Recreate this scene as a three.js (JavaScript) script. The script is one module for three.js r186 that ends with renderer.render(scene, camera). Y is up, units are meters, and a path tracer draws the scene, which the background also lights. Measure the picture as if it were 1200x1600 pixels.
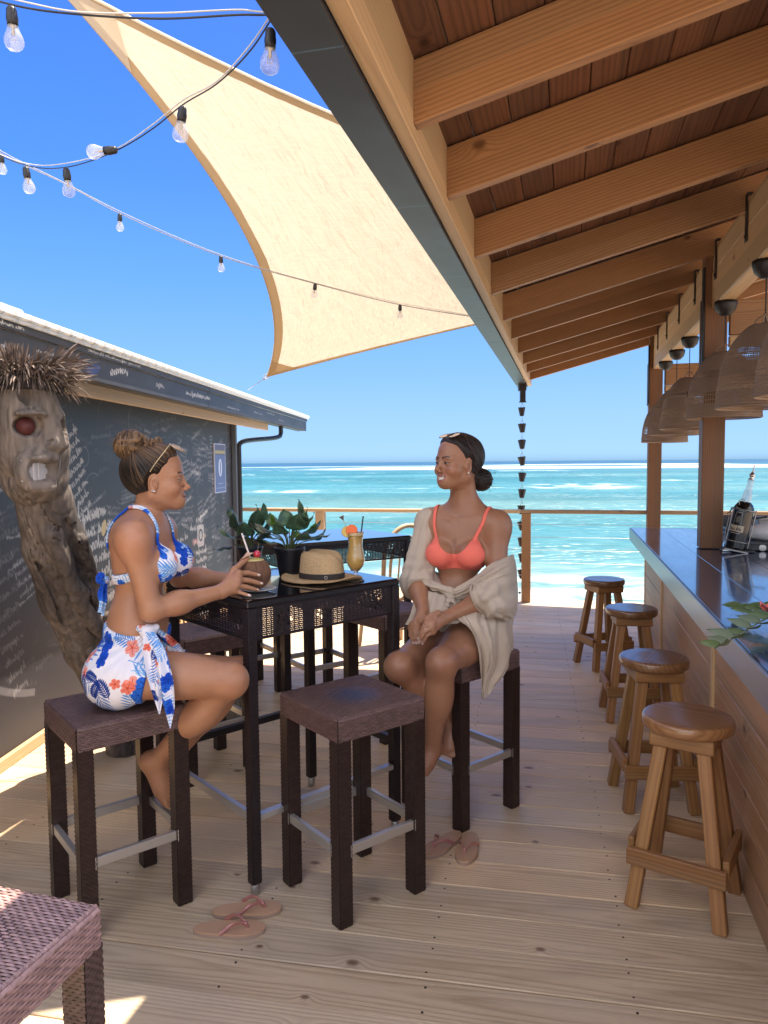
import * as THREE from 'three';
import { RoundedBoxGeometry } from 'three/addons/geometries/RoundedBoxGeometry.js';
import { mergeGeometries, mergeVertices, toCreasedNormals } from 'three/addons/utils/BufferGeometryUtils.js';

// ---------- camera, sky, sun, exposure ----------
const W = 768, H = 1024;
const scene = new THREE.Scene();
const camera = new THREE.PerspectiveCamera(69.42, W / H, 0.05, 30000);
camera.position.set(0, 1.6, 0);
camera.rotation.order = 'YXZ';
camera.rotation.set(THREE.MathUtils.degToRad(-3.863), 0, THREE.MathUtils.degToRad(-0.5));
const renderer = new THREE.WebGLRenderer({ antialias: true });
renderer.setSize(W, H);
renderer.toneMapping = THREE.LinearToneMapping;
renderer.toneMappingExposure = 2.95;
renderer.shadowMap.enabled = true;
const SUN = new THREE.Vector3(0.24, 0.86, -0.20).normalize();
const sun = new THREE.DirectionalLight(0xfff0dc, 4.1);
sun.position.copy(SUN).multiplyScalar(30); sun.castShadow = true;
sun.shadow.mapSize.set(4096, 4096);
Object.assign(sun.shadow.camera, { left: -14, right: 14, top: 14, bottom: -14, near: 1, far: 70 });
scene.add(sun, sun.target);
const cn = (x, y) => { const h = (i, j) => { const s = Math.sin(i * 127.1 + j * 311.7) * 43758.5453; return (s - Math.floor(s)) * 2 - 1; }; const i = Math.floor(x), j = Math.floor(y); let u = x - i, v = y - j; u = u * u * (3 - 2 * u); v = v * v * (3 - 2 * v); const a = h(i, j), b = h(i + 1, j), c = h(i, j + 1), d = h(i + 1, j + 1); return a + (b - a) * u + (c - a + (a - b - c + d) * u) * v; };
{ // clear tropical sky: deep blue overhead, pale towards the horizon, a little brighter round the sun
  const w = 512, h = 256, d = new Float32Array(w * h * 4);
  const K = [[0, .37, .62, .96], [.05, .33, .58, .98], [.12, .24, .50, .99], [.22, .15, .40, .96], [.34, .085, .29, .92], [.48, .05, .215, .85], [.62, .034, .165, .78], [.8, .028, .14, .68], [1, .025, .125, .6]];
  for (let j = 0; j < h; j++) for (let i = 0; i < w; i++) {
    const el = ((j + .5) / h - .5) * Math.PI, az = ((i + .5) / w - .5) * 2 * Math.PI;
    const y = Math.sin(el), c = Math.cos(el), x = c * Math.cos(az), z = c * Math.sin(az);
    const s = Math.max(0, x * SUN.x + y * SUN.y + z * SUN.z);
    const e = Math.max(0, y); let k = 0; while (k < K.length - 2 && K[k + 1][0] < e) k++;
    const f = Math.min(1, (e - K[k][0]) / (K[k + 1][0] - K[k][0]));
    const glow = 1.6 * Math.pow(s, 12) + .14 * Math.pow(s, 3);
    // bright clouds added behind the viewer, out of view, to fill the shade
    const addedClouds = Math.min(1, Math.max(0, (z + .05) * 2.2)) * Math.min(1, Math.max(0, (y - .03) * 9));
    let cl = 0; if (addedClouds > 0) { const q = 1 / (y + .22), px = x * q * 2.1, pz = z * q * 2.1; let a = .5, r = 0, fx = px, fz = pz; for (let o = 0; o < 5; o++) { r += a * cn(fx + o * 7.1, fz - o * 3.3); fx *= 2.1; fz *= 2.1; a *= .5; } cl = Math.min(1, Math.max(0, r * 2.6 + .7)) * addedClouds; }
    for (let m = 0; m < 3; m++) {
      let v = K[k][m + 1] * (1 - f) + K[k + 1][m + 1] * f;
      v += glow * [1, .98, .92][m]; v = v * (1 - cl) + cl * [2.5, 2.45, 2.38][m];
      if (y < 0) v = [.20, .34, .38][m];
      d[(j * w + i) * 4 + m] = v * .42;
    }
    d[(j * w + i) * 4 + 3] = 1;
  }
  const t = new THREE.DataTexture(d, w, h, THREE.RGBAFormat, THREE.FloatType);
  t.mapping = THREE.EquirectangularReflectionMapping; t.magFilter = THREE.LinearFilter; t.needsUpdate = true;
  scene.background = t; scene.environment = t;
}

// ---------- helpers ----------
const { sin, cos, abs, min, max, sqrt, PI, floor, pow, exp, hypot, atan2 } = Math;
const V = (x, y, z) => new THREE.Vector3(x, y, z);
const clamp = (x, a = 0, b = 1) => x < a ? a : x > b ? b : x;
const lerp = (a, b, t) => a + (b - a) * t;
const sst = (a, b, x) => { const t = clamp((x - a) / (b - a)); return t * t * (3 - 2 * t); };
function rng(seed) { let s = seed >>> 0 || 1; return () => { s |= 0; s = s + 0x6D2B79F5 | 0; let t = Math.imul(s ^ s >>> 15, 1 | s); t = t + Math.imul(t ^ t >>> 7, 61 | t) ^ t; return ((t ^ t >>> 14) >>> 0) / 4294967296; }; }
const HT = new Float32Array(65536); { const r = rng(77); for (let i = 0; i < 65536; i++) HT[i] = r() * 2 - 1; }
const hs = (x, y, z) => HT[(Math.imul(x, 73856093) ^ Math.imul(y, 19349663) ^ Math.imul(z, 83492791)) >>> 3 & 65535];
function n2(x, y, s = 0) { const i = floor(x), j = floor(y); let u = x - i, v = y - j; u = u * u * (3 - 2 * u); v = v * v * (3 - 2 * v); const a = hs(i, j, s), b = hs(i + 1, j, s), c = hs(i, j + 1, s), d = hs(i + 1, j + 1, s); return a + (b - a) * u + (c - a + (a - b - c + d) * u) * v; }
function n3(x, y, z) { const k = floor(z); let w = z - k; w = w * w * (3 - 2 * w); return lerp(n2(x, y, k * 7 + 1), n2(x, y, k * 7 + 8), w); }
const fb2 = (x, y, o = 4, s = 0) => { let a = .5, r = 0; for (let i = 0; i < o; i++) { r += a * n2(x, y, s + i * 13); x *= 2.03; y *= 2.03; a *= .5; } return r; };
const numbered = (() => { const used = {}; return n => { const k = used[n] = (used[n] ?? -1) + 1; return k ? n + '_' + String(k).padStart(3, '0') : n; }; })();
function tag(o, label, category, group) { o.userData.label = label; o.userData.category = category; if (group) o.userData.group = group; return o; }
function structure(o) { o.userData.kind = 'structure'; return o; }
function thing(name, label, category, pos = [0, 0, 0], ry = 0, group) { const o = new THREE.Group(); o.name = numbered(name); o.position.set(...pos); o.rotation.y = ry; if (label) tag(o, label, category, group); scene.add(o); return o; }
function part(name, geo, mat, parent, label) { const m = new THREE.Mesh(geo, mat); m.name = name; m.castShadow = m.receiveShadow = true; if (label) m.userData.label = label; parent.add(m); return m; }
function copy(o, label, pos, ry) { const c = o.clone(); c.name = numbered(o.name.replace(/_\d{3}$/, '')); c.userData = { ...o.userData }; if (label) c.userData.label = label; c.position.set(...pos); c.rotation.y = ry; scene.add(c); return c; }
const C = (r, g, b) => new THREE.Color().setRGB(r, g, b);
const mat = (c, rough = .6, o = {}) => new THREE.MeshStandardMaterial({ color: Array.isArray(c) ? C(...c) : c, roughness: rough, ...o });
const phys = (c, rough = .6, o = {}) => new THREE.MeshPhysicalMaterial({ color: Array.isArray(c) ? C(...c) : c, roughness: rough, ...o });
const TF = (g, x = 0, y = 0, z = 0, rx = 0, ry = 0, rz = 0) => { if (rx) g.rotateX(rx); if (rz) g.rotateZ(rz); if (ry) g.rotateY(ry); return g.translate(x, y, z); };
const merge = a => mergeGeometries(a.map(g => { g = g.index ? g.toNonIndexed() : g; for (const k of Object.keys(g.attributes)) if (!['position', 'normal', 'uv', 'color'].includes(k)) g.deleteAttribute(k); return g; }));
// box with a small chamfer; uv in metres along the longest side (u) and across (v)
function chBox(w, h, d, c = .003) {
  const x = w / 2, y = h / 2, z = d / 2, P = [], N = [], U = [];
  const L = w >= h && w >= d ? 0 : h >= d ? 1 : 2;
  const uvOf = (p, n) => { const a = [0, 1, 2].filter(i => i !== L); const k = abs(n[a[0]]) > abs(n[a[1]]) ? a[1] : a[0]; if (abs(n[L]) > .8) return [p[a[0]], p[a[1]]]; return [p[L], p[k] + (k === a[0] ? 0 : .37) + (n[a[0]] + n[a[1]] < 0 ? .53 : 0)]; };
  const quad = (a, b, c2, d2, n) => { for (const p of [a, b, c2, a, c2, d2]) { P.push(...p); N.push(...n); U.push(...uvOf(p, n)); } };
  const tri = (a, b, c2, n) => { for (const p of [a, b, c2]) { P.push(...p); N.push(...n); U.push(...uvOf(p, n)); } };
  const S = [x, y, z];
  const pt = (i, si, j, sj, k, sk, full) => { const p = [0, 0, 0]; p[i] = si * (full === i ? S[i] : S[i] - c); p[j] = sj * (full === j ? S[j] : S[j] - c); p[k] = sk * (full === k ? S[k] : S[k] - c); return p; };
  for (let i = 0; i < 3; i++) { const j = (i + 1) % 3, k = (i + 2) % 3; for (const s of [1, -1]) { const n = [0, 0, 0]; n[i] = s; const q = [[-1, -1], [1, -1], [1, 1], [-1, 1]].map(([a, b]) => pt(i, s, j, a, k, b, i)); s > 0 ? quad(...q, n) : quad(q[0], q[3], q[2], q[1], n); }
    for (const sj of [1, -1]) for (const sk of [1, -1]) { const n = [0, 0, 0]; n[j] = sj * .7071; n[k] = sk * .7071; const q = [pt(i, -1, j, sj, k, sk, j), pt(i, 1, j, sj, k, sk, j), pt(i, 1, j, sj, k, sk, k), pt(i, -1, j, sj, k, sk, k)]; sj * sk > 0 ? quad(q[0], q[3], q[2], q[1], n) : quad(...q, n); } }
  for (const a of [1, -1]) for (const b of [1, -1]) for (const e of [1, -1]) { const n = [a * .577, b * .577, e * .577]; const q = [pt(0, a, 1, b, 2, e, 0), pt(0, a, 1, b, 2, e, 1), pt(0, a, 1, b, 2, e, 2)]; a * b * e > 0 ? tri(...q, n) : tri(q[0], q[2], q[1], n); }
  const g = new THREE.BufferGeometry();
  g.setAttribute('position', new THREE.Float32BufferAttribute(P, 3)); g.setAttribute('normal', new THREE.Float32BufferAttribute(N, 3)); g.setAttribute('uv', new THREE.Float32BufferAttribute(U, 2));
  return g;
}
const uvShift = (g, du, dv, su = 1, sv = 1) => { const u = g.attributes.uv; for (let i = 0; i < u.count; i++) u.setXY(i, u.getX(i) * su + du, u.getY(i) * sv + dv); return g; };
function tint(g, f) { const n = g.attributes.position.count, c = new Float32Array(n * 3), p = g.attributes.position; for (let i = 0; i < n; i++) { const v = f(p.getX(i), p.getY(i), p.getZ(i), i); c[3 * i] = v[0]; c[3 * i + 1] = v[1]; c[3 * i + 2] = v[2]; } g.setAttribute('color', new THREE.BufferAttribute(c, 3)); return g; }
const tube = (pts, r, seg = 24, rs = 8, closed = false) => new THREE.TubeGeometry(new THREE.CatmullRomCurve3(pts.map(p => p.isVector3 ? p : V(...p)), closed), seg, r, rs, closed);
const lathe = (pts, n = 32) => new THREE.LatheGeometry(pts.map(p => new THREE.Vector2(...p)), n);
// a bar between two points
function bar(a, b, w, h = w, c = .002) { a = V(...a); b = V(...b); const L = a.distanceTo(b), g = chBox(w, L, h, c); const q = new THREE.Quaternion().setFromUnitVectors(V(0, 1, 0), b.clone().sub(a).divideScalar(L)); g.applyQuaternion(q); const m = a.add(b).multiplyScalar(.5); return g.translate(m.x, m.y, m.z); }
const rod = (a, b, r, n = 10, r2 = r) => { a = V(...a); b = V(...b); const L = a.distanceTo(b), g = new THREE.CylinderGeometry(r2, r, L, n); g.applyQuaternion(new THREE.Quaternion().setFromUnitVectors(V(0, 1, 0), b.clone().sub(a).divideScalar(L))); const m = a.add(b).multiplyScalar(.5); return g.translate(m.x, m.y, m.z); };
function tex(w, h, f, srgb, rx = 1, ry = 1) { // f(i, j) -> [r, g, b] 0..1 (linear values when !srgb)
  const d = new Uint8Array(w * h * 4); const o = [0, 0, 0];
  for (let j = 0; j < h; j++) for (let i = 0; i < w; i++) { const v = f(i / w, j / h, o), k = (j * w + i) * 4; for (let m = 0; m < 3; m++) { let x = clamp(v[m]); if (srgb) x = x < .0031308 ? x * 12.92 : 1.055 * pow(x, 1 / 2.4) - .055; d[k + m] = x * 255 + .5; } d[k + 3] = 255; }
  const t = new THREE.DataTexture(d, w, h); t.wrapS = t.wrapT = THREE.RepeatWrapping; t.magFilter = THREE.LinearFilter; t.minFilter = THREE.LinearMipmapLinearFilter; t.generateMipmaps = true; if (srgb) t.colorSpace = THREE.SRGBColorSpace; t.repeat.set(rx, ry); t.needsUpdate = true; return t;
}
// sawn timber: growth rings cut lengthwise, fibres, knots; u runs 0..L metres along, v 0..B metres across, split into rows of one board each
function timber({ w = 1024, h = 512, L = 3, B = 1, rows = 6, ring = 70, light, dark, knot = .6, grey = 0, greyC = [.3, .28, .26], seed = 1, contrast = 1, stain = 0, fibre = .12 }) {
  const R = rng(seed), rowP = [];
  for (let r = 0; r < rows; r++) { const ks = []; const n = floor(R() * 3 * knot + knot * .9); for (let k = 0; k < n; k++) ks.push([R() * L, (.15 + .7 * R()) * B / rows, .006 + .010 * R()]); rowP.push({ o: R() * 100, y0: (R() - .5) * .12, z0: .015 + .05 * R(), t: .85 + .3 * R(), hue: R() - .5, ks, tw: R() * .04 }); }
  const height = new Float32Array(w * h);
  const map = tex(w, h, (a, b, o) => {
    const u = a * L, row = min(rows - 1, floor(b * rows)), P = rowP[row], v = b * B - row * B / rows, bw = B / rows;
    // periodic along u
    const pu = cos(a * 2 * PI) * L / 6.283, pv = sin(a * 2 * PI) * L / 6.283;
    let y = v - bw / 2 + P.y0 + .012 * n2(pu * 1.3 + P.o, pv * 1.3 + v * 3, 3), z = P.z0 + .03 * n2(pu * .9 + P.o, pv * .9, 5) + P.tw * n2(pu * .5, pv * .5 + P.o, 9);
    let kd = 0, kdark = 0;
    for (const [ku, kv, kr] of P.ks) { let du = u - ku; if (du > L / 2) du -= L; if (du < -L / 2) du += L; const dv = v - kv, q = (du * du * .45 + dv * dv) / (kr * kr); if (q < 40) { kd += kr * 2.2 * exp(-q * .16); kdark = max(kdark, exp(-q * q * .5)); if (q < 1) kd += .02 * sqrt(q); } }
    const rr = sqrt(y * y + z * z) + kd + .0015 * n2(u * 12 + P.o, v * 140, 2);
    let f = rr * ring; f -= floor(f); const late = f < .72 ? pow(f / .72, 2.4) : 1 - (f - .72) / .28;
    const fib = n2(u * 26 + P.o, v * 900, 4) * .6 + n2(u * 70, v * 1500 + P.o, 6) * .4;
    let m = clamp(.12 + contrast * (.55 * late) + fibre * fib + .10 * n2(pu * 2 + P.o, pv * 2 + v * 8, 8));
    const g = grey * clamp(.5 + .9 * n2(pu * 1.7 + P.o, pv * 1.7 + v * 5, 11) + .3 * fib), st = stain * clamp(1.6 * fb2(pu * 2.2 + P.o, pv * 2.2 + v * 6, 3, 21) - .25);
    height[floor(b * h + .01) * w + floor(a * w + .01)] = clamp(.6 - .35 * late + .2 * fib - .4 * kdark);
    for (let k = 0; k < 3; k++) { let c = lerp(light[k], dark[k], m) * P.t * (1 + P.hue * [.12, 0, -.14][k]); c = lerp(c, greyC[k] * (.85 + .3 * fib), g); c *= 1 - .75 * kdark * [.85, .95, 1][k]; c *= 1 - .45 * st; o[k] = c; }
    return o;
  }, true, 1 / L, 1 / B);
  const bump = tex(w, h, (a, b, o) => { o[0] = o[1] = o[2] = height[floor(b * h + .01) * w + floor(a * w + .01)]; return o; }, false, 1 / L, 1 / B);
  return { map, bumpMap: bump, L, B, rows };
}
const A0 = 13.9 * PI / 180; // the bar's direction against the camera's
const bf = (s, t, y = 0) => [s * sin(A0) + t * cos(A0), y, -s * cos(A0) + t * sin(A0)]; // along the bar, across it, up
// ---------- deck ----------
const deckWood = timber({ w: 2048, h: 1024, L: 4, B: 1.4, rows: 8, ring: 75, light: [.77, .60, .405], dark: [.42, .285, .165], knot: 1.3, grey: .38, greyC: [.54, .46, .37], seed: 5, contrast: .95, stain: .6 });
const deckMat = mat(0xffffff, .5, { map: deckWood.map, bumpMap: deckWood.bumpMap, bumpScale: .002 });
{
  const deck = structure(thing('deck', null, null, [0, 0, 0], -11 * PI / 180));
  const R = rng(3), pw = .171, pitch = .1755;
  const geos = []; for (let k = 0; k < 16; k++) geos.push(uvShift(chBox(9.4, .034, pw, .003), R() * 4, (k % 8) * .175 + .002 - .37 * 0));
  // keep the top face of every board inside its own row of the texture
  geos.forEach((g, k) => { const u = g.attributes.uv, n = g.attributes.normal, p = g.attributes.position; const off = R() * 4; for (let i = 0; i < u.count; i++) if (n.getY(i) > .5) u.setXY(i, p.getX(i) + off, (k % 8) * .175 + .0875 + p.getZ(i)); else u.setXY(i, p.getX(i) + off, (k % 8) * .175 + .03 + .1 * abs(p.getY(i))); });
  let n = 0;
  for (let s = -.9; s < 8.62; s += pitch) { const m = part('plank', geos[(n * 7 + floor(R() * 3)) % 16], deckMat, deck); m.position.set(1.0 + (R() - .5) * .2, -.017 - R() * .0022, -s); m.rotation.z = (R() - .5) * .0006; m.rotation.y = (R() - .5) * .001; n++; }
  // screw heads in pairs over every joist
  { const cy = new THREE.CylinderGeometry(.0042, .0042, .002, 7), list = []; for (let k = 0; k < n; k++) for (let t = -3.4; t < 5.6; t += .62) for (const d of [-.055, .055]) list.push(cy.clone().translate(t + (R() - .5) * .012, -.0012, .9 - k * pitch + d + (R() - .5) * .008)); const q = part('screw_heads', merge(list), mat([.045, .036, .03], .5, { metalness: .4 }), deck); q.userData.kind = 'stuff'; }
  const joistMat = mat([.16, .11, .075], .8);
  for (let t = -3.4; t < 5.6; t += .62) { const j = part('joist', chBox(.05, .16, 9.5, .004), joistMat, deck); j.position.set(t, -.118, -3.85); }
  const r = part('rim_joist', chBox(9.4, .17, .04, .004), mat([.3, .21, .14], .7), deck); r.position.set(1.0, -.122, -8.66);
}
// ---------- beach, sea ----------
{
  const sand = tex(512, 512, (a, b, o) => { const x = a * 6.283, y = b * 6.283; const n = fb2(a * 8, b * 8, 5) * .25 + .12 * n2(a * 300, b * 300); o[0] = .56 + .2 * n; o[1] = .47 + .18 * n; o[2] = .36 + .15 * n; return o; }, true, .25, .25);
  const g = new THREE.PlaneGeometry(600, 300, 1, 1); g.rotateX(-PI / 2); uvShift(g, 0, 0, 600, 300);
  const b = structure(part('beach_sand', g, mat(0xffffff, .95, { map: sand }), scene)); b.position.set(0, -1.75, 138);
}
{
  const wv = (a, b) => { const X = a * 2 * PI, Y = b * 2 * PI; const px = cos(X) * 6, pz = sin(X) * 6; let h = 0; h += .5 * n2(px * 1.2 + 9, pz * 1.2 + cos(Y) * 9 + sin(Y) * 4, 3) + .3 * n2(px * 2.6 + sin(Y) * 17, pz * 2.6 + cos(Y) * 17, 5) + .2 * n2(px * 5 + sin(Y) * 40, pz * 5 + cos(Y) * 40, 7); return h; };
  const HH = new Float32Array(512 * 512); for (let j = 0; j < 512; j++) for (let i = 0; i < 512; i++) HH[j * 512 + i] = wv(i / 512, j / 512);
  const hh = (a, b) => HH[(floor(b * 512) & 511) * 512 + (floor(a * 512) & 511)];
  const chop = tex(512, 512, (a, b, o) => { const h = hh(a, b), m = clamp(.88 + .26 * h), cap = sst(.40, .54, h) * .22; o[0] = lerp(m * .86, 1, cap); o[1] = lerp(m, 1, cap); o[2] = lerp(m, 1, cap); return o; }, true, 1 / 44, 1 / 20);
  const chopB = tex(512, 512, (a, b, o) => { o[0] = o[1] = o[2] = clamp(.5 + hh(a, b)); return o; }, false, 1 / 44, 1 / 20);
  const UV = [];
  const rows = 420, cols = 300, P = [], Cc = [], I = [];
  const D0 = 8, D1 = 16000;
  const lv = -2.0;
  for (let j = 0; j <= rows; j++) {
    const q = j / rows, D = D0 * pow(D1 / D0, pow(q, 1.12));
    for (let i = 0; i <= cols; i++) {
      const a = (i / cols - .5) * 2, X = a * (D * 1.05 + 6);
      // swell: long crests lying along x
      const ph = D * .42 + 2.2 * n2(X * .03, D * .02, 3), amp = .10 * sst(9, 30, D) * (1 - sst(200, 900, D));
      let y = lv + amp * sin(ph) * (1 + .6 * n2(X * .08, D * .08, 5)) + .05 * n2(X * .8, D * .9, 7) * (1 - sst(40, 120, D));
      // colour by depth: pale and sandy close in, turquoise, darker over the reef edge
      const streak = n2(X * .006 + 3, D * .055, 31) * .6 + n2(X * .03, D * .16, 33) * .4, big = fb2(X * .012, D * .03, 4, 41);
      const sh = sst(14, 40, D), far = sst(120, 420, D), deep = sst(420, 900, D);
      let c = [lerp(.19, .055, sh), lerp(.33, .195, sh), lerp(.30, .20, sh)];
      c = [lerp(c[0], .042, far), lerp(c[1], .155, far), lerp(c[2], .19, far)];
      const dk = [.028, .085, .145]; for (let k = 0; k < 3; k++) c[k] = lerp(c[k], dk[k], deep * .8);
      const m = 1 + .30 * streak + .22 * big * (1 - far); c = c.map((v, k) => v * (k === 0 ? m * m : m));
      const green = clamp(big * 1.6) * (1 - far); c[0] += .05 * green; c[2] -= .04 * green;
      // foam
      let f = 0;
      const surf = 1 - sst(17, 27, D + 4.5 * n2(X * .22, D * .2, 51));
      const cell = abs(n2(X * .75, D * .8, 53)) * .65 + abs(n2(X * 1.9, D * 2.1, 55)) * .35;
      f = max(f, surf * clamp(1.25 - 1.9 * cell));
      const line = exp(-pow((D - 33 - 4 * n2(X * .12, 1, 57)) / 1.3, 2)) * clamp(n2(X * .16, 4, 59) * 2 - .2); f = max(f, .75 * line * clamp(1.2 - 1.6 * cell));
      const caps = clamp((n2(X * .05 , D * .12, 61) - .62) * 6) * clamp(n2(X * .5, D * .7, 63) * 1.4 + .3) * sst(30, 60, D) * (1 - deep); f = max(f, .8 * caps);
      const lane = 1 - sst(0, 1, abs(D - 350 - 70 * n2(X * .004, 2, 65)) / 70);
      const br = lane * clamp(.50 + 1.7 * n2(X * .011, D * .004, 67) + .35 * sst(40, 160, X)); if (br > 0) { f = max(f, clamp(br * 1.8)); y += .9 * clamp(br) * lane; }
      const lane2 = (1 - sst(0, 1, abs(D - 560 - 60 * n2(X * .003, 7, 71)) / 50)) * clamp(.3 + 1.6 * n2(X * .007, 3, 73) + .3 * sst(60, 240, X)); f = max(f, clamp(1.6 * lane2)); y += .8 * lane2;
      for (let k = 0; k < 3; k++) c[k] = lerp(c[k] * [.82, .86, .92][k], .66, f);
      P.push(X, y, -D); UV.push(X + 9 * n2(X * .02, D * .03, 77), D + 5 * n2(X * .03, D * .02, 79)); Cc.push(...c.map(v => v * 1.04));
      if (i < cols && j < rows) { const p = j * (cols + 1) + i; I.push(p, p + 1, p + cols + 1, p + 1, p + cols + 2, p + cols + 1); }
    }
  }
  const g = new THREE.BufferGeometry(); g.setAttribute('position', new THREE.Float32BufferAttribute(P, 3)); g.setAttribute('color', new THREE.Float32BufferAttribute(Cc, 3)); g.setAttribute('uv', new THREE.Float32BufferAttribute(UV, 2)); g.setIndex(I); g.computeVertexNormals();
  const s = structure(part('sea', g, phys(0xffffff, .36, { vertexColors: true, specularIntensity: .4, map: chop, bumpMap: chopB, bumpScale: .16 }), scene)); s.rotation.y = -4 * PI / 180;
}
// ---------- pavilion over the bar ----------
const beamWood = timber({ w: 1024, h: 1024, L: 3, B: 1.6, rows: 6, ring: 78, light: [.35, .185, .08], dark: [.16, .065, .024], knot: 1.4, seed: 11, contrast: .95 });
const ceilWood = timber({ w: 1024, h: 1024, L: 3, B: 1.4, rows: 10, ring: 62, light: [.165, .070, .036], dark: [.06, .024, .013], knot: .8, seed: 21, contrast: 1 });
const paleWood = timber({ w: 1024, h: 512, L: 3, B: 1.0, rows: 5, ring: 60, light: [.56, .40, .235], dark: [.40, .25, .125], knot: .7, seed: 31, contrast: .7 });
const beamMat = mat(0xffffff, .55, { map: beamWood.map, bumpMap: beamWood.bumpMap, bumpScale: .001 });
const backlitPostMat = mat([.55, .50, .50], .55, { map: beamWood.map, bumpMap: beamWood.bumpMap, bumpScale: .001 });  // beam timber darkened: backlit shade of the posts put into the colour
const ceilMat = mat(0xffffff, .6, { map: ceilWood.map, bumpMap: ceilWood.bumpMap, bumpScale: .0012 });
const paleMat = mat(0xffffff, .55, { map: paleWood.map, bumpMap: paleWood.bumpMap, bumpScale: .0008 });
const darkMetal = mat([.035, .036, .042], .45, { metalness: .5 });
const gutterMat = mat([.040, .044, .056], .42, { metalness: .2, bumpMap: tex(256, 256, (a, b, o) => { o[0] = o[1] = o[2] = .5 + fb2(a * 6, b * 3, 3); return o; }), bumpScale: .004 });
const SL = .26, RH = 2.52, RT = -.415; // roof slope, height of the rafters' undersides at the eave, eave's place across
const roofH = t => RH + SL * (t - RT);
const pav = thing('pavilion_roof', 'timber pavilion roof with exposed rafters and black gutter above the bar', 'roof', [0, 0, 0], -A0);
{
  const R = rng(41), ang = Math.atan(SL), ca = cos(ang);
  const S = [1.30, 2.08, 2.66, 3.45, 4.22, 5.02, 5.78, 6.55, 7.31, 8.0, 8.72];
  const rl = 3.9;
  S.forEach((s, k) => { const g = uvShift(chBox(rl, .165, .047, .003), R() * 3, floor(R() * 6) * .267); const m = part('rafter', g, beamMat, pav); m.rotation.z = ang; const t = RT + rl / 2 * ca; m.position.set(t - .0825 * sin(ang), roofH(t) + .0825 / ca, -s); });
  // ceiling boards run along the roof on top of the rafters
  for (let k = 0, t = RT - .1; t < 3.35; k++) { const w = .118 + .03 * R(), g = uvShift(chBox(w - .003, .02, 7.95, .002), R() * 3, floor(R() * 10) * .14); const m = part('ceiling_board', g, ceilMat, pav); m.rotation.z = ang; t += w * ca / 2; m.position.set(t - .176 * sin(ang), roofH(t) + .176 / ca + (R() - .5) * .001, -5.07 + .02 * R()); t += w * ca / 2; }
  const sheet = part('roof_sheet', TF(chBox(4.3, .012, 8.1, .003), 0, 0, 0), mat([.62, .63, .64], .4, { metalness: .3 }), pav); sheet.rotation.z = ang; { const t = RT - .2 + 2.1; sheet.position.set(t - .196 * sin(ang), roofH(t) + .196 / ca, -5.07); }
  const f = part('fascia_board', uvShift(chBox(.045, .235, 7.97, .003), .4, .28), paleMat, pav); f.position.set(RT - .0235, RH + .085, -5.075);
  // box gutter
  const gs = new THREE.Shape(); gs.moveTo(0, 0); gs.lineTo(-.115, 0); gs.lineTo(-.125, .10); gs.lineTo(-.122, .10); gs.lineTo(-.112, .004); gs.lineTo(-.004, .004); gs.lineTo(-.004, .12); gs.lineTo(0, .12); gs.closePath();
  for (const [a, b] of [[1.09, 5.55], [5.556, 9.05]]) { const g = new THREE.ExtrudeGeometry(gs, { depth: b - a, bevelEnabled: false }); const m = part('gutter', g, gutterMat, pav); m.position.set(RT - .048, RH - .045 - (a > 0 ? .002 : 0), -b); }
  // posts and the notched beam they carry
  const bt = .93, bH = roofH(bt) - .03;
  for (const [s, lo] of [[1.86, 1.024], [5.18, 1.024], [8.42, 0]]) { const h = roofH(bt) - lo + .10; const m = part('post', uvShift(chBox(.135, h, .135, .004), R() * 3, .8), beamMat, pav); m.position.set(bt - .02, lo + h / 2, -s); m.material = backlitPostMat;
    const c = part('post_strap', chBox(.012, .62, .05, .002), darkMetal, pav); c.position.set(bt - .094, bH - .34, -s + .045);
    const c2 = part('post_strap', chBox(.012, .44, .03, .002), mat([.16, .12, .1], .5, { metalness: .4 }), pav); c2.position.set(bt - .094, bH - .44, -s - .03); }
  for (const [a, b] of [[1.1, 1.79], [1.93, 5.11], [5.25, 8.35]]) {
    const m = part('beam', uvShift(chBox(.10, .22, b - a, .006), R() * 3, .3), paleMat, pav); m.position.set(bt, bH - .175, -(a + b) / 2);
    // raised blocks with clipped corners between the rafters
    const cuts = [a, ...S.filter(s => s > a + .1 && s < b - .1), b];
    for (let i = 0; i + 1 < cuts.length; i++) { const l = cuts[i + 1] - cuts[i] - .07; if (l < .1) continue; const sh = new THREE.Shape(); const c = .05; sh.moveTo(-l / 2, 0); sh.lineTo(l / 2, 0); sh.lineTo(l / 2, .07); sh.lineTo(l / 2 - c, .12); sh.lineTo(-l / 2 + c, .12); sh.lineTo(-l / 2, .07); sh.closePath(); const g = new THREE.ExtrudeGeometry(sh, { depth: .096, bevelEnabled: true, bevelSize: .003, bevelThickness: .002, bevelSegments: 1 }); g.rotateY(PI / 2); const q = part('beam_block', uvShift(g, R() * 3, .5), paleMat, pav); q.position.set(bt - .048, bH - .064, -(cuts[i] + cuts[i + 1]) / 2); }
  }
  for (const s of S) { if (s < .2) continue; const q = part('rafter_tie', merge([chBox(.004, .24, .045, .001), TF(chBox(.03, .004, .045, .001), .013, .118, 0)]), darkMetal, pav); q.position.set(bt - .056, bH - .02, -s + .048);
    part('bolt', TF(new THREE.CylinderGeometry(.008, .008, .008, 8), bt - .06, bH - .11, -s + .048, 0, 0, PI / 2), darkMetal, pav); }
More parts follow.
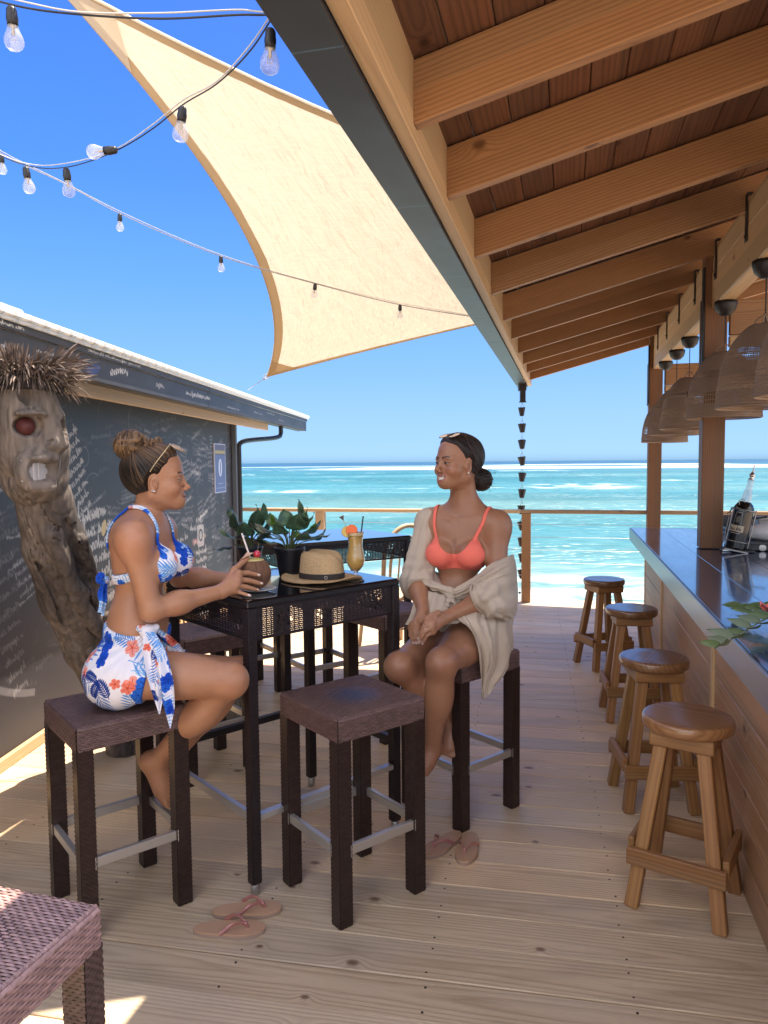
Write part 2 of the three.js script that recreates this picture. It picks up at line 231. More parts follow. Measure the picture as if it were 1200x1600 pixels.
  // cross ties behind the posts and the back beam
  for (const s of [1.86, 5.18, 8.42]) { const m = part('cross_tie', uvShift(chBox(2.1, .22, .05, .004), R() * 3, .9), beamMat, pav); m.position.set(bt + 1.12, bH - .34, -s); const m2 = part('cross_tie', uvShift(chBox(2.1, .07, .05, .004), R() * 3, .9), paleMat, pav); m2.position.set(bt + 1.12, bH - .49, -s); }
  const bb = part('back_beam', uvShift(chBox(.1, .24, 9.2, .004), 0, .2), beamMat, pav); bb.position.set(3.1, roofH(3.1) - .12, -3.9);
  for (const s of [.2, 5.18, 8.42]) { const m = part('post', uvShift(chBox(.135, roofH(3.1) - .2, .135, .004), R() * 3, .8), beamMat, pav); m.position.set(3.1, (roofH(3.1) - .24) / 2, -s); }
}
// string clip on the gutter
// ---------- the hut with the chalkboard wall ----------
const HA = 4 * PI / 180;
// made-up illegible handwriting: looping strokes in the size and slant of a line of chalk
function scrawl(c, R, x, y, len, sz, ang, bold = 1) {
  c.save(); c.translate(x, y); c.rotate(ang); c.lineWidth = max(1.1, sz * .11 * bold); c.lineJoin = c.lineCap = 'round'; c.beginPath();
  let u = 0; while (u < len) { const word = sz * (1.2 + 3.2 * R()); let px = u, py = 0; c.moveTo(px, py); const end = min(len, u + word);
    while (px < end) { const k = R(), tall = R() < .25 ? 1 : .48, w = sz * (.22 + .3 * R()); if (k < .4) { c.quadraticCurveTo(px + w * .1, py - sz * tall * 1.3, px + w * .7, py - sz * .12 * R()); c.quadraticCurveTo(px + w * .9, py + sz * .1, px + w, py - sz * .1); } else if (k < .7) { c.lineTo(px + w * .35, py - sz * tall); c.lineTo(px + w * .5, py + (R() < .2 ? sz * .35 : 0)); c.lineTo(px + w, py - sz * .3 * R()); } else { c.bezierCurveTo(px - w * .3, py - sz * .7, px + w, py - sz * .8, px + w * .6, py - sz * .05); c.lineTo(px + w, py - sz * .2); } px += w; py = (R() - .5) * sz * .18; }
    u = end + sz * (.3 + .4 * R()); }
  c.stroke(); c.restore();
}
const hut = thing('beach_hut', 'dark hut with chalk scribbled wall, grey gutter and white metal roof', 'hut', [0, 0, 0], -HA);
{
  const R = rng(91), L = 9.6, HH = 2.2, ppm = 213, cw = 2045, ch = 470;
  const cv = document.createElement('canvas'); cv.width = 2048; cv.height = 470; const c = cv.getContext('2d');
  c.fillStyle = '#38363d'; c.fillRect(0, 0, 2048, 470);
  for (let i = 0; i < 420; i++) { const x = R() * 2048, y = R() * 470, r = 8 + 70 * R(); const g = c.createRadialGradient(x, y, 0, x, y, r); const v = R() < .6 ? `rgba(95,98,108,${.03 + .05 * R()})` : `rgba(14,14,17,${.08 * R()})`; g.addColorStop(0, v); g.addColorStop(1, 'rgba(60,60,70,0)'); c.fillStyle = g; c.fillRect(x - r, y - r, 2 * r, 2 * r); }
  const X = d => (d + .95) * ppm, Y = h => (HH - h) * ppm; // d metres along the wall, h height
  const chalk = (a, col = '236,234,228') => { c.strokeStyle = `rgba(${col},${a * .78})`; };
  // faint layers of rubbed-out writing
  for (let i = 0; i < 330; i++) { chalk(.10 + .25 * R() * R()); const d = 2.2 + 6 * R(), h = .35 + 1.65 * R(); scrawl(c, R, X(d), Y(h), 18 + 60 * R(), 4 + 7 * R(), (R() - .6) * .7); }
  for (let i = 0; i < 110; i++) { chalk(.25 + .4 * R()); const d = 2.6 + 5.4 * R(), h = .5 + 1.4 * R(); const a = (R() - .6) * .6, n = 1 + floor(R() * 4), s = 4 + 5 * R(), l = 20 + 45 * R(); for (let k = 0; k < n; k++) scrawl(c, R, X(d) - sin(a) * k * s * 1.5, Y(h) + cos(a) * k * s * 1.5, l * (.6 + .4 * R()), s, a); }
  for (let i = 0; i < 60; i++) { chalk(.12 + .22 * R()); c.lineWidth = 1 + 2 * R(); c.beginPath(); const x = X(2.4 + 5.8 * R()), y = Y(.4 + 1.6 * R()), r = 8 + 26 * R(), a = R() * 6; c.arc(x, y, r, a, a + 1 + 3 * R()); c.stroke(); }
  // the bold lines that stand out
  const B = (d, h, len, sz, a, al = .95, col, b) => { chalk(al, col); scrawl(c, R, X(d), Y(h), len * ppm, sz * ppm, a, b); };
  B(3.00, 1.02, .10, .09, -1.1, .95, undefined, 1.5); B(3.03, .86, .10, .09, -1.2); B(3.05, .70, .12, .085, -.9); B(3.05, .56, .14, .10, -1.2); B(3.06, .40, .14, .11, -1.0); B(3.02, .28, .12, .1, -1.3);
  B(3.30, .50, .28, .085, -.25, .95, undefined, 1.2); B(3.28, .40, .34, .085, -.25, .95, undefined, 1.2); B(3.12, .12, .09, .15, -1.0, .95, undefined, 1.3);
  for (let k = 0; k < 9; k++) B(3.55 + .03 * k, 1.02 - .085 * k, .30 - .02 * k, .05, -.25, .42);
  chalk(.4); c.lineWidth = 9; c.beginPath(); c.moveTo(X(3.05), Y(1.12)); c.quadraticCurveTo(X(3.3), Y(.45), X(4.0), Y(.30)); c.stroke();
  for (let k = 0; k < 9; k++) B(4.25 + .02 * k, 1.62 - .07 * k, .42, .055, -.5, .9, undefined, 1.3);
  for (let k = 0; k < 4; k++) B(4.1 + .05 * k, 1.92 - .01 * k, .08, .07, -1.0, .9, undefined, 1.2);
  for (let k = 0; k < 9; k++) B(4.35 + .3 * R(), 1.22 - .10 * k, .55, .085, -.05, 1, undefined, 1.7);
  for (let k = 0; k < 12; k++) B(5.0 + 2.2 * R(), .55 + .5 * R(), .35, .07, (R() - .5) * .5, .85, ['236,234,228', '236,234,228', '236,150,170', '240,205,170'][k % 4], 1.2);
  for (let k = 0; k < 16; k++) B(6.1 + 1.6 * R(), .8 + 1.1 * R(), .3, .055, (R() - .6) * .8, .6);
  { const x = X(7.05), y = Y(.90); c.fillStyle = 'rgba(200,198,194,.8)'; c.beginPath(); c.roundRect(x - 22, y - 22, 44, 46, 8); c.fill(); c.strokeStyle = '#3a383e'; c.lineWidth = 4; c.beginPath(); c.arc(x, y, 11, 0, 7); c.stroke(); for (let k = 0; k < 6; k++) B(6.9, .72 - .08 * k, .30, .07, 0, .9, undefined, 1.3); }
  const g1 = c.createRadialGradient(X(5.0), Y(1.02), 0, X(5.0), Y(1.02), 14); c.fillStyle = '#d9c08a'; c.beginPath(); c.ellipse(X(4.95), Y(1.16), 7, 13, .4, 0, 7); c.fill(); c.fillStyle = '#d86a9c'; c.beginPath(); c.ellipse(X(4.72), Y(.83), 9, 5, 0, 0, 7); c.fill();
  const t = new THREE.CanvasTexture(cv); t.colorSpace = THREE.SRGBColorSpace;
  const wallM = mat(0xffffff, .5, { map: t });
  // sheets butted side by side
  const ends = [-.95, 1.2, 3.62, 6.04, 8.25];
  for (let i = 0; i < 4; i++) { const a = ends[i] + .002, b = ends[i + 1] - .002, g = new THREE.BoxGeometry(.04, HH, b - a), u = g.attributes.uv, p = g.attributes.position; for (let k = 0; k < u.count; k++) { const d = (a + b) / 2 - p.getZ(k); u.setXY(k, (d + .95) * ppm / 2048, (p.getY(k) / HH + .5)); } const m = part('wall_panel', g, wallM, hut); m.position.set(-2.31, HH / 2, -(a + b) / 2); }
  const dark = mat([.03, .03, .036], .6);
  const body = part('wall', chBox(2.6, HH + .2, 9.1, .01), dark, hut); body.position.set(-3.635, HH / 2 + .1, -3.66);
  const cm = part('corner_trim', chBox(.05, 2.05, .06, .004), mat([.1, .12, .15], .5), hut); cm.position.set(-2.262, 1.025, -8.232);
  const bb = part('baseboard', uvShift(chBox(.03, .065, 9.2, .004), 0, .2), paleMat, hut); bb.position.set(-2.274, .033, -3.65);
  const so = part('eave_board', uvShift(chBox(.03, .20, 9.6, .003), 0, .4), mat(0xffffff, .6, { map: paleWood.map, bumpMap: paleWood.bumpMap, bumpScale: .0004 }), hut); so.position.set(-1.985, 2.085, -3.87);
  for (let s = -.6; s < 8.6; s += .9) { const r = part('eave_rafter', chBox(.4, .1, .045, .003), mat([.2, .15, .1], .7), hut); r.position.set(-2.2, 2.15, -s); }
  // gutter, with writing along its face
  const gv = document.createElement('canvas'); gv.width = 2048; gv.height = 64; const q = gv.getContext('2d'); q.fillStyle = '#3f3f45'; q.fillRect(0, 0, 2048, 64);
  for (let i = 0; i < 200; i++) { const x = R() * 2048, y = R() * 64, r = 10 + 40 * R(), gg = q.createRadialGradient(x, y, 0, x, y, r); gg.addColorStop(0, `rgba(${R() < .5 ? '120,120,130' : '30,30,36'},.12)`); gg.addColorStop(1, 'rgba(60,60,60,0)'); q.fillStyle = gg; q.fillRect(x - r, y - r, 2 * r, 2 * r); }
  const GX = d => (d + 1) * 2048 / 11.7; const gl = (d, y, len, s, al, a = 0) => { q.strokeStyle = `rgba(235,232,226,${al})`; scrawl(q, R, GX(d), y, len, s, a); };
  gl(2.72, 14, 95, 8, .95); gl(3.9, 14, 120, 8, .8); gl(2.75, 34, 26, 10, .95, -.15); gl(2.95, 48, 40, 8, .9); gl(3.4, 40, 30, 7, .8); gl(3.5, 52, 30, 7, .8); gl(4.2, 46, 40, 16, .95, -.3); gl(4.9, 44, 20, 14, .8); gl(5.5, 44, 100, 13, .95, -.02); gl(6.6, 50, 70, 8, .6); gl(7.6, 44, 60, 10, .55); gl(8.2, 34, 60, 9, .5); gl(8.8, 48, 50, 8, .4);
  q.fillStyle = 'rgba(60,85,160,.7)'; q.beginPath(); q.ellipse(GX(3.98), 44, 16, 8, -.5, 0, 7); q.fill();
  const gt = new THREE.CanvasTexture(gv); gt.colorSpace = THREE.SRGBColorSpace;
  const gm = mat(0xffffff, .5, { map: gt });
  const sh = [[0, 0], [-.10, 0], [-.11, .15], [0, .15]];
  const face = (a, b, y0, y1, x, v0, v1) => { const g = new THREE.BoxGeometry(.012, y1 - y0, b - a), u = g.attributes.uv, p = g.attributes.position; for (let k = 0; k < u.count; k++) u.setXY(k, ((a + b) / 2 - p.getZ(k) + 1) / 11.7, lerp(v0, v1, p.getY(k) / (y1 - y0) + .5)); return g.translate(x, (y0 + y1) / 2, -(a + b) / 2); };
  for (const [a, b] of [[-1, 6.03], [6.04, 10.7]]) part('gutter', merge([face(a, b, 2.06, 2.192, -1.876, 0, .68), face(a, b, 2.194, 2.243, -1.862, .7, 1), TF(chBox(.11, .01, b - a, .002), -1.925, 2.065, -(a + b) / 2), TF(chBox(.01, .13, b - a, .002), -1.978, 2.12, -(a + b) / 2), ...[a + .005, b - .005].map(s => TF(chBox(.1, .125, .008, .001), -1.926, 2.125, -s))]), gm, hut);
  const white = mat([.78, .79, .80], .35, { metalness: .2, bumpMap: tex(128, 8, (a, b, o) => { o[0] = o[1] = o[2] = pow(abs(sin(a * PI * 8)), 8); return o; }), bumpScale: .01 });
  const rf = part('roof_sheet', chBox(3.4, .025, 11.75, .005), white, hut); rf.rotation.z = -.10; rf.position.set(-3.53, 2.41, -4.87);
  for (let s = -.9; s < 10.7; s += .3) { const r = part('roof_rib', chBox(3.4, .022, .03, .006), white, hut); r.rotation.z = -.10; r.position.set(-3.53, 2.433, -s); }
  const lip = part('roof_edge', chBox(.05, .034, 11.74, .008), white, hut); lip.position.set(-1.85, 2.262, -4.87);
  const cap = part('roof_cap', chBox(.5, .04, 1.9, .01), white, hut); cap.rotation.z = -.1; cap.position.set(-2.14, 2.318, -2.4);
  const blk = mat([.006, .006, .008], .4);
  part('downpipe', merge([rod([-1.93, 2.07, -9.2], [-1.93, 1.97, -9.2], .028), tube([[-1.93, 1.98, -9.2], [-1.935, 1.94, -9.18], [-2.22, 1.83, -8.33], [-2.235, 1.78, -8.30]], .028, 20, 10), rod([-2.235, 1.80, -8.30], [-2.235, .02, -8.30], .034)]), blk, hut);
}
{ // notice on the wall
  const cv = document.createElement('canvas'); cv.width = 128; cv.height = 256; const c = cv.getContext('2d'); c.fillStyle = '#5d6a98'; c.fillRect(0, 0, 128, 256); c.fillStyle = '#5c5872'; c.fillRect(0, 0, 128, 60); c.fillStyle = '#a89c62'; c.fillRect(8, 36, 112, 16); c.fillStyle = '#cfd6ea'; c.beginPath(); c.ellipse(64, 125, 20, 46, 0, 0, 7); c.fill(); c.fillStyle = '#5668a4'; c.beginPath(); c.ellipse(64, 125, 6, 38, 0, 0, 7); c.fill(); c.fillStyle = '#8d9ac6'; c.fillRect(34, 205, 60, 5); c.fillRect(14, 228, 100, 4); c.strokeStyle = '#b9bfd8'; c.lineWidth = 5; c.strokeRect(3, 3, 122, 250);
  const t = new THREE.CanvasTexture(cv); t.colorSpace = THREE.SRGBColorSpace;
  const p = thing('notice_poster', 'blue and yellow notice with white oval fixed to the far end of the chalk wall', 'poster', [0, 0, 0], -HA);
  const g = new THREE.BoxGeometry(.012, .52, .40); const m = part('printed_sheet', g, [mat(0xffffff, .4, { map: t }), ...Array(5).fill(mat([.5, .5, .6], .5))], p); m.position.set(-2.283, 1.55, -7.72);
}
// ---------- shade sail ----------
// a point of the place from the photograph's pixel and its distance, for laying things out
const EYE = V(0, 1.6, 0), EYEQ = new THREE.Quaternion().setFromEuler(new THREE.Euler(THREE.MathUtils.degToRad(-3.863), 0, THREE.MathUtils.degToRad(-0.5), 'YXZ'));
const at = (x, y, D) => { const d = V((x - 600) / 1155, (800 - y) / 1155, -1).applyQuaternion(EYEQ); return d.multiplyScalar(D / -d.z).add(EYE); };
{
  const cA = at(417, 588, 6.5), cD = at(72, -42, 2.55), cE = at(640, 228, 2.78), cF = at(800, 494, 6.2);
  const cen = cA.clone().add(cD).add(at(1054, 421, 6.45)).divideScalar(3);
  const quad = (a, m, b, t) => V(0, 0, 0).addScaledVector(a, (1 - t) * (1 - t)).addScaledVector(m, 2 * t * (1 - t)).addScaledVector(b, t * t);
  const half = (a, b, dx = 0, dy = 0, dz = 0) => a.clone().add(b).multiplyScalar(.5).add(V(dx, dy, dz));
  const mDA = half(cD, cA); mDA.add(cen.clone().sub(mDA).multiplyScalar(.5));
  const mDE = half(cD, cE, 0, -.03, -.04), mAF = half(cA, cF, 0, .02, .05), mEF = half(cE, cF, 0, -.05, 0);
  const nrm = cA.clone().sub(cD).cross(cE.clone().sub(cD)).normalize();
  const S = (u, v) => { // u from the hut side to the roof, v from the near edge to the far one
    const T = quad(cD, mDE, cE, u), B = quad(cA, mAF, cF, u), L = quad(cD, mDA, cA, v), Rr = quad(cE, mEF, cF, v);
    const p = V(0, 0, 0).addScaledVector(T, 1 - v).addScaledVector(B, v).addScaledVector(L, 1 - u).addScaledVector(Rr, u).addScaledVector(cD, -(1 - u) * (1 - v)).addScaledVector(cE, -u * (1 - v)).addScaledVector(cA, -(1 - u) * v).addScaledVector(cF, -u * v);
    const e = u * (1 - u) * v * (1 - v) * 16;
    const w = .004 * n2(u * 8 + v * 3, v * 26 - u * 22, 3) + .0055 * n2(u * 34 - v * 30, v * 40, 5) + .004 * sin((v * 9 - u * 6 + n2(v * 5, u * 5, 8)) * 4.2) * (1 - min(1, e) * .7);
    return p.addScaledVector(V(0, 1, 0), w * min(1, e * 3 + .08) - .05 * e); };
  const N = 110, P = [], U = [], I = [];
  for (let i = 0; i <= N; i++) for (let j = 0; j <= N; j++) { const p = S(j / N, i / N); P.push(p.x, p.y, p.z); U.push(i / N * 4.2 + j / N * .6, j / N * 2.6); if (i < N && j < N) { const a = i * (N + 1) + j; I.push(a, a + 1, a + N + 1, a + 1, a + N + 2, a + N + 1); } }
  const g = new THREE.BufferGeometry(); g.setAttribute('position', new THREE.Float32BufferAttribute(P, 3)); g.setAttribute('uv', new THREE.Float32BufferAttribute(U, 2)); g.setIndex(I); g.computeVertexNormals();
  const crease = tex(1024, 1024, (a, b, o) => { const x = a, y = b; let v = .5 + .30 * n2(x * 16 + 3 * n2(x * 4, y * 4, 2), y * 60, 9) * .6 + .25 * n2(x * 40, y * 130, 11) * .5; const k = abs(n2(x * 22 + y * 9, y * 70 - x * 14, 13)); v -= .28 * exp(-k * 14); o[0] = o[1] = o[2] = v; return o; }, false, 1 / 4, 1 / 4);
  const weave = tex(256, 256, (a, b, o) => { const v = 1 + .06 * n2(a * 9, b * 120, 3) + .05 * n2(a * 120, b * 9, 5); o[0] = .52 * v; o[1] = .445 * v; o[2] = .335 * v; return o; }, true, 1, 1);
  const cloth = phys(0xffffff, 1, { map: weave, bumpMap: crease, bumpScale: .012, transmission: .42, thickness: 0, specularIntensity: .1, side: THREE.DoubleSide });
  const sail = thing('shade_sail', 'cream shade sail stretched between the hut and pavilion roof', 'shade sail');
  part('canvas', g, cloth, sail);
  // hem: a doubled band along each edge with a stitched cord
  const hemM = phys([.56, .42, .26], 1, { transmission: .34, thickness: 0, specularIntensity: .1, side: THREE.DoubleSide });
  const edge = [[(t, q) => [q * 1.0, t], 1], [(t, q) => [t, q], 1], [(t, q) => [t, 1 - q], 1], [(t, q) => [1 - q, t], 1]];
  for (const [f] of edge) { const n = 90, pp = [], ii = []; for (let i = 0; i <= n; i++) { const t = lerp(.004, .996, i / n); const e0 = S(...f(t, 0)), e1 = S(...f(t, .06)); const dir = e1.clone().sub(e0); dir.setLength(.064); for (const k of [-.06, .5, 1]) { const p = e0.clone().addScaledVector(dir, k); p.y -= .004 + (k < 0 ? .003 : 0); pp.push(p.x, p.y, p.z); } if (i < n) for (let k = 0; k < 2; k++) { const a = i * 3 + k; ii.push(a, a + 3, a + 1, a + 1, a + 3, a + 4); } } const q = new THREE.BufferGeometry(); q.setAttribute('position', new THREE.Float32BufferAttribute(pp, 3)); q.setIndex(ii); q.computeVertexNormals(); part('hem', q, hemM, sail);
    part('edge_cord', tube(Array.from({ length: 24 }, (_, i) => S(...f(lerp(.002, .998, i / 23), 0))), .006, 60, 6), mat([.7, .6, .45], .8), sail); }
  // corner reinforcements
  for (const [q, d] of [[cA, 1], [cD, 0]]) { const pp = [], ii = []; const fn = d ? (r, k) => S(r * 1.5 * k, 1 - r * (1 - k)) : (r, k) => S(r * 1.6 * k, r * (1 - k)); for (let i = 0; i <= 6; i++) for (let j = 0; j <= 8; j++) { const p = fn(.02 + i / 6 * (d ? .075 : .085), .03 + .94 * j / 8); pp.push(p.x, p.y - .007, p.z); if (i < 6 && j < 8) { const a = i * 9 + j; ii.push(a, a + 1, a + 9, a + 1, a + 10, a + 9); } } const g2 = new THREE.BufferGeometry(); g2.setAttribute('position', new THREE.Float32BufferAttribute(pp, 3)); g2.setIndex(ii); g2.computeVertexNormals(); part('corner_patch', g2, d ? hemM : phys([.82, .72, .55], 1, { transmission: .5, thickness: 0, side: THREE.DoubleSide }), sail); }
  const steel = mat([.55, .56, .58], .3, { metalness: 1 });
  const anchor = V(-1.80, 2.31, 0).applyAxisAngle(V(0, 1, 0), -HA).add(V(0, 0, -7.1).applyAxisAngle(V(0, 1, 0), -HA));
  const d = anchor.clone().sub(cA).normalize();
  const ring = new THREE.TorusGeometry(.022, .005, 8, 20); ring.translate(...cA.clone().addScaledVector(d, .02).toArray()); part('ring', ring, steel, sail);
  part('turnbuckle', rod(cA.clone().addScaledVector(d, .04).toArray(), cA.clone().addScaledVector(d, .16).toArray(), .009), steel, sail);
  part('guy_wire', rod(cA.clone().addScaledVector(d, .16).toArray(), anchor.toArray(), .004, 6), steel, sail);
  part('guy_wire', rod(cF.toArray(), cF.clone().add(V(.12, -.08, -.05)).toArray(), .004, 6), steel, sail); part('guy_wire', rod(cE.toArray(), cE.clone().add(V(.12, -.06, .02)).toArray(), .004, 6), steel, sail);
  part('guy_wire', rod(cD.toArray(), cD.clone().add(V(-1.2, .1, .9)).toArray(), .004, 6), steel, sail);
}
// ---------- string lights ----------
{
  const black = mat([.014, .014, .016], .45), rope = mat([.6, .58, .55], .7);
  const glass = phys([.93, .93, .95], .34, { transmission: .9, thickness: 0, ior: 1.5 }), brass = mat([.5, .42, .28], .35, { metalness: .8 }), frost = phys([.9, .92, .95], .5, { transmission: .65, thickness: 0 });
  const bulbG = lathe([[.0001, -.078], [.012, -.0765], [.0195, -.071], [.0235, -.062], [.0238, -.054], [.0215, -.044], [.0165, -.033], [.0135, -.024], [.0128, -.016]], 24);
  const sockG = merge([lathe([[.0001, .024], [.009, .024], [.0125, .018], [.0135, .004], [.0145, .002], [.0145, -.008], [.0135, -.010], [.0135, -.020], [.0001, -.020]], 16)]);
  const filG = tube([[-.004, -.03, 0], [-.006, -.05, 0], [-.002, -.055, .002], [0, -.048, 0], [.002, -.055, -.002], [.006, -.05, 0], [.004, -.03, 0]], .0008, 24, 4);
  const stemG = lathe([[.0001, -.045], [.003, -.042], [.004, -.025], [.009, -.018]], 10);
  const strings = [
    ['near string of clear bulbs crossing the top left corner to the gutter', [[-60, -14, 1.75], [40, 12, 1.72], [120, 22, 1.7], [250, 29, 1.68], [375, 23, 1.66], [424, 22, 1.64], [470, 8, 1.62]], [[18, 8, 1.72, 0], [422, 42, 1.64, .06]], .0023, 1],
    ['string of clear bulbs sagging from the black gutter to the left edge', [[424, 30, 1.64], [392, 78, 1.75], [340, 130, 1.9], [285, 164, 2.05], [240, 200, 2.15], [180, 236, 2.3], [105, 261, 2.5], [40, 258, 2.75], [-60, 216, 3.1]], [[284, 164, 2.05, .15], [178, 235, 2.28, 1.5], [104, 261, 2.5, -.05], [41, 259, 2.7, -.1]], .0019, 1],
    ['long distant string of small bulbs running across the sail to the gutter', [[-30, 216, 3.6], [3, 240, 3.65], [100, 286, 3.9], [187, 333, 4.1], [345, 400, 4.45], [492, 443, 4.75], [625, 476, 5.0], [752, 497, 5.12]], [[2, 240, 3.65, 0], [187, 333, 4.1, .05], [345, 399, 4.45, 0], [492, 442, 4.75, .1], [625, 475, 5.0, 0]], .0034, 0]];
  for (const [lab, pts, bulbs, r, two] of strings) {
    const o = thing('string_lights', lab, 'string lights', [0, 0, 0], 0);
    const pp = pts.map(p => at(...p));
    part('cable', tube(pp, r, 90, 6), two ? black : mat([.42, .42, .46], .5), o);
    part('support_rope', tube(pp.map((p, i) => p.clone().add(V(.002 * sin(i * 3), .007 + .004 * sin(i * 2.3), .004))), two ? .0017 : .0016, 90, 6), rope, o);
    for (const [x, y, D, tilt] of bulbs) { const s = part('socket', sockG, black, o); s.scale.setScalar(.88); s.position.copy(at(x, y, D)).add(V(0, -.026, 0)); s.rotation.z = -tilt; if (abs(tilt) > 1) s.position.add(V(-.012, .026, 0)); s.rotation.x = .1; part('bulb', bulbG, glass, s); part('filament', merge([filG, stemG]), brass, s); }
  }
  // junction clamp on the gutter
  const j = thing('cable_clamp', 'black clamp with steel hook holding the light strings on the gutter corner', 'clamp');
  part('clamp_body', merge([rod(at(462, 14, 1.6).toArray(), at(462, 42, 1.6).toArray(), .011), rod(at(440, 16, 1.6).toArray(), at(470, 10, 1.6).toArray(), .007)]), black, j);
  part('hook', tube([at(430, 34, 1.6), at(445, 18, 1.6), at(470, 18, 1.59), at(486, 20, 1.58), at(497, 6, 1.57), at(505, 2, 1.56)], .004, 30, 6), mat([.5, .5, .52], .35, { metalness: .8 }), j);
  const j2 = thing('cable_hook', 'small dark hook fixing the far light string to the gutter underside', 'hook');
  part('hook', tube([at(752, 497, 5.1), at(762, 494, 5.05), at(770, 499, 5.04), at(775, 495, 5.03)], .008, 20, 6), black, j2);
  part('hook_plate', TF(chBox(.06, .02, .04, .003), ...at(760, 490, 5.1).toArray()), black, j2);
}
// ---------- railing ----------
{
  const rail = thing('railing', 'timber railing with wire cables along the sea side of the deck', 'railing', [0, 0, 0], -A0);
  const s = 8.47, steel = mat([.5, .51, .53], .35, { metalness: .9 });
  const greyRail = mat(0xffffff, .6, { map: paleWood.map, color: C(.60, .56, .52) });
  const r1 = part('top_rail', uvShift(chBox(4.1, .04, .10, .005), 0, .1), paleMat, rail); r1.position.set(-2.55, 1.03, -s);
  const r2 = part('top_rail', uvShift(chBox(4.4, .04, .10, .005), 1, .5), greyRail, rail); r2.position.set(1.703, 1.03, -s);
  for (const t of [-4.5, -2.89, -.44, 2.25]) { const p = part('post', uvShift(chBox(.10, 1.005, .10, .004), t + 5, .7), beamMat, rail); p.position.set(t, .505, -s); if (t === -2.89) p.material = paleMat; }
  for (let k = 0; k < 6; k++) { const c = part('cable', rod([-4.6, .16 + .145 * k, -s], [3.9, .16 + .145 * k, -s], .0028, 6), steel, rail); }
  const tr = part('tension_rod', rod([-2.825, .1, -s], [-2.825, 1.0, -s], .007, 8), steel, rail);
}
// ---------- rain chain ----------
{
  const [x, , z] = bf(8.62, -.50), o = thing('rain_chain', 'rain chain of black cups hanging from the end of the gutter', 'rain chain', [x, 0, z]);
  const m = mat([.03, .027, .03], .5, { metalness: .4 }), wire = mat([.25, .25, .27], .4, { metalness: .8 });
  const ou = part('outlet', merge([TF(chBox(.085, .11, .075, .004), 0, 2.45, 0), TF(chBox(.06, .13, .05, .004), .006, 2.34, 0), TF(chBox(.075, .012, .06, .002), .006, 2.27, 0)]), m, o);
  const cupG = lathe([[.0001, -.045], [.024, -.05], [.026, -.048], [.046, .045], [.048, .05], [.044, .05], [.024, -.042], [.0001, -.04]], 6);
  const R = rng(8);
  for (let k = 0, y = 2.16; k < 11; k++, y -= .187) { const c = part('cup', cupG, m, o); c.position.set((R() - .5) * .012, y, 0); c.rotation.set((R() - .5) * .25, R() * 3, (R() - .5) * .25); const l = part('link', merge([rod([.018, y + .05, 0], [0, y + .10, 0], .0022, 5), rod([-.018, y + .05, 0], [0, y + .10, 0], .0022, 5), rod([0, y + .10, 0], [0, y + .137, 0], .0022, 5)]), wire, o); }
  part('end_weight', merge([TF(new THREE.SphereGeometry(.016, 10, 8), -.02, .075, 0), TF(new THREE.SphereGeometry(.016, 10, 8), .022, .075, 0), rod([0, .26, 0], [0, .09, 0], .0022, 5)]), m, o);
}
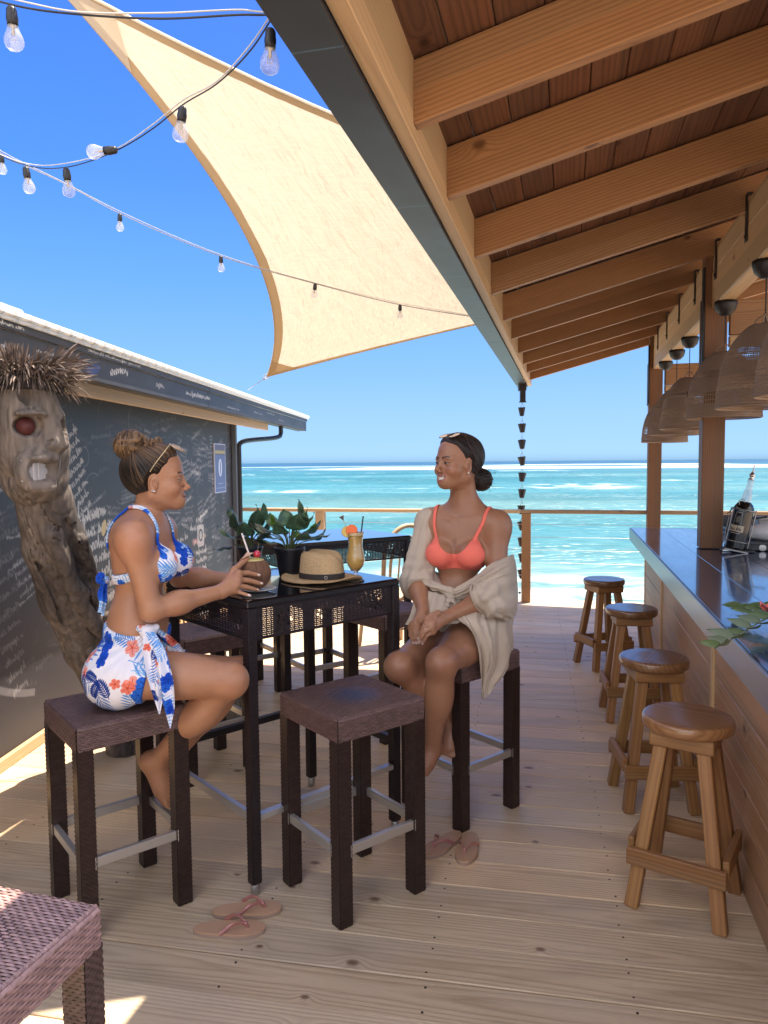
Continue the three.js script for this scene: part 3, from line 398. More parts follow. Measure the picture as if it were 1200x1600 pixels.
// ---------- bar ----------
{
  const bar_ = thing('bar_counter', 'long bar with horizontal timber boards and glossy blue black top', 'bar counter', [0, 0, 0], -A0);
  const R = rng(61), boardWood = timber({ w: 1024, h: 1024, L: 3, B: 1.2, rows: 8, ring: 70, light: [.46, .265, .14], dark: [.25, .115, .05], knot: .8, seed: 51, contrast: .85, stain: .5 });
  const bm = mat(0xffffff, .5, { map: boardWood.map, bumpMap: boardWood.bumpMap, bumpScale: .001 });
  const segs = [[-1.2, .9], [.9, 3.48], [3.54, 5.33], [5.37, 6.5]];
  for (const [a, b] of segs) for (let k = 0; k < 7; k++) { const g = uvShift(chBox(.02, .127, b - a - .004, .0025), R() * 3, floor(R() * 8) * .15 + .02); const m = part('front_board', g, bm, bar_); m.position.set(.655 + (R() - .5) * .002, .066 + .1295 * k, -(a + b) / 2); }
  for (let k = 0; k < 7; k++) { const g = uvShift(chBox(.9, .127, .02, .0025), R() * 3, floor(R() * 8) * .15 + .02); const m = part('end_board', g, bm, bar_); m.position.set(1.1, .066 + .1295 * k, -6.487); }
  for (const [s, w] of [[3.51, .055], [5.35, .03], [.9, .05]]) { const m = part('batten', uvShift(chBox(.03, .90, w, .004), s, .3), paleMat, bar_); m.position.set(.648, .455, -s); }
  const cr = part('corner_post', uvShift(chBox(.03, .90, .05, .004), .6, .3), paleMat, bar_); cr.position.set(.655, .455, -6.50);
  const core = part('bar_body', chBox(.8, .9, 7.6, .01), mat([.1, .07, .05], .8), bar_); core.position.set(1.08, .455, -2.65);
  // top: dark stained boards under thick gloss, blue sky reflection put into the colour
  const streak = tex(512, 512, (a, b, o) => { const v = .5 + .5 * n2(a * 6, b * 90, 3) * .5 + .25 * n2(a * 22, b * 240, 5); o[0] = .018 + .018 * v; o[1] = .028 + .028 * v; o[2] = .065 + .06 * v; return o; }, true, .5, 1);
  const rgh = tex(256, 256, (a, b, o) => { o[0] = o[1] = o[2] = .13 + .10 * (.5 + .5 * n2(a * 9, b * 30, 4)) + .05 * n2(a * 60, b * 60, 8); return o; }, false, .5, 1);
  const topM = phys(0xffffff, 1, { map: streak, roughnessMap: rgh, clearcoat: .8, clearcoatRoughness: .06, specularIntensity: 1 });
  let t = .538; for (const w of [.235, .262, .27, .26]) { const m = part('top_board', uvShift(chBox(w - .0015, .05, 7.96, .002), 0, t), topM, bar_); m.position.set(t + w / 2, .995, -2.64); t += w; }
  const ed = part('edge_trim', chBox(.012, .102, 7.98, .003), mat([.34, .34, .36], .32, { metalness: .75, bumpMap: rgh, bumpScale: .001 }), bar_); ed.position.set(.531, .969, -2.64);
  const ed2 = part('edge_trim', chBox(1.03, .102, .012, .003), mat([.34, .34, .36], .35, { metalness: .75 }), bar_); ed2.position.set(1.053, .969, -6.637);
  const ap = part('apron', uvShift(chBox(.9, .06, 7.7, .003), 0, .1), beamMat, bar_); ap.position.set(1.06, .94, -2.6);
}
// ---------- round stools along the bar ----------
{
  const sw = timber({ w: 512, h: 512, L: 1.5, B: .8, rows: 4, ring: 70, light: [.40, .215, .095], dark: [.17, .07, .028], knot: .3, seed: 71 });
  const lw = timber({ w: 1024, h: 512, L: 2, B: .6, rows: 6, ring: 70, light: [.34, .18, .072], dark: [.18, .08, .03], knot: .5, seed: 73 });
  const seatM = phys(0xffffff, .35, { map: sw.map, bumpMap: sw.bumpMap, bumpScale: .0006, clearcoat: .75, clearcoatRoughness: .14 }), legM = mat(0xffffff, .45, { map: lw.map, bumpMap: lw.bumpMap, bumpScale: .0008 });
  const o = thing('bar_stool', 'nearest round wooden stool, at the near end of the bar', 'bar stool', [1.085, 0, -2.60], -34 * PI / 180, 'round wooden stools along the bar');
  const R = rng(5);
  const seat = lathe([[.0001, .640], [.146, .640], [.153, .645], [.156, .655], [.156, .672], [.152, .681], [.144, .685], [.07, .6835], [.0001, .683]], 48); { const u = seat.attributes.uv, p = seat.attributes.position; for (let i = 0; i < u.count; i++) u.setXY(i, p.getX(i) + .4 + (p.getY(i) < .66 ? .3 : 0), p.getZ(i) + .3 + p.getY(i) * .4); }
  part('seat', seat, seatM, o);
  const blk = part('seat_block', uvShift(chBox(.215, .052, .215, .004), .3, .1), legM, o); blk.position.y = .6135;
  const q = (sx, sz, y) => { const k = lerp(.148, .072, y / .588); return [sx * k, y, sz * k]; };
  for (const sx of [-1, 1]) for (const sz of [-1, 1]) part('leg', uvShift(bar(q(sx, sz, 0), q(sx, sz, .588), .046, .046, .004), R() * 2, floor(R() * 6) * .1 + .03), legM, o);
  const kk = lerp(.148, .072, .19 / .588) + .033;
  for (const s of [-1, 1]) { const m = part('foot_rest', uvShift(chBox(.33, .062, .022, .003), R(), floor(R() * 6) * .1), legM, o); m.position.set(0, .19, s * kk); const m2 = part('foot_rest', uvShift(chBox(.022, .062, .27, .003), R(), floor(R() * 6) * .1), legM, o); m2.position.set(s * (kk + .001), .215, 0); }
  copy(o, 'second round wooden stool from the front along the bar', [1.255, 0, -3.40], -4 * PI / 180);
  copy(o, 'third round wooden stool from the front along the bar', [1.535, 0, -4.55], -8 * PI / 180);
  copy(o, 'farthest round wooden stool at the bar, against the surf', [1.70, 0, -5.68], 14 * PI / 180);
  // every seat has weathered to its own shade
  scene.children.filter(c => c.name.startsWith('bar_stool')).forEach((c, i) => { const seat = c.children.find(k => k.name === 'seat'), f = [1, .72, .62, .55][i]; seat.material = seatM.clone(); seat.material.color.setRGB(f, f * .97, f * .95); seat.rotation.y = i * 1.1; c.children.forEach((k, j) => { if (k.name === 'leg' || k.name === 'foot_rest') { k.material = legM.clone(); const v = .82 + .3 * R(); k.material.color.setRGB(v, v * (.95 + .08 * R()), v * .95); } }); });
}
// ---------- woven pendant lamps ----------
{
  const wv = (dense) => null;
  const o = thing('pendant_lamp', 'woven basket pendant lamp hanging just right of the bar post', 'pendant lamp', [0, 0, 0], 0, 'woven pendant lamps over the bar');
  const rattan = mat([.31, .22, .158], .75), dk = mat([.012, .012, .014], .5), R = rng(19);
  const rad = y => .212 * pow(max(0, 1 - pow(max(0, y) / .415, 2.3)), .55) + (y < .03 ? .002 : 0); // bell, y from the rim up
  // ribs
  const ribs = [], rings = [], bands = [];
  const prof = []; for (let i = 0; i <= 14; i++) { const y = .395 * i / 14; prof.push([max(.035, rad(y)), y]); }
  for (let k = 0; k < 96; k++) { const a = k / 96 * 2 * PI; ribs.push(new THREE.TubeGeometry(new THREE.CatmullRomCurve3(prof.map(([r, y]) => V(r * cos(a), y, r * sin(a)))), 14, .0021, 3)); }
  part('rib', merge(ribs), rattan, o).userData.kind = 'stuff';
  // close weaving in bands, open lattice between
  const ringAt = (y, r, w, th) => { const g = new THREE.TorusGeometry(r, th, 3, 64); g.rotateX(PI / 2); g.translate(0, y, 0); return g; };
  for (let y = .0; y < .39; y += .0062) { const open = (y > .075 && y < .145) || (y > .235 && y < .275); if (open && floor(y / .0062) % 5) continue; rings.push(ringAt(y, max(.035, rad(y)) + .0012 * (floor(y / .0062) % 2 ? 1 : -1), 0, .0031)); }
  part('weave', merge(rings), rattan, o).userData.kind = 'stuff';
  part('rim', merge([ringAt(-.002, .215, 0, .0055), ringAt(.008, .2145, 0, .004)]), rattan, o);
  part('loop', merge([0, 1, 2, 3].map(k => { const a = k * PI / 2 + .4; return tube([[.05 * cos(a), .385, .05 * sin(a)], [.04 * cos(a), .42, .04 * sin(a)], [0, .445, 0]], .004, 10, 5); })), rattan, o);
  const bulb = part('bulb', TF(new THREE.SphereGeometry(.034, 16, 12), 0, .21, 0), phys([.9, .88, .82], .4, { transmission: .5 }), o);
  part('holder', rod([0, .24, 0], [0, .40, 0], .018), dk, o);
  const cordM = dk, cord = part('cord', rod([0, .39, 0], [0, .70, 0], .0035, 6), dk, o), can = part('ceiling_rose', lathe([[.0001, .66], [.03, .664], [.056, .69], [.066, .725], [.066, .745], [.0001, .745]], 24), dk, o);
  const roseY = roofH(.93) - .03 - .285; // underside of the beam
  const place = (s, t, y) => { const p = bf(s, t); return [p[0], y, p[2]]; };
  const setTop = (q, y) => { for (const ch of q.children) { if (ch.name === 'ceiling_rose') ch.position.y = roseY - y - .745; if (ch.name === 'cord') { ch.scale.y = (roseY - y - .39 - .02) / .31; ch.position.y = .39 * (1 - ch.scale.y); } } };
  const spots = [[4.93, .93, 1.855], [3.98, .93, 1.855, 'woven basket pendant lamp second from the right edge of the photo'], [3.28, .95, 1.855, 'woven basket pendant lamp cut by the right edge of the photo'], [6.28, .93, 1.845, 'woven pendant lamp nearest the left of the bar post, partly behind it'], [6.98, .93, 1.82, 'woven pendant lamp in the middle of the group left of the bar post'], [7.75, .93, 1.775, 'farthest and lowest woven pendant lamp beside the corner post'], [5.75, 1.75, 1.80, 'woven pendant lamp in the back row behind the bar post'], [4.75, 1.55, 1.80, 'woven pendant lamp in the back row, its rim showing below the front lamps']];
  spots.forEach(([s, t, y, lab], i) => { const q = i ? copy(o, lab, place(s, t, y), i * 1.3) : o; if (!i) q.position.set(...place(s, t, y)); setTop(q, y); });
}
// ---------- woven plastic rattan stools and tables ----------
// raised strands that dip under their neighbours, laid over a w x h rectangle in the xy plane
function weave(w, h, { row = .0068, len = .021, hgt = .0022, segs = 4, cross = 2, R, gap = 0, lo = .75, hi = 1.25, skip }) {
  const P = [], N = [], Cc = [], U = []; const rows = max(1, Math.round(h / row)), rh = h / rows, nn = max(1, Math.round(w / len)), pl = w / nn;
  for (let j = 0; j < rows; j++) { const off = (j % 2) * .5; for (let i = -1; i <= nn; i++) {
    let a = -w / 2 + (i + off) * pl, b = a + pl * .985; if (b <= -w / 2 + .001 || a >= w / 2 - .001) continue; a = max(a, -w / 2); b = min(b, w / 2); if (skip && skip((a + b) / 2, -h / 2 + (j + .5) * rh, i, j)) continue;
    const tone = lo + (hi - lo) * R(), y0 = -h / 2 + j * rh + rh * (.04 + gap), y1 = -h / 2 + (j + 1) * rh - rh * (.04 + gap), hh = hgt * (.85 + .3 * R()), sk = (R() - .5) * rh * .15;
    const pt = (u, v) => { const t = lerp(-w / 2 + (i + off) * pl, -w / 2 + (i + off) * pl + pl * .985, 0); const x = lerp(a, b, u); const k = clamp((x - t) / (pl * .985)); const z = hh * (pow(sin(PI * clamp(k, .02, .98)), .6)) * (cross > 1 ? 1 - .55 * pow(2 * v - 1, 2) : 1); return [x, lerp(y0, y1, v) + sk * (k - .5), z]; };
    for (let s = 0; s < segs; s++) for (let q = 0; q < cross; q++) { const A = pt(s / segs, q / cross), B = pt((s + 1) / segs, q / cross), D = pt((s + 1) / segs, (q + 1) / cross), E = pt(s / segs, (q + 1) / cross);
      const nrm = (u, v) => { const e = .02, x0 = pt(max(0, u - e), v), x1 = pt(min(1, u + e), v), z0 = pt(u, max(0, v - e)), z1 = pt(u, min(1, v + e)); const dx = (x1[2] - x0[2]) / max(1e-6, x1[0] - x0[0]), dy = (z1[2] - z0[2]) / max(1e-6, z1[1] - z0[1]); const l = hypot(dx, dy, 1); return [-dx / l, -dy / l, 1 / l]; };
      const uv = [[s / segs, q / cross], [(s + 1) / segs, q / cross], [(s + 1) / segs, (q + 1) / cross], [s / segs, (q + 1) / cross]], Q = [A, B, D, E]; const nn4 = uv.map(([u, v]) => nrm(u, v));
      for (const k of [0, 1, 2, 0, 2, 3]) { P.push(...Q[k]); N.push(...nn4[k]); U.push(uv[k][0], uv[k][1]); Cc.push(tone, tone, tone); } }
  } }
  const g = new THREE.BufferGeometry(); g.setAttribute('position', new THREE.Float32BufferAttribute(P, 3)); g.setAttribute('normal', new THREE.Float32BufferAttribute(N, 3)); g.setAttribute('uv', new THREE.Float32BufferAttribute(U, 2)); g.setAttribute('color', new THREE.Float32BufferAttribute(Cc, 3)); return g;
}
const dim = (g, v = .5) => tint(g.index ? g.toNonIndexed() : g, () => [v, v, v]);
function pillar(w, h, R, o = {}) { // box of height h from y=0, woven on four sides
  const a = [dim(TF(chBox(w - .003, h, w - .003, .004), 0, h / 2, 0), .25)];
  for (let k = 0; k < 4; k++) a.push(TF(weave(w - .004, h, { row: .0078, len: .0185, hgt: .0017, segs: 3, cross: 1, R, ...o }), 0, h / 2, w / 2 - .0015).rotateY(k * PI / 2));
  return merge(a);
}
const wickerMat = phys([.125, .074, .068], .30, { vertexColors: true, specularIntensity: .9 });
const wickerBlack = phys([.020, .014, .017], .38, { vertexColors: true });
const brushed = mat([.60, .59, .57], .36, { metalness: .75, bumpMap: tex(128, 64, (a, b, o) => { o[0] = o[1] = o[2] = .5 + .4 * n2(a * 3, b * 60); return o; }), bumpScale: .0004 });
const stoolSrc = (() => {
  const R = rng(301), o = new THREE.Group(), S = .392, SH = .742, AP = .085, LW = .056;
  // seat: slightly sagging top with rounded shoulders, woven apron below
  const top = TF(weave(S - .012, S - .012, { row: .0078, len: .0225, hgt: .0036, R, lo: .75, hi: 1.25, gap: .05 }), 0, 0, 0, -PI / 2); { const p = top.attributes.position; for (let i = 0; i < p.count; i++) { const x = p.getX(i) / (S / 2), z = p.getZ(i) / (S / 2); p.setY(i, p.getY(i) - .0045 * (1 - x * x) * (1 - z * z) - .006 * max(0, max(abs(x), abs(z)) - .93) / .07); } top.translate(0, SH - .004, 0); }
  const seat = [dim(TF(new RoundedBoxGeometry(S - .006, AP, S - .006, 3, .012), 0, SH - .006 - AP / 2, 0), .22), top];
  for (let k = 0; k < 4; k++) { seat.push(TF(weave(S - .012, AP - .01, { row: .0078, len: .0225, hgt: .003, R }), 0, SH - .008 - AP / 2, S / 2 - .003).rotateY(k * PI / 2));
    seat.push(TF(weave(S - .014, .016, { row: .0075, len: .0225, hgt: .002, R, lo: .9, hi: 1.35, segs: 3 }), 0, 0, 0, -PI / 4).translate(0, SH - .0085, S / 2 - .0065).rotateY(k * PI / 2)); }
  const geos = [['seat', merge(seat)]]; const leg = pillar(LW, SH - AP + .002, R); { const c = leg.attributes.color; for (let i = 0; i < c.array.length; i++) c.array[i] *= .27; }
  // small curved brackets where the legs meet the apron
  o.userData = {}; 
  part('seat', geos[0][1], wickerMat, o);
  for (const sx of [-1, 1]) for (const sz of [-1, 1]) { const l = part('leg', leg, wickerMat, o); l.position.set(sx * (S / 2 - LW / 2 - .001), 0, sz * (S / 2 - LW / 2 - .001)); l.rotation.y = (sx > 0 ? 0 : 1) * PI + (sz > 0 ? 0 : PI / 2); const f = part('foot_pad', TF(new THREE.CylinderGeometry(.016, .018, .004, 10), 0, -.001, 0), mat([.05, .05, .05], .6), l); }
  const y = .265, q = S / 2 - LW / 2, rl = S - 2 * LW + .01;
  for (let k = 0; k < 4; k++) { const f = part('foot_rail', chBox(rl, .034, .02, .0025), brushed, o); f.position.set(k % 2 ? (k === 1 ? q + .012 : -q - .012) : 0, y, k % 2 ? 0 : (k === 0 ? q + .012 : -q - .012)); f.rotation.y = k % 2 ? PI / 2 : 0; const pl = part('end_plate', merge([TF(chBox(.004, .044, .03, .001), rl / 2, 0, 0), TF(chBox(.004, .044, .03, .001), -rl / 2, 0, 0)]), brushed, f); }
  return o;
})();
function stool(label, x, z, deg, group = 'woven rattan bar stools') { const c = stoolSrc.clone(); c.name = numbered('wicker_stool'); tag(c, label, 'bar stool', group); c.position.set(x, 0, z); c.rotation.y = deg * PI / 180; scene.add(c); return c; }
stool('woven brown stool the woman in the blue floral swimsuit sits on', -.985, -2.635, 39);
stool('empty woven brown stool in front of the table with pale seat sheen', -.128, -2.70, 38);
stool('woven brown stool under the woman in the beige wrap', .345, -3.36, 40);
stool('woven stool half hidden behind the left woman’s lap, its leg beside the table', -.955, -3.83, 40);
stool('woven stool between the table and the right woman, partly behind her knees', .02, -4.36, 40);
const sunlitWicker = wickerMat.clone(); sunlitWicker.color.setRGB(.40, .255, .235);  // paler copy of the wicker: sunlight on the near stool put into its colour
const nearStool = stool('pinkish woven stool at the lower left corner, cut by the frame', -.805, -1.27, -17); for (const k of nearStool.children) if (k.name === 'seat' || k.name === 'leg') k.material = sunlitWicker;
stool('woven stool at the second table, left of the others in the sun', -.98, -5.15, 35);
stool('woven stool under the second table with bright metal rails', -.45, -4.95, 35);
// tables: black glass top on a woven openwork apron
function makeTable(w, d, h, R) {
  const o = new THREE.Group(), ap = .115, lw = .040;
  part('frame', chBox(w, .022, d, .004), mat([.012, .011, .014], .35), o).position.y = h - .017;
  const gl = part('glass_top', chBox(w - .012, .007, d - .012, .002), phys([.004, .004, .006], .05, { clearcoat: 1, clearcoatRoughness: .02, specularIntensity: 1 }), o); gl.position.y = h - .0028;
  const skip = (x, y, i, j) => j > 3 && j < ap / .0078 - 3 && (i + floor(j / 2) * 2 + (j % 2)) % 3 === 0 && n2(x * 11 + w * 7, y * 14 + d * 3) > .22;
  for (let k = 0; k < 4; k++) { const L = (k % 2 ? d : w) - 2 * lw + .004, off = (k % 2 ? w : d) / 2 - .014; const gg = [weave(L, ap, { row: .0078, len: .0104, hgt: .003, segs: 3, cross: 1, R, gap: .02, lo: .6, hi: 1.4, skip })];
    for (let x = -L / 2 + .010; x < L / 2; x += .0208) gg.push(dim(TF(chBox(.004, ap, .003, .0008), x, 0, -.002), .4));
    gg.push(dim(TF(chBox(L, .010, .012, .002), 0, -ap / 2, -.001), .8), dim(TF(chBox(L, .010, .012, .002), 0, ap / 2, -.001), .8));
    const a = part('apron', merge(gg), wickerBlack, o); a.position.set(k % 2 ? (k === 1 ? off : -off) : 0, h - .03 - ap / 2, k % 2 ? 0 : (k === 0 ? off : -off)); a.rotation.y = [0, PI / 2, PI, -PI / 2][k]; }
  const leg = pillar(lw, h - .075, R, { len: .0195, hgt: .0018 }); leg.translate(0, .045, 0);
  for (const sx of [-1, 1]) for (const sz of [-1, 1]) { const l = part('leg', leg, wickerBlack, o); l.position.set(sx * (w / 2 - lw / 2), 0, sz * (d / 2 - lw / 2)); part('foot_cap', lathe([[.0001, 0], [.013, .001], [.0165, .006], [.018, .046], [.0001, .046]], 16), mat([.42, .41, .39], .4, { metalness: .7 }), l); }
  return o;
}
{
  const R = rng(333), t = makeTable(.75, .65, 1.105, R); t.name = numbered('bar_table'); tag(t, 'tall woven table with black glass top between the two women', 'table');
  t.position.set(-.432, 0, -3.115); t.rotation.y = 42 * PI / 180; scene.add(t);
  // low steel rails and the black stretcher shelf
  const m = (n, a, b, w, h, mt) => part(n, bar(a, b, w, h, .002), mt, t);
  m('foot_rail', [-.335, .29, .305], [.335, .29, .305], .022, .034, brushed); m('foot_rail', [-.355, .29, -.285], [-.355, .29, .285], .022, .034, brushed);
  m('stretcher', [-.335, .40, -.305], [.335, .40, -.305], .03, .03, wickerBlackPlain()); m('stretcher', [.355, .40, -.285], [.355, .40, .285], .03, .03, wickerBlackPlain());
  const t2 = makeTable(.95, .75, 1.105, R); t2.name = numbered('bar_table'); tag(t2, 'second black topped woven table nearer the sea, behind the hat', 'table');
  t2.position.set(-.42, 0, -5.02); t2.rotation.y = 33 * PI / 180; scene.add(t2);
}
function wickerBlackPlain() { return mat([.016, .014, .017], .4); }
// ---------- people: distance fields joined smoothly and meshed ----------
const smin = (a, b, k) => { const h = max(k - abs(a - b), 0) / k; return min(a, b) - h * h * k * .25; };
const smax = (a, b, k) => -smin(-a, -b, k);
function rc(a, b, r1, r2 = r1, k = .03) { a = a.isVector3 ? a.toArray() : a; b = b.isVector3 ? b.toArray() : b; const ax = a[0], ay = a[1], az = a[2], bx = b[0] - ax, by = b[1] - ay, bz = b[2] - az, L = bx * bx + by * by + bz * bz || 1e-9, dr = r2 - r1; const f = (x, y, z) => { x -= ax; y -= ay; z -= az; let t = (x * bx + y * by + z * bz) / L; t = t < 0 ? 0 : t > 1 ? 1 : t; const dx = x - bx * t, dy = y - by * t, dz = z - bz * t; return sqrt(dx * dx + dy * dy + dz * dz) - r1 - dr * t; }; return { f, k, c: [ax + bx / 2, ay + by / 2, az + bz / 2], R: sqrt(L) / 2 + max(r1, r2) }; }
function el(c, r, k = .03, ry = 0, rz = 0, rx = 0) { c = c.isVector3 ? c.toArray() : c; const m = new THREE.Matrix4().makeRotationFromEuler(new THREE.Euler(rx, ry, rz, 'YZX')).invert().elements; const [a, b, d] = r; const f = (x, y, z) => { x -= c[0]; y -= c[1]; z -= c[2]; const X = (m[0] * x + m[4] * y + m[8] * z) / a, Y = (m[1] * x + m[5] * y + m[9] * z) / b, Z = (m[2] * x + m[6] * y + m[10] * z) / d; const k0 = sqrt(X * X + Y * Y + Z * Z), k1 = sqrt(X * X / a / a + Y * Y / b / b + Z * Z / d / d); return k1 < 1e-9 ? -min(a, b, d) : k0 * (k0 - 1) / k1; }; return { f, k, c, R: max(a, b, d) }; }
const cut = p => ({ ...p, cut: true });
function field(prims) { return (x, y, z) => { let d = 1e3; for (const p of prims) { if (!p.cut) { const lx = x - p.c[0], ly = y - p.c[1], lz = z - p.c[2], q = d + p.k + p.R; if (q > 0 && d < 900 && lx * lx + ly * ly + lz * lz > q * q) continue; d = d > 900 ? p.f(x, y, z) : smin(d, p.f(x, y, z), p.k); } else d = smax(d, -p.f(x, y, z), p.k); } return d; }; }
const gradN = (f, x, y, z, e = .002) => { const a = f(x + e, y, z) - f(x - e, y, z), b = f(x, y + e, z) - f(x, y - e, z), c = f(x, y, z + e) - f(x, y, z - e), l = hypot(a, b, c) || 1; return [a / l, b / l, c / l]; };
function surf(f, lo, hi, cell, { color, uv, ne = cell * .7 } = {}) { // naive surface nets
  const nx = Math.ceil((hi[0] - lo[0]) / cell) + 1, ny = Math.ceil((hi[1] - lo[1]) / cell) + 1, nz = Math.ceil((hi[2] - lo[2]) / cell) + 1, G = new Float32Array(nx * ny * nz), B = 6;
  for (let k = 0; k < nz; k += B) for (let j = 0; j < ny; j += B) for (let i = 0; i < nx; i += B) { const h = (B - 1) / 2, d = f(lo[0] + (i + h) * cell, lo[1] + (j + h) * cell, lo[2] + (k + h) * cell), far = abs(d) > B * cell * 1.9 + .012; for (let c = k; c < min(nz, k + B); c++) for (let b = j; b < min(ny, j + B); b++) for (let a = i; a < min(nx, i + B); a++) G[(c * ny + b) * nx + a] = far ? d : f(lo[0] + a * cell, lo[1] + b * cell, lo[2] + c * cell); }
  const P = [], I = [], id = new Int32Array(nx * ny * nz).fill(-1), st = [1, nx, nx * ny];
  for (let k = 0; k < nz - 1; k++) for (let j = 0; j < ny - 1; j++) for (let i = 0; i < nx - 1; i++) { const o = (k * ny + j) * nx + i; let m = 0; for (let q = 0; q < 8; q++) if (G[o + (q & 1) + (q >> 1 & 1) * nx + (q >> 2) * nx * ny] < 0) m |= 1 << q; if (m === 0 || m === 255) continue; let x = 0, y = 0, z = 0, n = 0;
    for (let q = 0; q < 8; q++) for (let e = 0; e < 3; e++) { if (q >> e & 1) continue; const r = q | 1 << e; if ((m >> q & 1) === (m >> r & 1)) continue; const g0 = G[o + (q & 1) + (q >> 1 & 1) * nx + (q >> 2) * nx * ny], g1 = G[o + (r & 1) + (r >> 1 & 1) * nx + (r >> 2) * nx * ny], t = g0 / (g0 - g1); x += (q & 1) + (e === 0 ? t : 0); y += (q >> 1 & 1) + (e === 1 ? t : 0); z += (q >> 2) + (e === 2 ? t : 0); n++; }
    id[o] = P.length / 3; P.push(lo[0] + (i + x / n) * cell, lo[1] + (j + y / n) * cell, lo[2] + (k + z / n) * cell); }
  for (let k = 1; k < nz - 1; k++) for (let j = 1; j < ny - 1; j++) for (let i = 1; i < nx - 1; i++) { const o = (k * ny + j) * nx + i; for (let e = 0; e < 3; e++) { const s0 = G[o] < 0, s1 = G[o + st[e]] < 0; if (s0 === s1) continue; const u = st[(e + 1) % 3], v = st[(e + 2) % 3], a = id[o], b = id[o - u], c = id[o - u - v], d = id[o - v]; if (a < 0 || b < 0 || c < 0 || d < 0) continue; s0 ? I.push(a, b, c, a, c, d) : I.push(a, c, b, a, d, c); } }
  const n = P.length / 3, N = new Float32Array(P.length), Cc = color ? new Float32Array(P.length) : null, U = new Float32Array(n * 2);
  for (let i = 0; i < n; i++) { const x = P[3 * i], y = P[3 * i + 1], z = P[3 * i + 2], g = gradN(f, x, y, z, ne); N.set(g, 3 * i); if (Cc) Cc.set(color(x, y, z, g), 3 * i); if (uv) U.set(uv(x, y, z, g), 2 * i); }
  const g = new THREE.BufferGeometry(); g.setAttribute('position', new THREE.Float32BufferAttribute(P, 3)); g.setAttribute('normal', new THREE.BufferAttribute(N, 3)); g.setAttribute('uv', new THREE.BufferAttribute(U, 2)); if (Cc) g.setAttribute('color', new THREE.BufferAttribute(Cc, 3)); g.setIndex(I); return g;
}
const join = a => { for (const g of a) for (const k of Object.keys(g.attributes)) if (!['position', 'normal', 'uv', 'color'].includes(k)) g.deleteAttribute(k); return mergeGeometries(a); };
// put points on a field's surface and lay a soft band of cloth along them
function onSurf(f, p, off = 0) { let [x, y, z] = p.isVector3 ? p.toArray() : p; for (let i = 0; i < 12; i++) { const d = f(x, y, z) - off; const g = gradN(f, x, y, z); x -= g[0] * d; y -= g[1] * d; z -= g[2] * d; } return V(x, y, z); }
function band(f, pts, w, off = .004, th = .0035, n = 40, wf = () => 1) {
  const cv = new THREE.CatmullRomCurve3(pts.map(p => p.isVector3 ? p : V(...p))), P = [], U = [], I = []; const ring = 8; let len = 0, prev = null; const pp = [], nn = [];
  for (let i = 0; i <= n; i++) { let p = cv.getPoint(i / n); if (f) p = onSurf(f, p, off); pp.push(p); nn.push(f ? V(...gradN(f, p.x, p.y, p.z, .006)) : V(0, 0, 1)); }
  for (let i = 0; i <= n; i++) { const t = pp[min(n, i + 1)].clone().sub(pp[max(0, i - 1)]).normalize(), s = t.clone().cross(nn[i]).normalize(), u = s.clone().cross(t).normalize(), ww = w * wf(i / n); if (i) len += pp[i].distanceTo(pp[i - 1]); for (let k = 0; k < ring; k++) { const a = k / ring * 2 * PI, q = pp[i].clone().addScaledVector(s, cos(a) * ww / 2).addScaledVector(u, sin(a) * th); P.push(q.x, q.y, q.z); U.push(len, cos(a) * ww / 2); if (i < n) { const A = i * ring + k, B2 = i * ring + (k + 1) % ring; I.push(A, A + ring, B2, B2, A + ring, B2 + ring); } } }
  const g = new THREE.BufferGeometry(); g.setAttribute('position', new THREE.Float32BufferAttribute(P, 3)); g.setAttribute('uv', new THREE.Float32BufferAttribute(U, 2)); g.setIndex(I); g.computeVertexNormals(); return g;
}
function hand(w, m, p, d, t, th, s = 1) { // wrist, knuckles, then the joints of four fingers, thumb chain
  const a = []; const v = q => at(...q); const W = v(w); m = m.map(v); p = p.map(v); d = d.map(v); t = t.map(v);
  m.forEach((q, i) => a.push(rc(W, q, .0175 * s, .0118 * s, i ? .016 : .02)));
  for (let i = 0; i < 3; i++) a.push(rc(m[i], m[i + 1], .0112 * s, .0112 * s, .012));
  const r = [.0090, .0092, .0086, .0074]; m.forEach((q, i) => { a.push(rc(q, p[i], .0102 * s, r[i] * s, .006), rc(p[i], d[i], r[i] * s, r[i] * .9 * s, .003), rc(d[i], t[i], r[i] * .9 * s, r[i] * .72 * s, .003)); });
  if (th) { const q = th.map(v); a.push(rc(W.clone().lerp(q[0], .3), q[0], .016 * s, .0125 * s, .014), rc(q[0], q[1], .0122 * s, .0098 * s, .006), rc(q[1], q[2], .0098 * s, .0076 * s, .004)); }
  return { prims: a, tips: t.map((q, i) => [q, d[i]]), box: [W, ...m, ...p, ...d, ...t, ...(th ? th.map(v) : [])] };
}
const boxOf = (pts, m) => { const b = new THREE.Box3().setFromPoints(pts); return [[b.min.x - m, b.min.y - m, b.min.z - m], [b.max.x + m, b.max.y + m, b.max.z + m]]; };
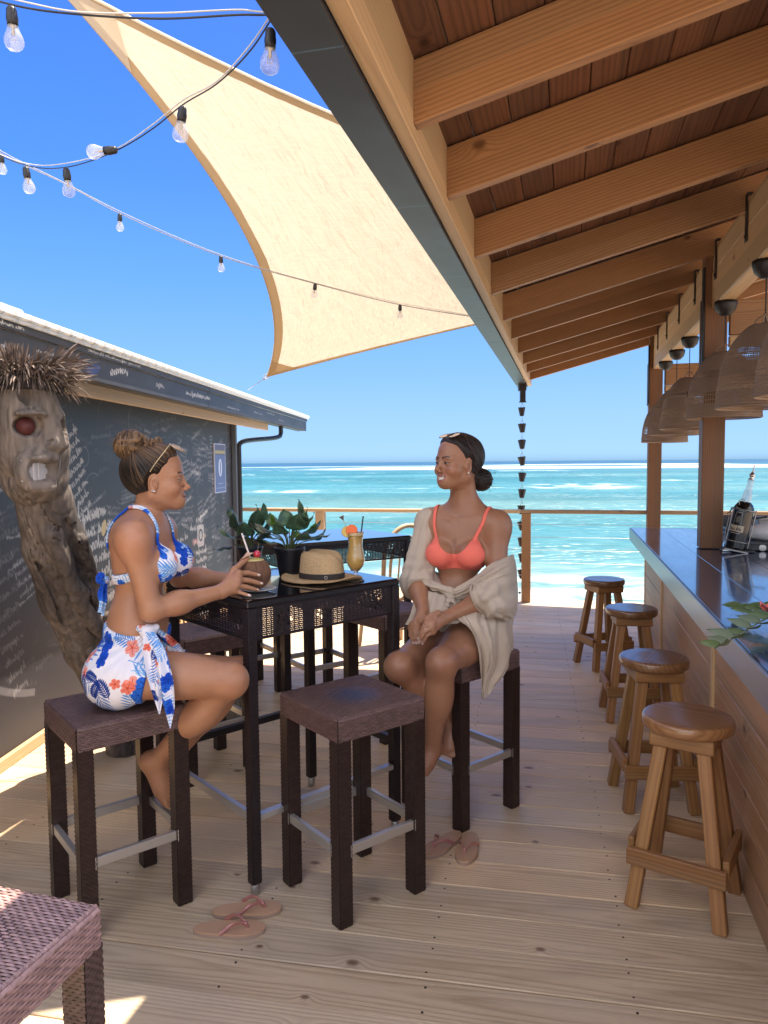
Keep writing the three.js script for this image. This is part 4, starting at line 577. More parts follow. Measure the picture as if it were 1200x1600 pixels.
// ---- head: x forward, y up, z to its right, origin between the ears ----
function headField(o) {
  const pr = [
    el([-.010, .047, 0], [.098, .087, .0765], .02), el([.024, .060, 0], [.070, .066, .066], .03),
    el([.040, -.010, 0], [.058, .076, .0600], .03),
    rc([.004, -.036, .050], [.070, -.068, .016], .019, .018, .03), rc([.004, -.036, -.050], [.070, -.068, -.016], .019, .018, .03),
    el([.0830, -.0695, 0], [.0190, .0175, .019], .022),
    el([.073, .033, .027], [.021, .011, .028], .02), el([.073, .033, -.027], [.021, .011, .028], .02),
    el([.064, -.016 + o.cheek * .3, .043], [.028, .024, .020 + o.cheek], .024), el([.064, -.016 + o.cheek * .3, -.043], [.028, .024, .020 + o.cheek], .024),
    el([.083, -.048, 0], [.022, .022, .030], .02),
    cut(el([.1035, .015, .032], [.014, .0105, .0155], .016)), cut(el([.1035, .015, -.032], [.014, .0105, .0155], .016)),
    el([.0840, .0145, .0290], [.0138, .0118, .0145], .004), el([.0840, .0145, -.0290], [.0138, .0118, .0145], .004),
    el([.0846, .0218, .0300], [.0150, .0050, .0170], .004, 0, -.25), el([.0846, .0218, -.0300], [.0150, .0050, .0170], .004, 0, -.25),
    rc([.0940, .026, 0], [.112, -.007, 0], .0068, .0072, .012), el([.1170, -.0125, 0], [.0095, .0078, .0090], .008), el([.1080, -.0185, .0110], [.0105, .0068, .0064], .006), el([.1080, -.0185, -.0110], [.0105, .0068, .0064], .006),
    cut(el([.1120, -.0275, .0062], [.006, .003, .0035], .003)), cut(el([.1120, -.0275, -.0062], [.006, .003, .0035], .003))];
  const S = o.smile; // mouth corners up and back, lips stretched when smiling
  const my = -.0478, w = .0225 + .0075 * S;
  const lip = (yy, xx, r, bow) => { const q = []; const n = 6; for (let i = 0; i < n; i++) { const a = lerp(-1, 1, i / n), b = lerp(-1, 1, (i + 1) / n); const P = u => [xx - .020 * u * u - .003 * S * abs(u), yy + (.003 + .011 * S) * u * u + bow * exp(-pow((abs(u) - .25) / .18, 2)) - (bow > 0 ? bow * 1.0 * exp(-u * u * 60) : 0), u * w]; const R = u => r * (1 - .62 * u * u); q.push(rc(P(a), P(b), R(a), R(b), .0045)); } return q; };
  const gap = .0065 * S;
  if (S > .5) pr.push(cut(el([.104, my + .001, 0], [.013, .0062, .025], .006)), el([.0840, my + .000, 0], [.0150, .0105, .0200], .003));
  pr.push(...lip(my + .0046 + gap * .75, .1030 - .0045 * S, .0056 - .001 * S, .0014), ...lip(my - .0066 - gap * 1.0, .1000 - .003 * S, .0066 - .0008 * S, 0));
  if (S <= .5) pr.push(...[[-1, -.3], [-.3, .3], [.3, 1]].map(([a, b]) => { const P = u => [.1085 - .021 * u * u, my - .0005 + (.004 + .006 * S) * u * u, u * (w + .001)]; return cut(rc(P(a), P(b), .0017, .0017, .003)); }));
  return pr;
}
const EX = .014, earPrims = s => [el([EX - .002, .001, s * .0735], [.0138, .0240, .0078], .008, s * .34, -.16), cut(el([EX + .001, .004, s * .0815], [.0082, .0150, .0062], .004, s * .34, -.16)), el([EX + .002, .002, s * .0765], [.0045, .011, .0040], .004, 0, -.3), el([EX + .009, -.006, s * .0765], [.0040, .0070, .0060], .004), rc([EX - .003, -.020, s * .0760], [EX + .003, -.025, s * .0750], .0060, .0052, .006)];
function faceColor(o) { const sk = o.skin, S = o.smile, w = .0225 + .0075 * S, my = -.0478, gap = .0065 * S; return (x, y, z, g) => {
  const az = abs(z); let c = [...sk]; const mix = (t, k) => { for (let i = 0; i < 3; i++) c[i] = lerp(c[i], t[i], k); };
  const nz = n3(x * 60, y * 60, z * 60) * .05 + n3(x * 220, y * 220, z * 220) * .04; c = c.map(v => v * (1 + nz));
  mix([sk[0] * 1.12, sk[1] * .82, sk[2] * .80], .45 * exp(-(pow((x - .078) / .03, 2) + pow((y + .018) / .02, 2) + pow((az - .042) / .022, 2))));
  mix([sk[0] * 1.08, sk[1] * .84, sk[2] * .82], .5 * exp(-(pow((x - .122) / .012, 2) + pow((y + .016) / .012, 2) + pow(z / .012, 2))));
  if (g[1] < -.3 && y < -.06) c = c.map(v => v * .96);
  if (x > .055) {
    // eyebrows
    const u = (az - .008) / .042, by = .0345 + .0075 * sin(clamp(u) * PI * .62) - .004 * sst(.7, 1, u), th = .0042 * (1 - .5 * clamp(u)); if (u > -.05 && u < 1) mix([.022, .013, .010], .95 * (1 - sst(th * .6, th * 1.25, abs(y - by))) * sst(-.05, .1, u) * (1 - sst(.9, 1, u)));
    // eyes
    const dz = (az - .0290) / (.0148), cl = S > .5 ? .0046 : .0060, ey = .0138 + .0012 * dz + (S > .5 ? .0006 : 0), up = cl * (1 - dz * dz), lo = -cl * .62 * (1 - dz * dz); const dy = y - ey;
    if (abs(dz) < 1.12 && x > .066) { if (abs(dz) < 1 && dy < up && dy > lo) { mix([.40, .36, .34], 1); const gx = o.gaze, ir = hypot(az - .0290 - (z > 0 ? gx : -gx), (dy - .0006)); if (ir < .0064) mix([.035, .017, .010], 1 - sst(.0055, .0066, ir)); if (ir < .0026) mix([.008, .006, .005], 1); if (dy > up - .0016) mix([.2, .15, .14], .6); }
      const lash = exp(-pow((dy - max(up, 0) - .0006) / .0017, 2)) * (1 - sst(.95, 1.12, abs(dz))); mix([.012, .008, .007], .95 * lash); const ll = exp(-pow((dy - min(lo, 0)) / .0009, 2)) * (1 - sst(.7, 1.05, abs(dz))); mix([.06, .03, .025], .6 * ll); mix([sk[0] * .62, sk[1] * .52, sk[2] * .5], .5 * exp(-pow((dy - up - .0062) / .0022, 2)) * (1 - abs(dz) * .6)); }
    // mouth
    const u2 = z / w; if (abs(u2) < 1.06 && x > .072) { const cv = (.003 + .011 * S) * u2 * u2, yy = y - my - cv; const upT = .0094 + gap * .75 - .006 * u2 * u2, loT = -.0118 - gap + .008 * u2 * u2; if (yy < upT && yy > loT) { mix(o.lip, .8 * (1 - sst(.9, 1.06, abs(u2)))); if (S > .5) { const t0 = .0024 + gap * .4 - .0035 * u2 * u2, t1 = -.0030 - gap * .55 + .0045 * u2 * u2; if (yy < t0 && yy > t1 && abs(u2) < .74) { const tooth = abs(sin(z * 420)) ; mix([.80, .76, .70].map(v => v * (.82 + .18 * pow(tooth, .25)) * (1 - .35 * u2 * u2)), 1); } else if (abs(u2) < .95 && yy < t0 + .0012 && yy > t1 - .0012) mix([.12, .035, .03], .8); } else if (abs(yy + .0005) < .0014) mix([.10, .03, .025], .85); } }
    if (y < -.024 && y > -.030 && abs(az - .0062) < .003 && x > .108) mix([.10, .045, .035], .6);
  }
  if (az > .0745 && hypot((x - EX - .001) / .0085, (y - .003) / .017) < 1) mix([sk[0] * .7, sk[1] * .58, sk[2] * .55], .5);
  return c; }; }
// hair lies on the head as a skin whose thickness fades to nothing at the hairline
function hairGeo(f, o) { const hl = (x, y, z) => { const az = abs(z); let hx = y > .03 ? lerp(.032, .086, clamp((y - .03) / .075)) + .008 * (1 - sst(0, .06, az)) : y > -.012 ? lerp(.026, .032, sst(-.012, .03, y)) : lerp(-.026, .020, sst(-.036, -.010, y)); let ec = 1; if (az > .045) ec = (hypot((x - EX) / .0175, (y + .002) / .030) - 1.02) * .03; const nape = sst(-.085, -.055, y); return min(ec, hx - x + .004 * n2(y * 70, z * 40)) - (1 - nape) * .12; };
  const ax = V(...o.bun).sub(V(-.012, .045, 0)).normalize(), u = V(0, 0, 1), v = ax.clone().cross(u).normalize(); const phi = (x, y, z) => { const p = V(x + .012, y - .045, z); return [atan2(p.dot(u), p.dot(v)), p.dot(ax)]; };
  const fld = (x, y, z) => { const d = f(x, y, z); if (d > .05 || d < -.04) return d - .004; const t = hl(x, y, z), [a, h] = phi(x, y, z); const gr = .0016 * n2(a * 17, h * 9, 3) + .0011 * n2(a * 46, h * 13, 5); return d - (-.005 + (.0135 + .004 * o.vol) * sst(-.004, .030, t) + gr * sst(0, .02, t)); };
  return surf(fld, [-.14, -.10, -.105], [.12, .165, .105], .0024, { color: (x, y, z) => { const [a, h] = phi(x, y, z); const s = .5 + .5 * n2(a * 40, h * 8, 7), k = .5 + .5 * n2(a * 13, h * 4, 9); const q = clamp(o.gold * sst(.055, .14, y) * (k * .7 + s * .5)); return [0, 1, 2].map(i => lerp(o.dark[i], o.light[i], q) * (.7 + .6 * s)); } }); }

// a draped sheet through a grid of points, with pleats, kept clear of the body
function drape(grid, { n = 44, m = 44, fold = () => 0, body = null, gap = .007 }) {
  const rows = grid.map(r => new THREE.CatmullRomCurve3(r.map(q => q.isVector3 ? q : at(...q)), false, 'centripetal')); const P = [], U = [], I = [], pts = [];
  for (let i = 0; i <= n; i++) { const cv = new THREE.CatmullRomCurve3(rows.map(r => r.getPoint(i / n)), false, 'centripetal'); for (let j = 0; j <= m; j++) pts.push(cv.getPoint(j / m)); }
  const g0 = (i, j) => pts[clamp(i, 0, n) * (m + 1) + clamp(j, 0, m)];
  for (let i = 0; i <= n; i++) for (let j = 0; j <= m; j++) { const p = g0(i, j).clone(), du = g0(i + 1, j).clone().sub(g0(i - 1, j)), dv = g0(i, j + 1).clone().sub(g0(i, j - 1)); const nn = dv.cross(du).normalize(); if (nn.z < 0 && abs(nn.z) > .2) nn.negate(); p.addScaledVector(nn, fold(i / n, j / m)); if (body) for (let k = 0; k < 4; k++) { const d = body(p.x, p.y, p.z); if (d < gap) { const g = gradN(body, p.x, p.y, p.z, .004); p.add(V(...g).multiplyScalar(gap - d)); } else break; } P.push(p.x, p.y, p.z); U.push(p.x + p.z * .4, p.y); if (i < n && j < m) { const a = i * (m + 1) + j; I.push(a, a + 1, a + m + 1, a + 1, a + m + 2, a + m + 1); } }
  const g = new THREE.BufferGeometry(); g.setAttribute('position', new THREE.Float32BufferAttribute(P, 3)); g.setAttribute('uv', new THREE.Float32BufferAttribute(U, 2)); g.setIndex(I); g.computeVertexNormals(); return g;
}
// ---------- the woman on the left, in profile, holding the coconut ----------
const skinMat = o => phys(0xffffff, .38, { vertexColors: true, sheen: .25, sheenRoughness: .5, sheenColor: C(.9, .5, .4), specularIntensity: .75, clearcoat: .12, clearcoatRoughness: .38, bumpMap: skinBump, bumpScale: .0003, ...o });
const skinBump = tex(256, 256, (a, b, o) => { o[0] = o[1] = o[2] = .5 + .5 * n2(a * 90, b * 90); return o; }, false, 8, 8);
const hairMat = phys(0xffffff, .42, { vertexColors: true, specularIntensity: .6, sheen: .3, sheenColor: C(.5, .35, .25) });
const floral = (() => { // white cotton printed with blue palm leaves, cobalt and coral flowers
  const S = 1024, cv = document.createElement('canvas'); cv.width = cv.height = S; const c = cv.getContext('2d'), R = rng(17); c.fillStyle = '#eceaf2'; c.fillRect(0, 0, S, S);
  const wrap = fn => { for (const dx of [-S, 0, S]) for (const dy of [-S, 0, S]) { c.save(); c.translate(dx, dy); fn(); c.restore(); } };
  const leaf = (x, y, a, L, col) => wrap(() => { c.save(); c.translate(x, y); c.rotate(a); c.strokeStyle = c.fillStyle = col; c.lineWidth = 6; c.beginPath(); c.moveTo(0, 0); c.quadraticCurveTo(L * .5, -L * .12, L, 0); c.stroke(); for (let k = 1; k < 10; k++) for (const s of [-1, 1]) { const t = k / 10, px = L * t, l = L * .42 * sin(PI * (t * .8 + .15)); c.save(); c.translate(px, -L * .24 * t * (1 - t)); c.rotate(s * (.95 - .35 * t)); c.beginPath(); c.moveTo(0, 0); c.quadraticCurveTo(l * .5, -13, l, 0); c.quadraticCurveTo(l * .5, 13, 0, 0); c.fill(); c.restore(); } c.restore(); });
  const flower = (x, y, r, col, col2, n = 5) => wrap(() => { c.save(); c.translate(x, y); const a0 = r; for (let k = 0; k < n; k++) { c.save(); c.rotate(a0 + k / n * 6.283); c.fillStyle = col; c.beginPath(); c.moveTo(0, 0); c.bezierCurveTo(r * .2, -r * .6, r * 1.1, -r * .55, r, 0); c.bezierCurveTo(r * 1.1, r * .45, r * .2, r * .5, 0, 0); c.fill(); c.strokeStyle = col2; c.lineWidth = r * .07; c.beginPath(); c.moveTo(r * .15, 0); c.lineTo(r * .75, 0); c.stroke(); c.restore(); } c.fillStyle = col2; c.beginPath(); c.arc(0, 0, r * .16, 0, 7); c.fill(); c.restore(); });
  for (let k = 0; k < 26; k++) leaf(R() * S, R() * S, R() * 6.3, 210 + 190 * R(), ['rgba(120,175,230,.8)', 'rgba(80,145,220,.85)', 'rgba(140,190,238,.8)', 'rgba(60,120,205,.85)'][k % 4]);
  for (let k = 0; k < 7; k++) flower(R() * S, R() * S, 44 + 26 * R(), 'rgba(240,150,135,.9)', '#c8503f', 5);
  for (let k = 0; k < 15; k++) flower(R() * S, R() * S, 40 + 44 * R(), k % 2 ? '#2a66d0' : '#1f4fc0', '#123a94', 6);
  for (let k = 0; k < 9; k++) leaf(R() * S, R() * S, R() * 6.3, 120 + 90 * R(), 'rgba(16,45,130,.9)');
  for (let k = 0; k < 3; k++) flower(R() * S, R() * S, 40 + 20 * R(), 'rgba(235,125,105,.95)', '#b8432f', 5);
  const t = new THREE.CanvasTexture(cv); t.colorSpace = THREE.SRGBColorSpace; t.wrapS = t.wrapT = THREE.RepeatWrapping; t.repeat.set(1 / .36, 1 / .36); return t; })();
const linenBump = tex(256, 256, (a, b, o) => { o[0] = o[1] = o[2] = .5 + .25 * n2(a * 128, b * 22) + .25 * n2(a * 22, b * 128); return o; }, false, 4, 4);
const clothMat = (c, o = {}) => phys(c, .85, { sheen: .4, sheenColor: C(.8, .8, .8), sheenRoughness: .6, bumpMap: linenBump, bumpScale: .0005, specularIntensity: .25, side: THREE.DoubleSide, ...o });
{
  const base = [-.985, 0, -2.635], who = thing('person', 'woman in blue floral swimsuit and sarong holding the coconut, hair in a high bun', 'person', base);
  const put = g => g.translate(-base[0], -base[1], -base[2]);
  const skin = [.42, .205, .115];
  const O = at(241, 756, 2.63), Mh = new THREE.Matrix4().makeRotationFromEuler(new THREE.Euler(0, .11, -.01)).setPosition(O), L = p => V(...p).applyMatrix4(Mh);
  // joints
  const neck0 = L([-.012, -.055, 0]), neck1 = at(225, 822, 2.63), shR = at(208, 842, 2.475), shL = at(252, 830, 2.79), elR = at(236, 953, 2.49), wrR = at(346, 924, 2.665), elL = at(280, 902, 2.96), wrL = at(362, 905, 2.93);
  const chest = at(222, 868, 2.63), waist = at(216, 952, 2.63), pel = at(202, 1040, 2.63), hipR = at(205, 1052, 2.545), hipL = at(212, 1050, 2.72), knR = at(360, 1062, 2.54), knL = at(374, 1052, 2.72), anR = at(247, 1186, 2.72), anL = at(262, 1190, 2.80);
  const yaw = -.22;
  const torso = [
    el(chest, [.092, .148, .130], .04, yaw, -.10), el(chest.clone().add(V(-.010, .075, 0)), [.076, .080, .130], .05, yaw), rc(shR, shL, .044, .044, .06),
    el(waist, [.086, .10, .114], .06, yaw * .5, .05), el(waist.clone().add(V(-.004, -.075, 0)), [.100, .09, .134], .06), el(pel, [.112, .112, .158], .05), el(pel.clone().add(V(-.030, -.022, .072)), [.096, .100, .088], .05), el(pel.clone().add(V(-.030, -.022, -.072)), [.096, .100, .088], .05),
    el(chest.clone().add(V(.088, -.022, .086)), [.058, .060, .060], .03, yaw), el(chest.clone().add(V(.108, -.022, -.050)), [.058, .060, .060], .03, yaw),
    rc(neck0, neck1, .050, .053, .03), rc(neck1, shR.clone().add(V(0, .012, 0)), .040, .036, .06), rc(neck1, shL.clone().add(V(0, .012, 0)), .040, .036, .06)];
  const legs = [rc(hipR, knR, .089, .058, .05), el(hipR.clone().lerp(knR, .45).add(V(0, .002, 0)), [.14, .066, .074], .05), rc(hipL, knL, .089, .058, .05),
    el(knR.clone().add(V(.008, -.006, 0)), [.050, .056, .052], .03), rc(knR, anR, .053, .034, .02), el(knR.clone().lerp(anR, .33).add(V(-.018, -.022, -.01)), [.055, .105, .052], .04, 0, -.80), el(knL, [.052, .056, .052], .03), rc(knL, anL, .053, .034, .02), el(knL.clone().lerp(anL, .33).add(V(-.018, -.022, 0)), [.055, .10, .052], .04, 0, -.80)];
  const foot = (an, toe, s) => { const d = toe.clone().sub(an); const heel = an.clone().add(V(-.036, -.008, 0)); return [el(heel, [.030, .034, .031], .025), rc(an, an.clone().addScaledVector(d, .55), .034, .030, .025), rc(heel, an.clone().addScaledVector(d, .62).add(V(-.018, 0, 0)), .028, .026, .03), rc(an.clone().addScaledVector(d, .5), an.clone().addScaledVector(d, .78), .033, .029, .02), ...[-2, -1, 0, 1, 2].map(k => { const b = an.clone().addScaledVector(d, .76).add(V(0, .003, s * k * .0135)); return rc(b, an.clone().addScaledVector(d, 1.02 - .025 * abs(k + s)).add(V(.006, 0, s * k * .0145)), .0105, .0085, .006); })]; };
  const feet = [...foot(anR, at(266, 1266, 2.745), 1), ...foot(anL, at(284, 1262, 2.83), -1)];
  const arms = [rc(shR, elR, .047, .038, .035), el(shR.clone().add(V(.004, -.018, .004)), [.046, .058, .046], .04), rc(elR, elR.clone().lerp(wrR, .4), .038, .038, .02), rc(elR.clone().lerp(wrR, .35), wrR, .038, .0245, .03), rc(shL, elL, .046, .038, .035), rc(elL, elL.clone().lerp(wrL, .4), .038, .037, .02), rc(elL.clone().lerp(wrL, .35), wrL, .038, .0245, .03)];
  const hR = hand([346, 924, 2.665], [[373, 896, 2.712], [372, 905, 2.697], [369, 914, 2.688], [364, 922, 2.682]], [[388, 895, 2.737], [389, 907, 2.722], [385, 917, 2.708], [376, 926, 2.690]], [[397, 897, 2.751], [400, 910, 2.737], [395, 920, 2.722], [384, 929, 2.690]], [[405, 899, 2.760], [409, 912, 2.750], [403, 922, 2.735], [391, 931, 2.690]], [[366, 890, 2.73], [378, 880, 2.775], [386, 874, 2.80]]);
  const hL = hand([362, 905, 2.93], [[382, 888, 2.925], [383, 895, 2.935], [382, 902, 2.93], [380, 909, 2.92]], [[396, 886, 2.93], [398, 894, 2.935], [397, 901, 2.93], [393, 908, 2.92]], [[406, 886, 2.925], [408, 894, 2.93], [406, 901, 2.925], [402, 908, 2.91]], [[414, 886, 2.91], [416, 894, 2.91], [414, 901, 2.905], [410, 908, 2.90]], [[374, 884, 2.90], [379, 876, 2.88], [384, 870, 2.87]]);
  const all = [...torso, ...legs, ...feet, ...arms];
  const bodyF = field(all), torsoF = field(torso), cutY = L([0, -.092, 0]).y;
  const armField = field([...arms, ...hR.prims]), armFieldL = field([...arms, ...hL.prims]);
  const bodyCol = (x, y, z, g) => { const n = 1 + .07 * n3(x * 6 + 3, y * 6, z * 6) + .06 * n3(x * 17, y * 17, z * 17) + .04 * n3(x * 60, y * 60, z * 60); const kn = exp(-pow(hypot(x - knR.x, y - knR.y) / .06, 2)) * .2, sh = .12 * exp(-pow(hypot(x - shR.x, y - shR.y) / .08, 2)); return [skin[0] * n * (1 - kn * .3 + sh * .5), skin[1] * n * (1 - kn * .6), skin[2] * n * (1 - kn * .6)]; };
  const under = (x, y, z) => { const d = bodyF(x, y, z); let s = .0004 * sst(cutY - .006, cutY + .006, y); const wd = min(hypot(x - wrR.x, y - wrR.y, z - wrR.z), hypot(x - wrL.x, y - wrL.y, z - wrL.z)); s += .0006 * (1 - sst(.02, .045, wd)); return max(d + s, y - (cutY + .03)); };
  const lo = [-1.32, .30, -3.05], hi = [-.45, cutY + .05, -2.38];
  const bodyG = surf(under, lo, hi, .0085, { color: bodyCol, uv: (x, y, z) => [x + z, y] });
  const handG = (h, arm, wr, el_) => { const ax = wr.clone().sub(el_).normalize(); const f = (x, y, z) => max(arm(x, y, z), -((x - wr.x) * ax.x + (y - wr.y) * ax.y + (z - wr.z) * ax.z) - .03); const b = boxOf(h.box, .03); return surf(f, b[0], b[1], .0027, { uv: (x, y, z) => [x + z, y], color: (x, y, z, g) => { const c = bodyCol(x, y, z, g); for (const [t, d] of h.tips) { const ax2 = t.clone().sub(d).normalize(); const q = V(x - t.x, y - t.y, z - t.z), al = q.dot(ax2); const up = g[2] * .8 + g[1] * .5; if (al > -.009 && q.length() < .0125 && up > .62) return [.72, .60, .57]; } return c; } }); };
  // head
  const ho = { skin, smile: .25, cheek: .002, lip: [.36, .13, .10], gaze: 0 };
  const nL = neck1.clone().applyMatrix4(Mh.clone().invert());
  const face = headField(ho), skull = field(face), neckP = rc([-.012, -.055, 0], nL, .050, .053, .03);
  const headF0 = field([...face, neckP, ...earPrims(1), ...earPrims(-1)]);
  const headF = (x, y, z) => max(headF0(x, y, z) + .003 * sst(-.088, -.108, y), -.108 - y);
  const headG = surf(headF, [-.125, -.112, -.10], [.145, .15, .10], .0019, { color: faceColor(ho), ne: .0016, uv: (x, y, z) => [x + z, y] }).applyMatrix4(Mh);
  part('body', put(join([bodyG, handG(hR, armField, wrR, elR), handG(hL, armFieldL, wrL, elL), headG])), skinMat(), who);
  // hair
  const bun = [-.078, .136, 0], ho2 = { bun, vol: .6, gold: 1.0, dark: [.013, .009, .007], light: [.15, .08, .036] };
  const hg = [hairGeo(skull, ho2)]; const R = rng(29);
  const bunF = field([el(bun, [.058, .052, .058], .01)]);
  const swirl = (x, y, z) => { const px = x - bun[0], py = y - bun[1]; const a = atan2(py, px), r = hypot(px, py, z); return n2(a * 2 + z * 60 + py * 40, px * 50 + a, 3) * .6 + n2(a * 3 + px * 150 + z * 60, py * 120, 5) * .4; };
  hg.push(surf((x, y, z) => bunF(x, y, z) - .006 * swirl(x, y, z), [-.16, .06, -.085], [.01, .215, .085], .0028, { color: (x, y, z) => { const s = .5 + .5 * swirl(x, y, z), q = clamp(.25 + .8 * s); return [0, 1, 2].map(i => lerp([.035, .019, .012][i], [.27, .155, .075][i], q * s + .05)); } }));
  const strand = (pts, r, q) => { const g = tube(pts, r, 18, 5); const c = [0, 1, 2].map(i => lerp([.03, .017, .011][i], [.36, .215, .105][i], q)); return tint(g, () => c); };
  const strands = [];
  for (let k = 0; k < 150; k++) { // locks wound round the bun
    const tl = (R() - .5) * 2.8, t2 = (R() - .5) * 3.0, a0 = R() * 6.3, n = 12, sp = 3.6 + 2 * R(), pts = []; for (let i = 0; i < n; i++) { const a = a0 + i / n * sp, rr = .0535 + .0035 * sin(PI * (i + .5) / n) + .0015 * (k % 3); const p = V(cos(a) * rr, sin(a) * rr * .92, (R() - .5) * .006).applyEuler(new THREE.Euler(tl, t2, 0)); pts.push(p.add(V(...bun))); } strands.push(strand(pts, .0006 + .0010 * R(), R() * R())); }
  for (let k = 0; k < 14; k++) { // swept strands from the hairline up to the bun
    const s = R() < .72 ? 1 : -1, th = R(); const st = V(lerp(.052, -.06, th), lerp(.092, -.02, pow(th, .7)), s * lerp(.045, .078, sin(th * 3))); const pts = []; for (let i = 0; i <= 6; i++) { const t = i / 6, p = st.clone().lerp(V(bun[0] + .03, bun[1] - .035, s * .02), t); pts.push(onSurf(skull, p, .0125 + .002 * R())); } strands.push(strand(pts, .0008 + .0008 * R(), .15 + .5 * R() * (1 - th))); }
  for (let k = 0; k < 26; k++) { // loose curls before the bun
    const c0 = V(-.035 + .055 * R(), .135 + .02 * R() - .3 * 0, (R() - .3) * .07), r = .006 + .009 * R(), pts = []; const ax = new THREE.Euler(R() * 3, R() * 3, 0); for (let i = 0; i < 9; i++) { const a = i * .85; pts.push(V(cos(a) * r, sin(a) * r, (i - 4) * .003).applyEuler(ax).add(c0)); } strands.push(strand(pts, .0011 + .0008 * R(), .4 + .6 * R())); }
  for (let k = 0; k < 34; k++) { const a = R() * 6.3, p0 = V(bun[0] + cos(a) * .054, bun[1] + sin(a) * .05, (R() - .5) * .08), d = V(cos(a), sin(a), (R() - .5)).multiplyScalar(.008 + .014 * R()); strands.push(strand([p0, p0.clone().addScaledVector(d, .5).add(V(R() * .01, R() * .01, 0)), p0.clone().add(d).add(V(-.006, .006 * R(), 0))], .0003, .5)); }
  for (let k = 0; k < 20; k++) { const p0 = V(-.066 + .008 * R(), -.06 - .03 * R(), (R() - .3) * .05); strands.push(strand([p0, p0.clone().add(V(-.012 - .01 * R(), -.006, 0)), p0.clone().add(V(-.014 - .012 * R(), -.018 - .01 * R(), .004))], .0005, .25)); }
  const uvn = g => { if (!g.attributes.uv) g.setAttribute('uv', new THREE.BufferAttribute(new Float32Array(g.attributes.position.count * 2), 2)); return g.index ? g.toNonIndexed() : g; };
  const hairMesh = part('hair', put(merge([...hg.map(uvn), ...strands.map(uvn)]).applyMatrix4(Mh)), hairMat, who);
  part('earring', put(merge([TF(new THREE.SphereGeometry(.0035, 10, 8), .014, -.024, .0800), TF(new THREE.SphereGeometry(.0025, 10, 8), -.0 + .008, -.022, .0815)]).applyMatrix4(Mh)), mat([.85, .85, .88], .15, { metalness: .6 }), who);
  // swimsuit top: cups, neck straps, back band tied in a bow
  const fm = clothMat(0xffffff, { map: floral });
  const cupF = (x, y, z) => { const d = torsoF(x, y, z); return d; };
  const cyl = (x, y, z) => [x * .7 - z, y + .3 * x];
  const chestR = chest.clone().add(V(.12, -.02, .03)), top = at(262, 838, 2.56);
  const cup = (x, y, z) => { const d = torsoF(x, y, z) - .0045; const bottom = (chest.y - .088 + .02 * 0) - y, topc = y - (chest.y + .070 - 1.15 * min(abs(z - chest.z - .086), abs(z - chest.z + .05)) - .25 * max(0, chest.x + .11 - x)), back = (chest.x + .018) - x; return smax(smax(smax(d, bottom, .006), topc, .01), back, .006); };
  part('swim_top', put(surf(cup, [chest.x - .02, chest.y - .12, chest.z - .22], [chest.x + .24, chest.y + .12, chest.z + .22], .005, { uv: cyl })), fm, who);
  const nape = L([-.082, -.088, .005]);
  part('neck_strap', put(band(torsoF, [at(262, 860, 2.52), at(250, 842, 2.53), at(238, 822, 2.55), L([-.03, -.098, .045]), L([-.066, -.090, .030]), nape], .017, .0045, .004)), fm, who);
  part('neck_strap', put(band(torsoF, [at(284, 862, 2.66), at(268, 838, 2.67), at(254, 818, 2.675), L([-.01, -.098, -.05]), L([-.06, -.090, -.03]), nape], .016, .0045, .004)), fm, who);
  part('back_strap', put(band(torsoF, [nape, at(205, 812, 2.60), at(188, 828, 2.58), at(174, 856, 2.575)], .024, .005, .004)), fm, who);
  const bb = at(166, 906, 2.60);
  part('back_band', put(band(torsoF, [at(262, 912, 2.49), at(230, 912, 2.46), at(200, 910, 2.475), at(180, 907, 2.53), at(168, 905, 2.60), at(168, 903, 2.67), at(190, 902, 2.75)], .036, .0045, .004)), fm, who);
  const tie = (pts, w) => band(null, pts.map(q => at(...q)), w, 0, .003, 30, t => 1 - .25 * sin(t * 9));
  part('back_bow', put(join([tie([[166, 906, 2.59], [158, 898, 2.58], [155, 908, 2.575], [163, 912, 2.585]], .022), tie([[166, 906, 2.60], [160, 915, 2.59], [157, 928, 2.585], [158, 940, 2.585], [156, 957, 2.58]], .018), tie([[167, 907, 2.61], [164, 925, 2.60], [163, 942, 2.60], [160, 962, 2.595]], .016), TF(new THREE.SphereGeometry(.013, 12, 8), ...bb.toArray())].map(g => { g = g.index ? g.toNonIndexed() : g; return g; }))), fm, who);
  // sarong: wrapped low on the hips, open over the near thigh, knotted in front
  const hipsF = field([...torso.slice(3, 8), ...legs.slice(0, 3)]);
  const knot = at(231, 988, 2.50);
  const wrapF = (x, y, z) => { const px = (x - pel.x), ang = atan2(z - pel.z, px); const toK = hypot(x - knot.x, y - knot.y); const rad_ = atan2(y - knot.y, x - knot.x); const fold = .0042 * n2(rad_ * 9, toK * 7, 3) * sst(.01, .10, toK) + .0032 * sin(rad_ * 26 + 4 * n2(x * 12, y * 12)) * exp(-toK * 9) + .002 * n2(x * 40 + y * 30, y * 18, 7);
    const d = hipsF(x, y, z) - .0085 - fold; const topY = lerp(at(165, 962, 2.63).y, at(231, 984, 2.6).y, sst(-.14, .08, px)) ; const front = z > pel.z - .02 ? x - (at(241, 990, 2.55).x + .004 - .9 * pow(max(0, knot.y - y - .10), 1.6)) : x - (pel.x + .175); const bot = at(0, 1106, 2.62).y - y;
    return smax(smax(smax(d, y - topY, .004), front, .006), bot, .006); };
  const fm2 = clothMat(0xffffff, { map: (() => { const t = floral.clone(); t.repeat.set(1 / .5, 1 / .5); t.needsUpdate = true; return t; })() });
  const sarUV = (x, y, z) => [atan2(z - pel.z, x - pel.x) * .19 + y * .12, y];
  const sg = [surf(wrapF, [-1.22, .66, -2.90], [-.66, 1.10, -2.40], .0052, { uv: sarUV })];
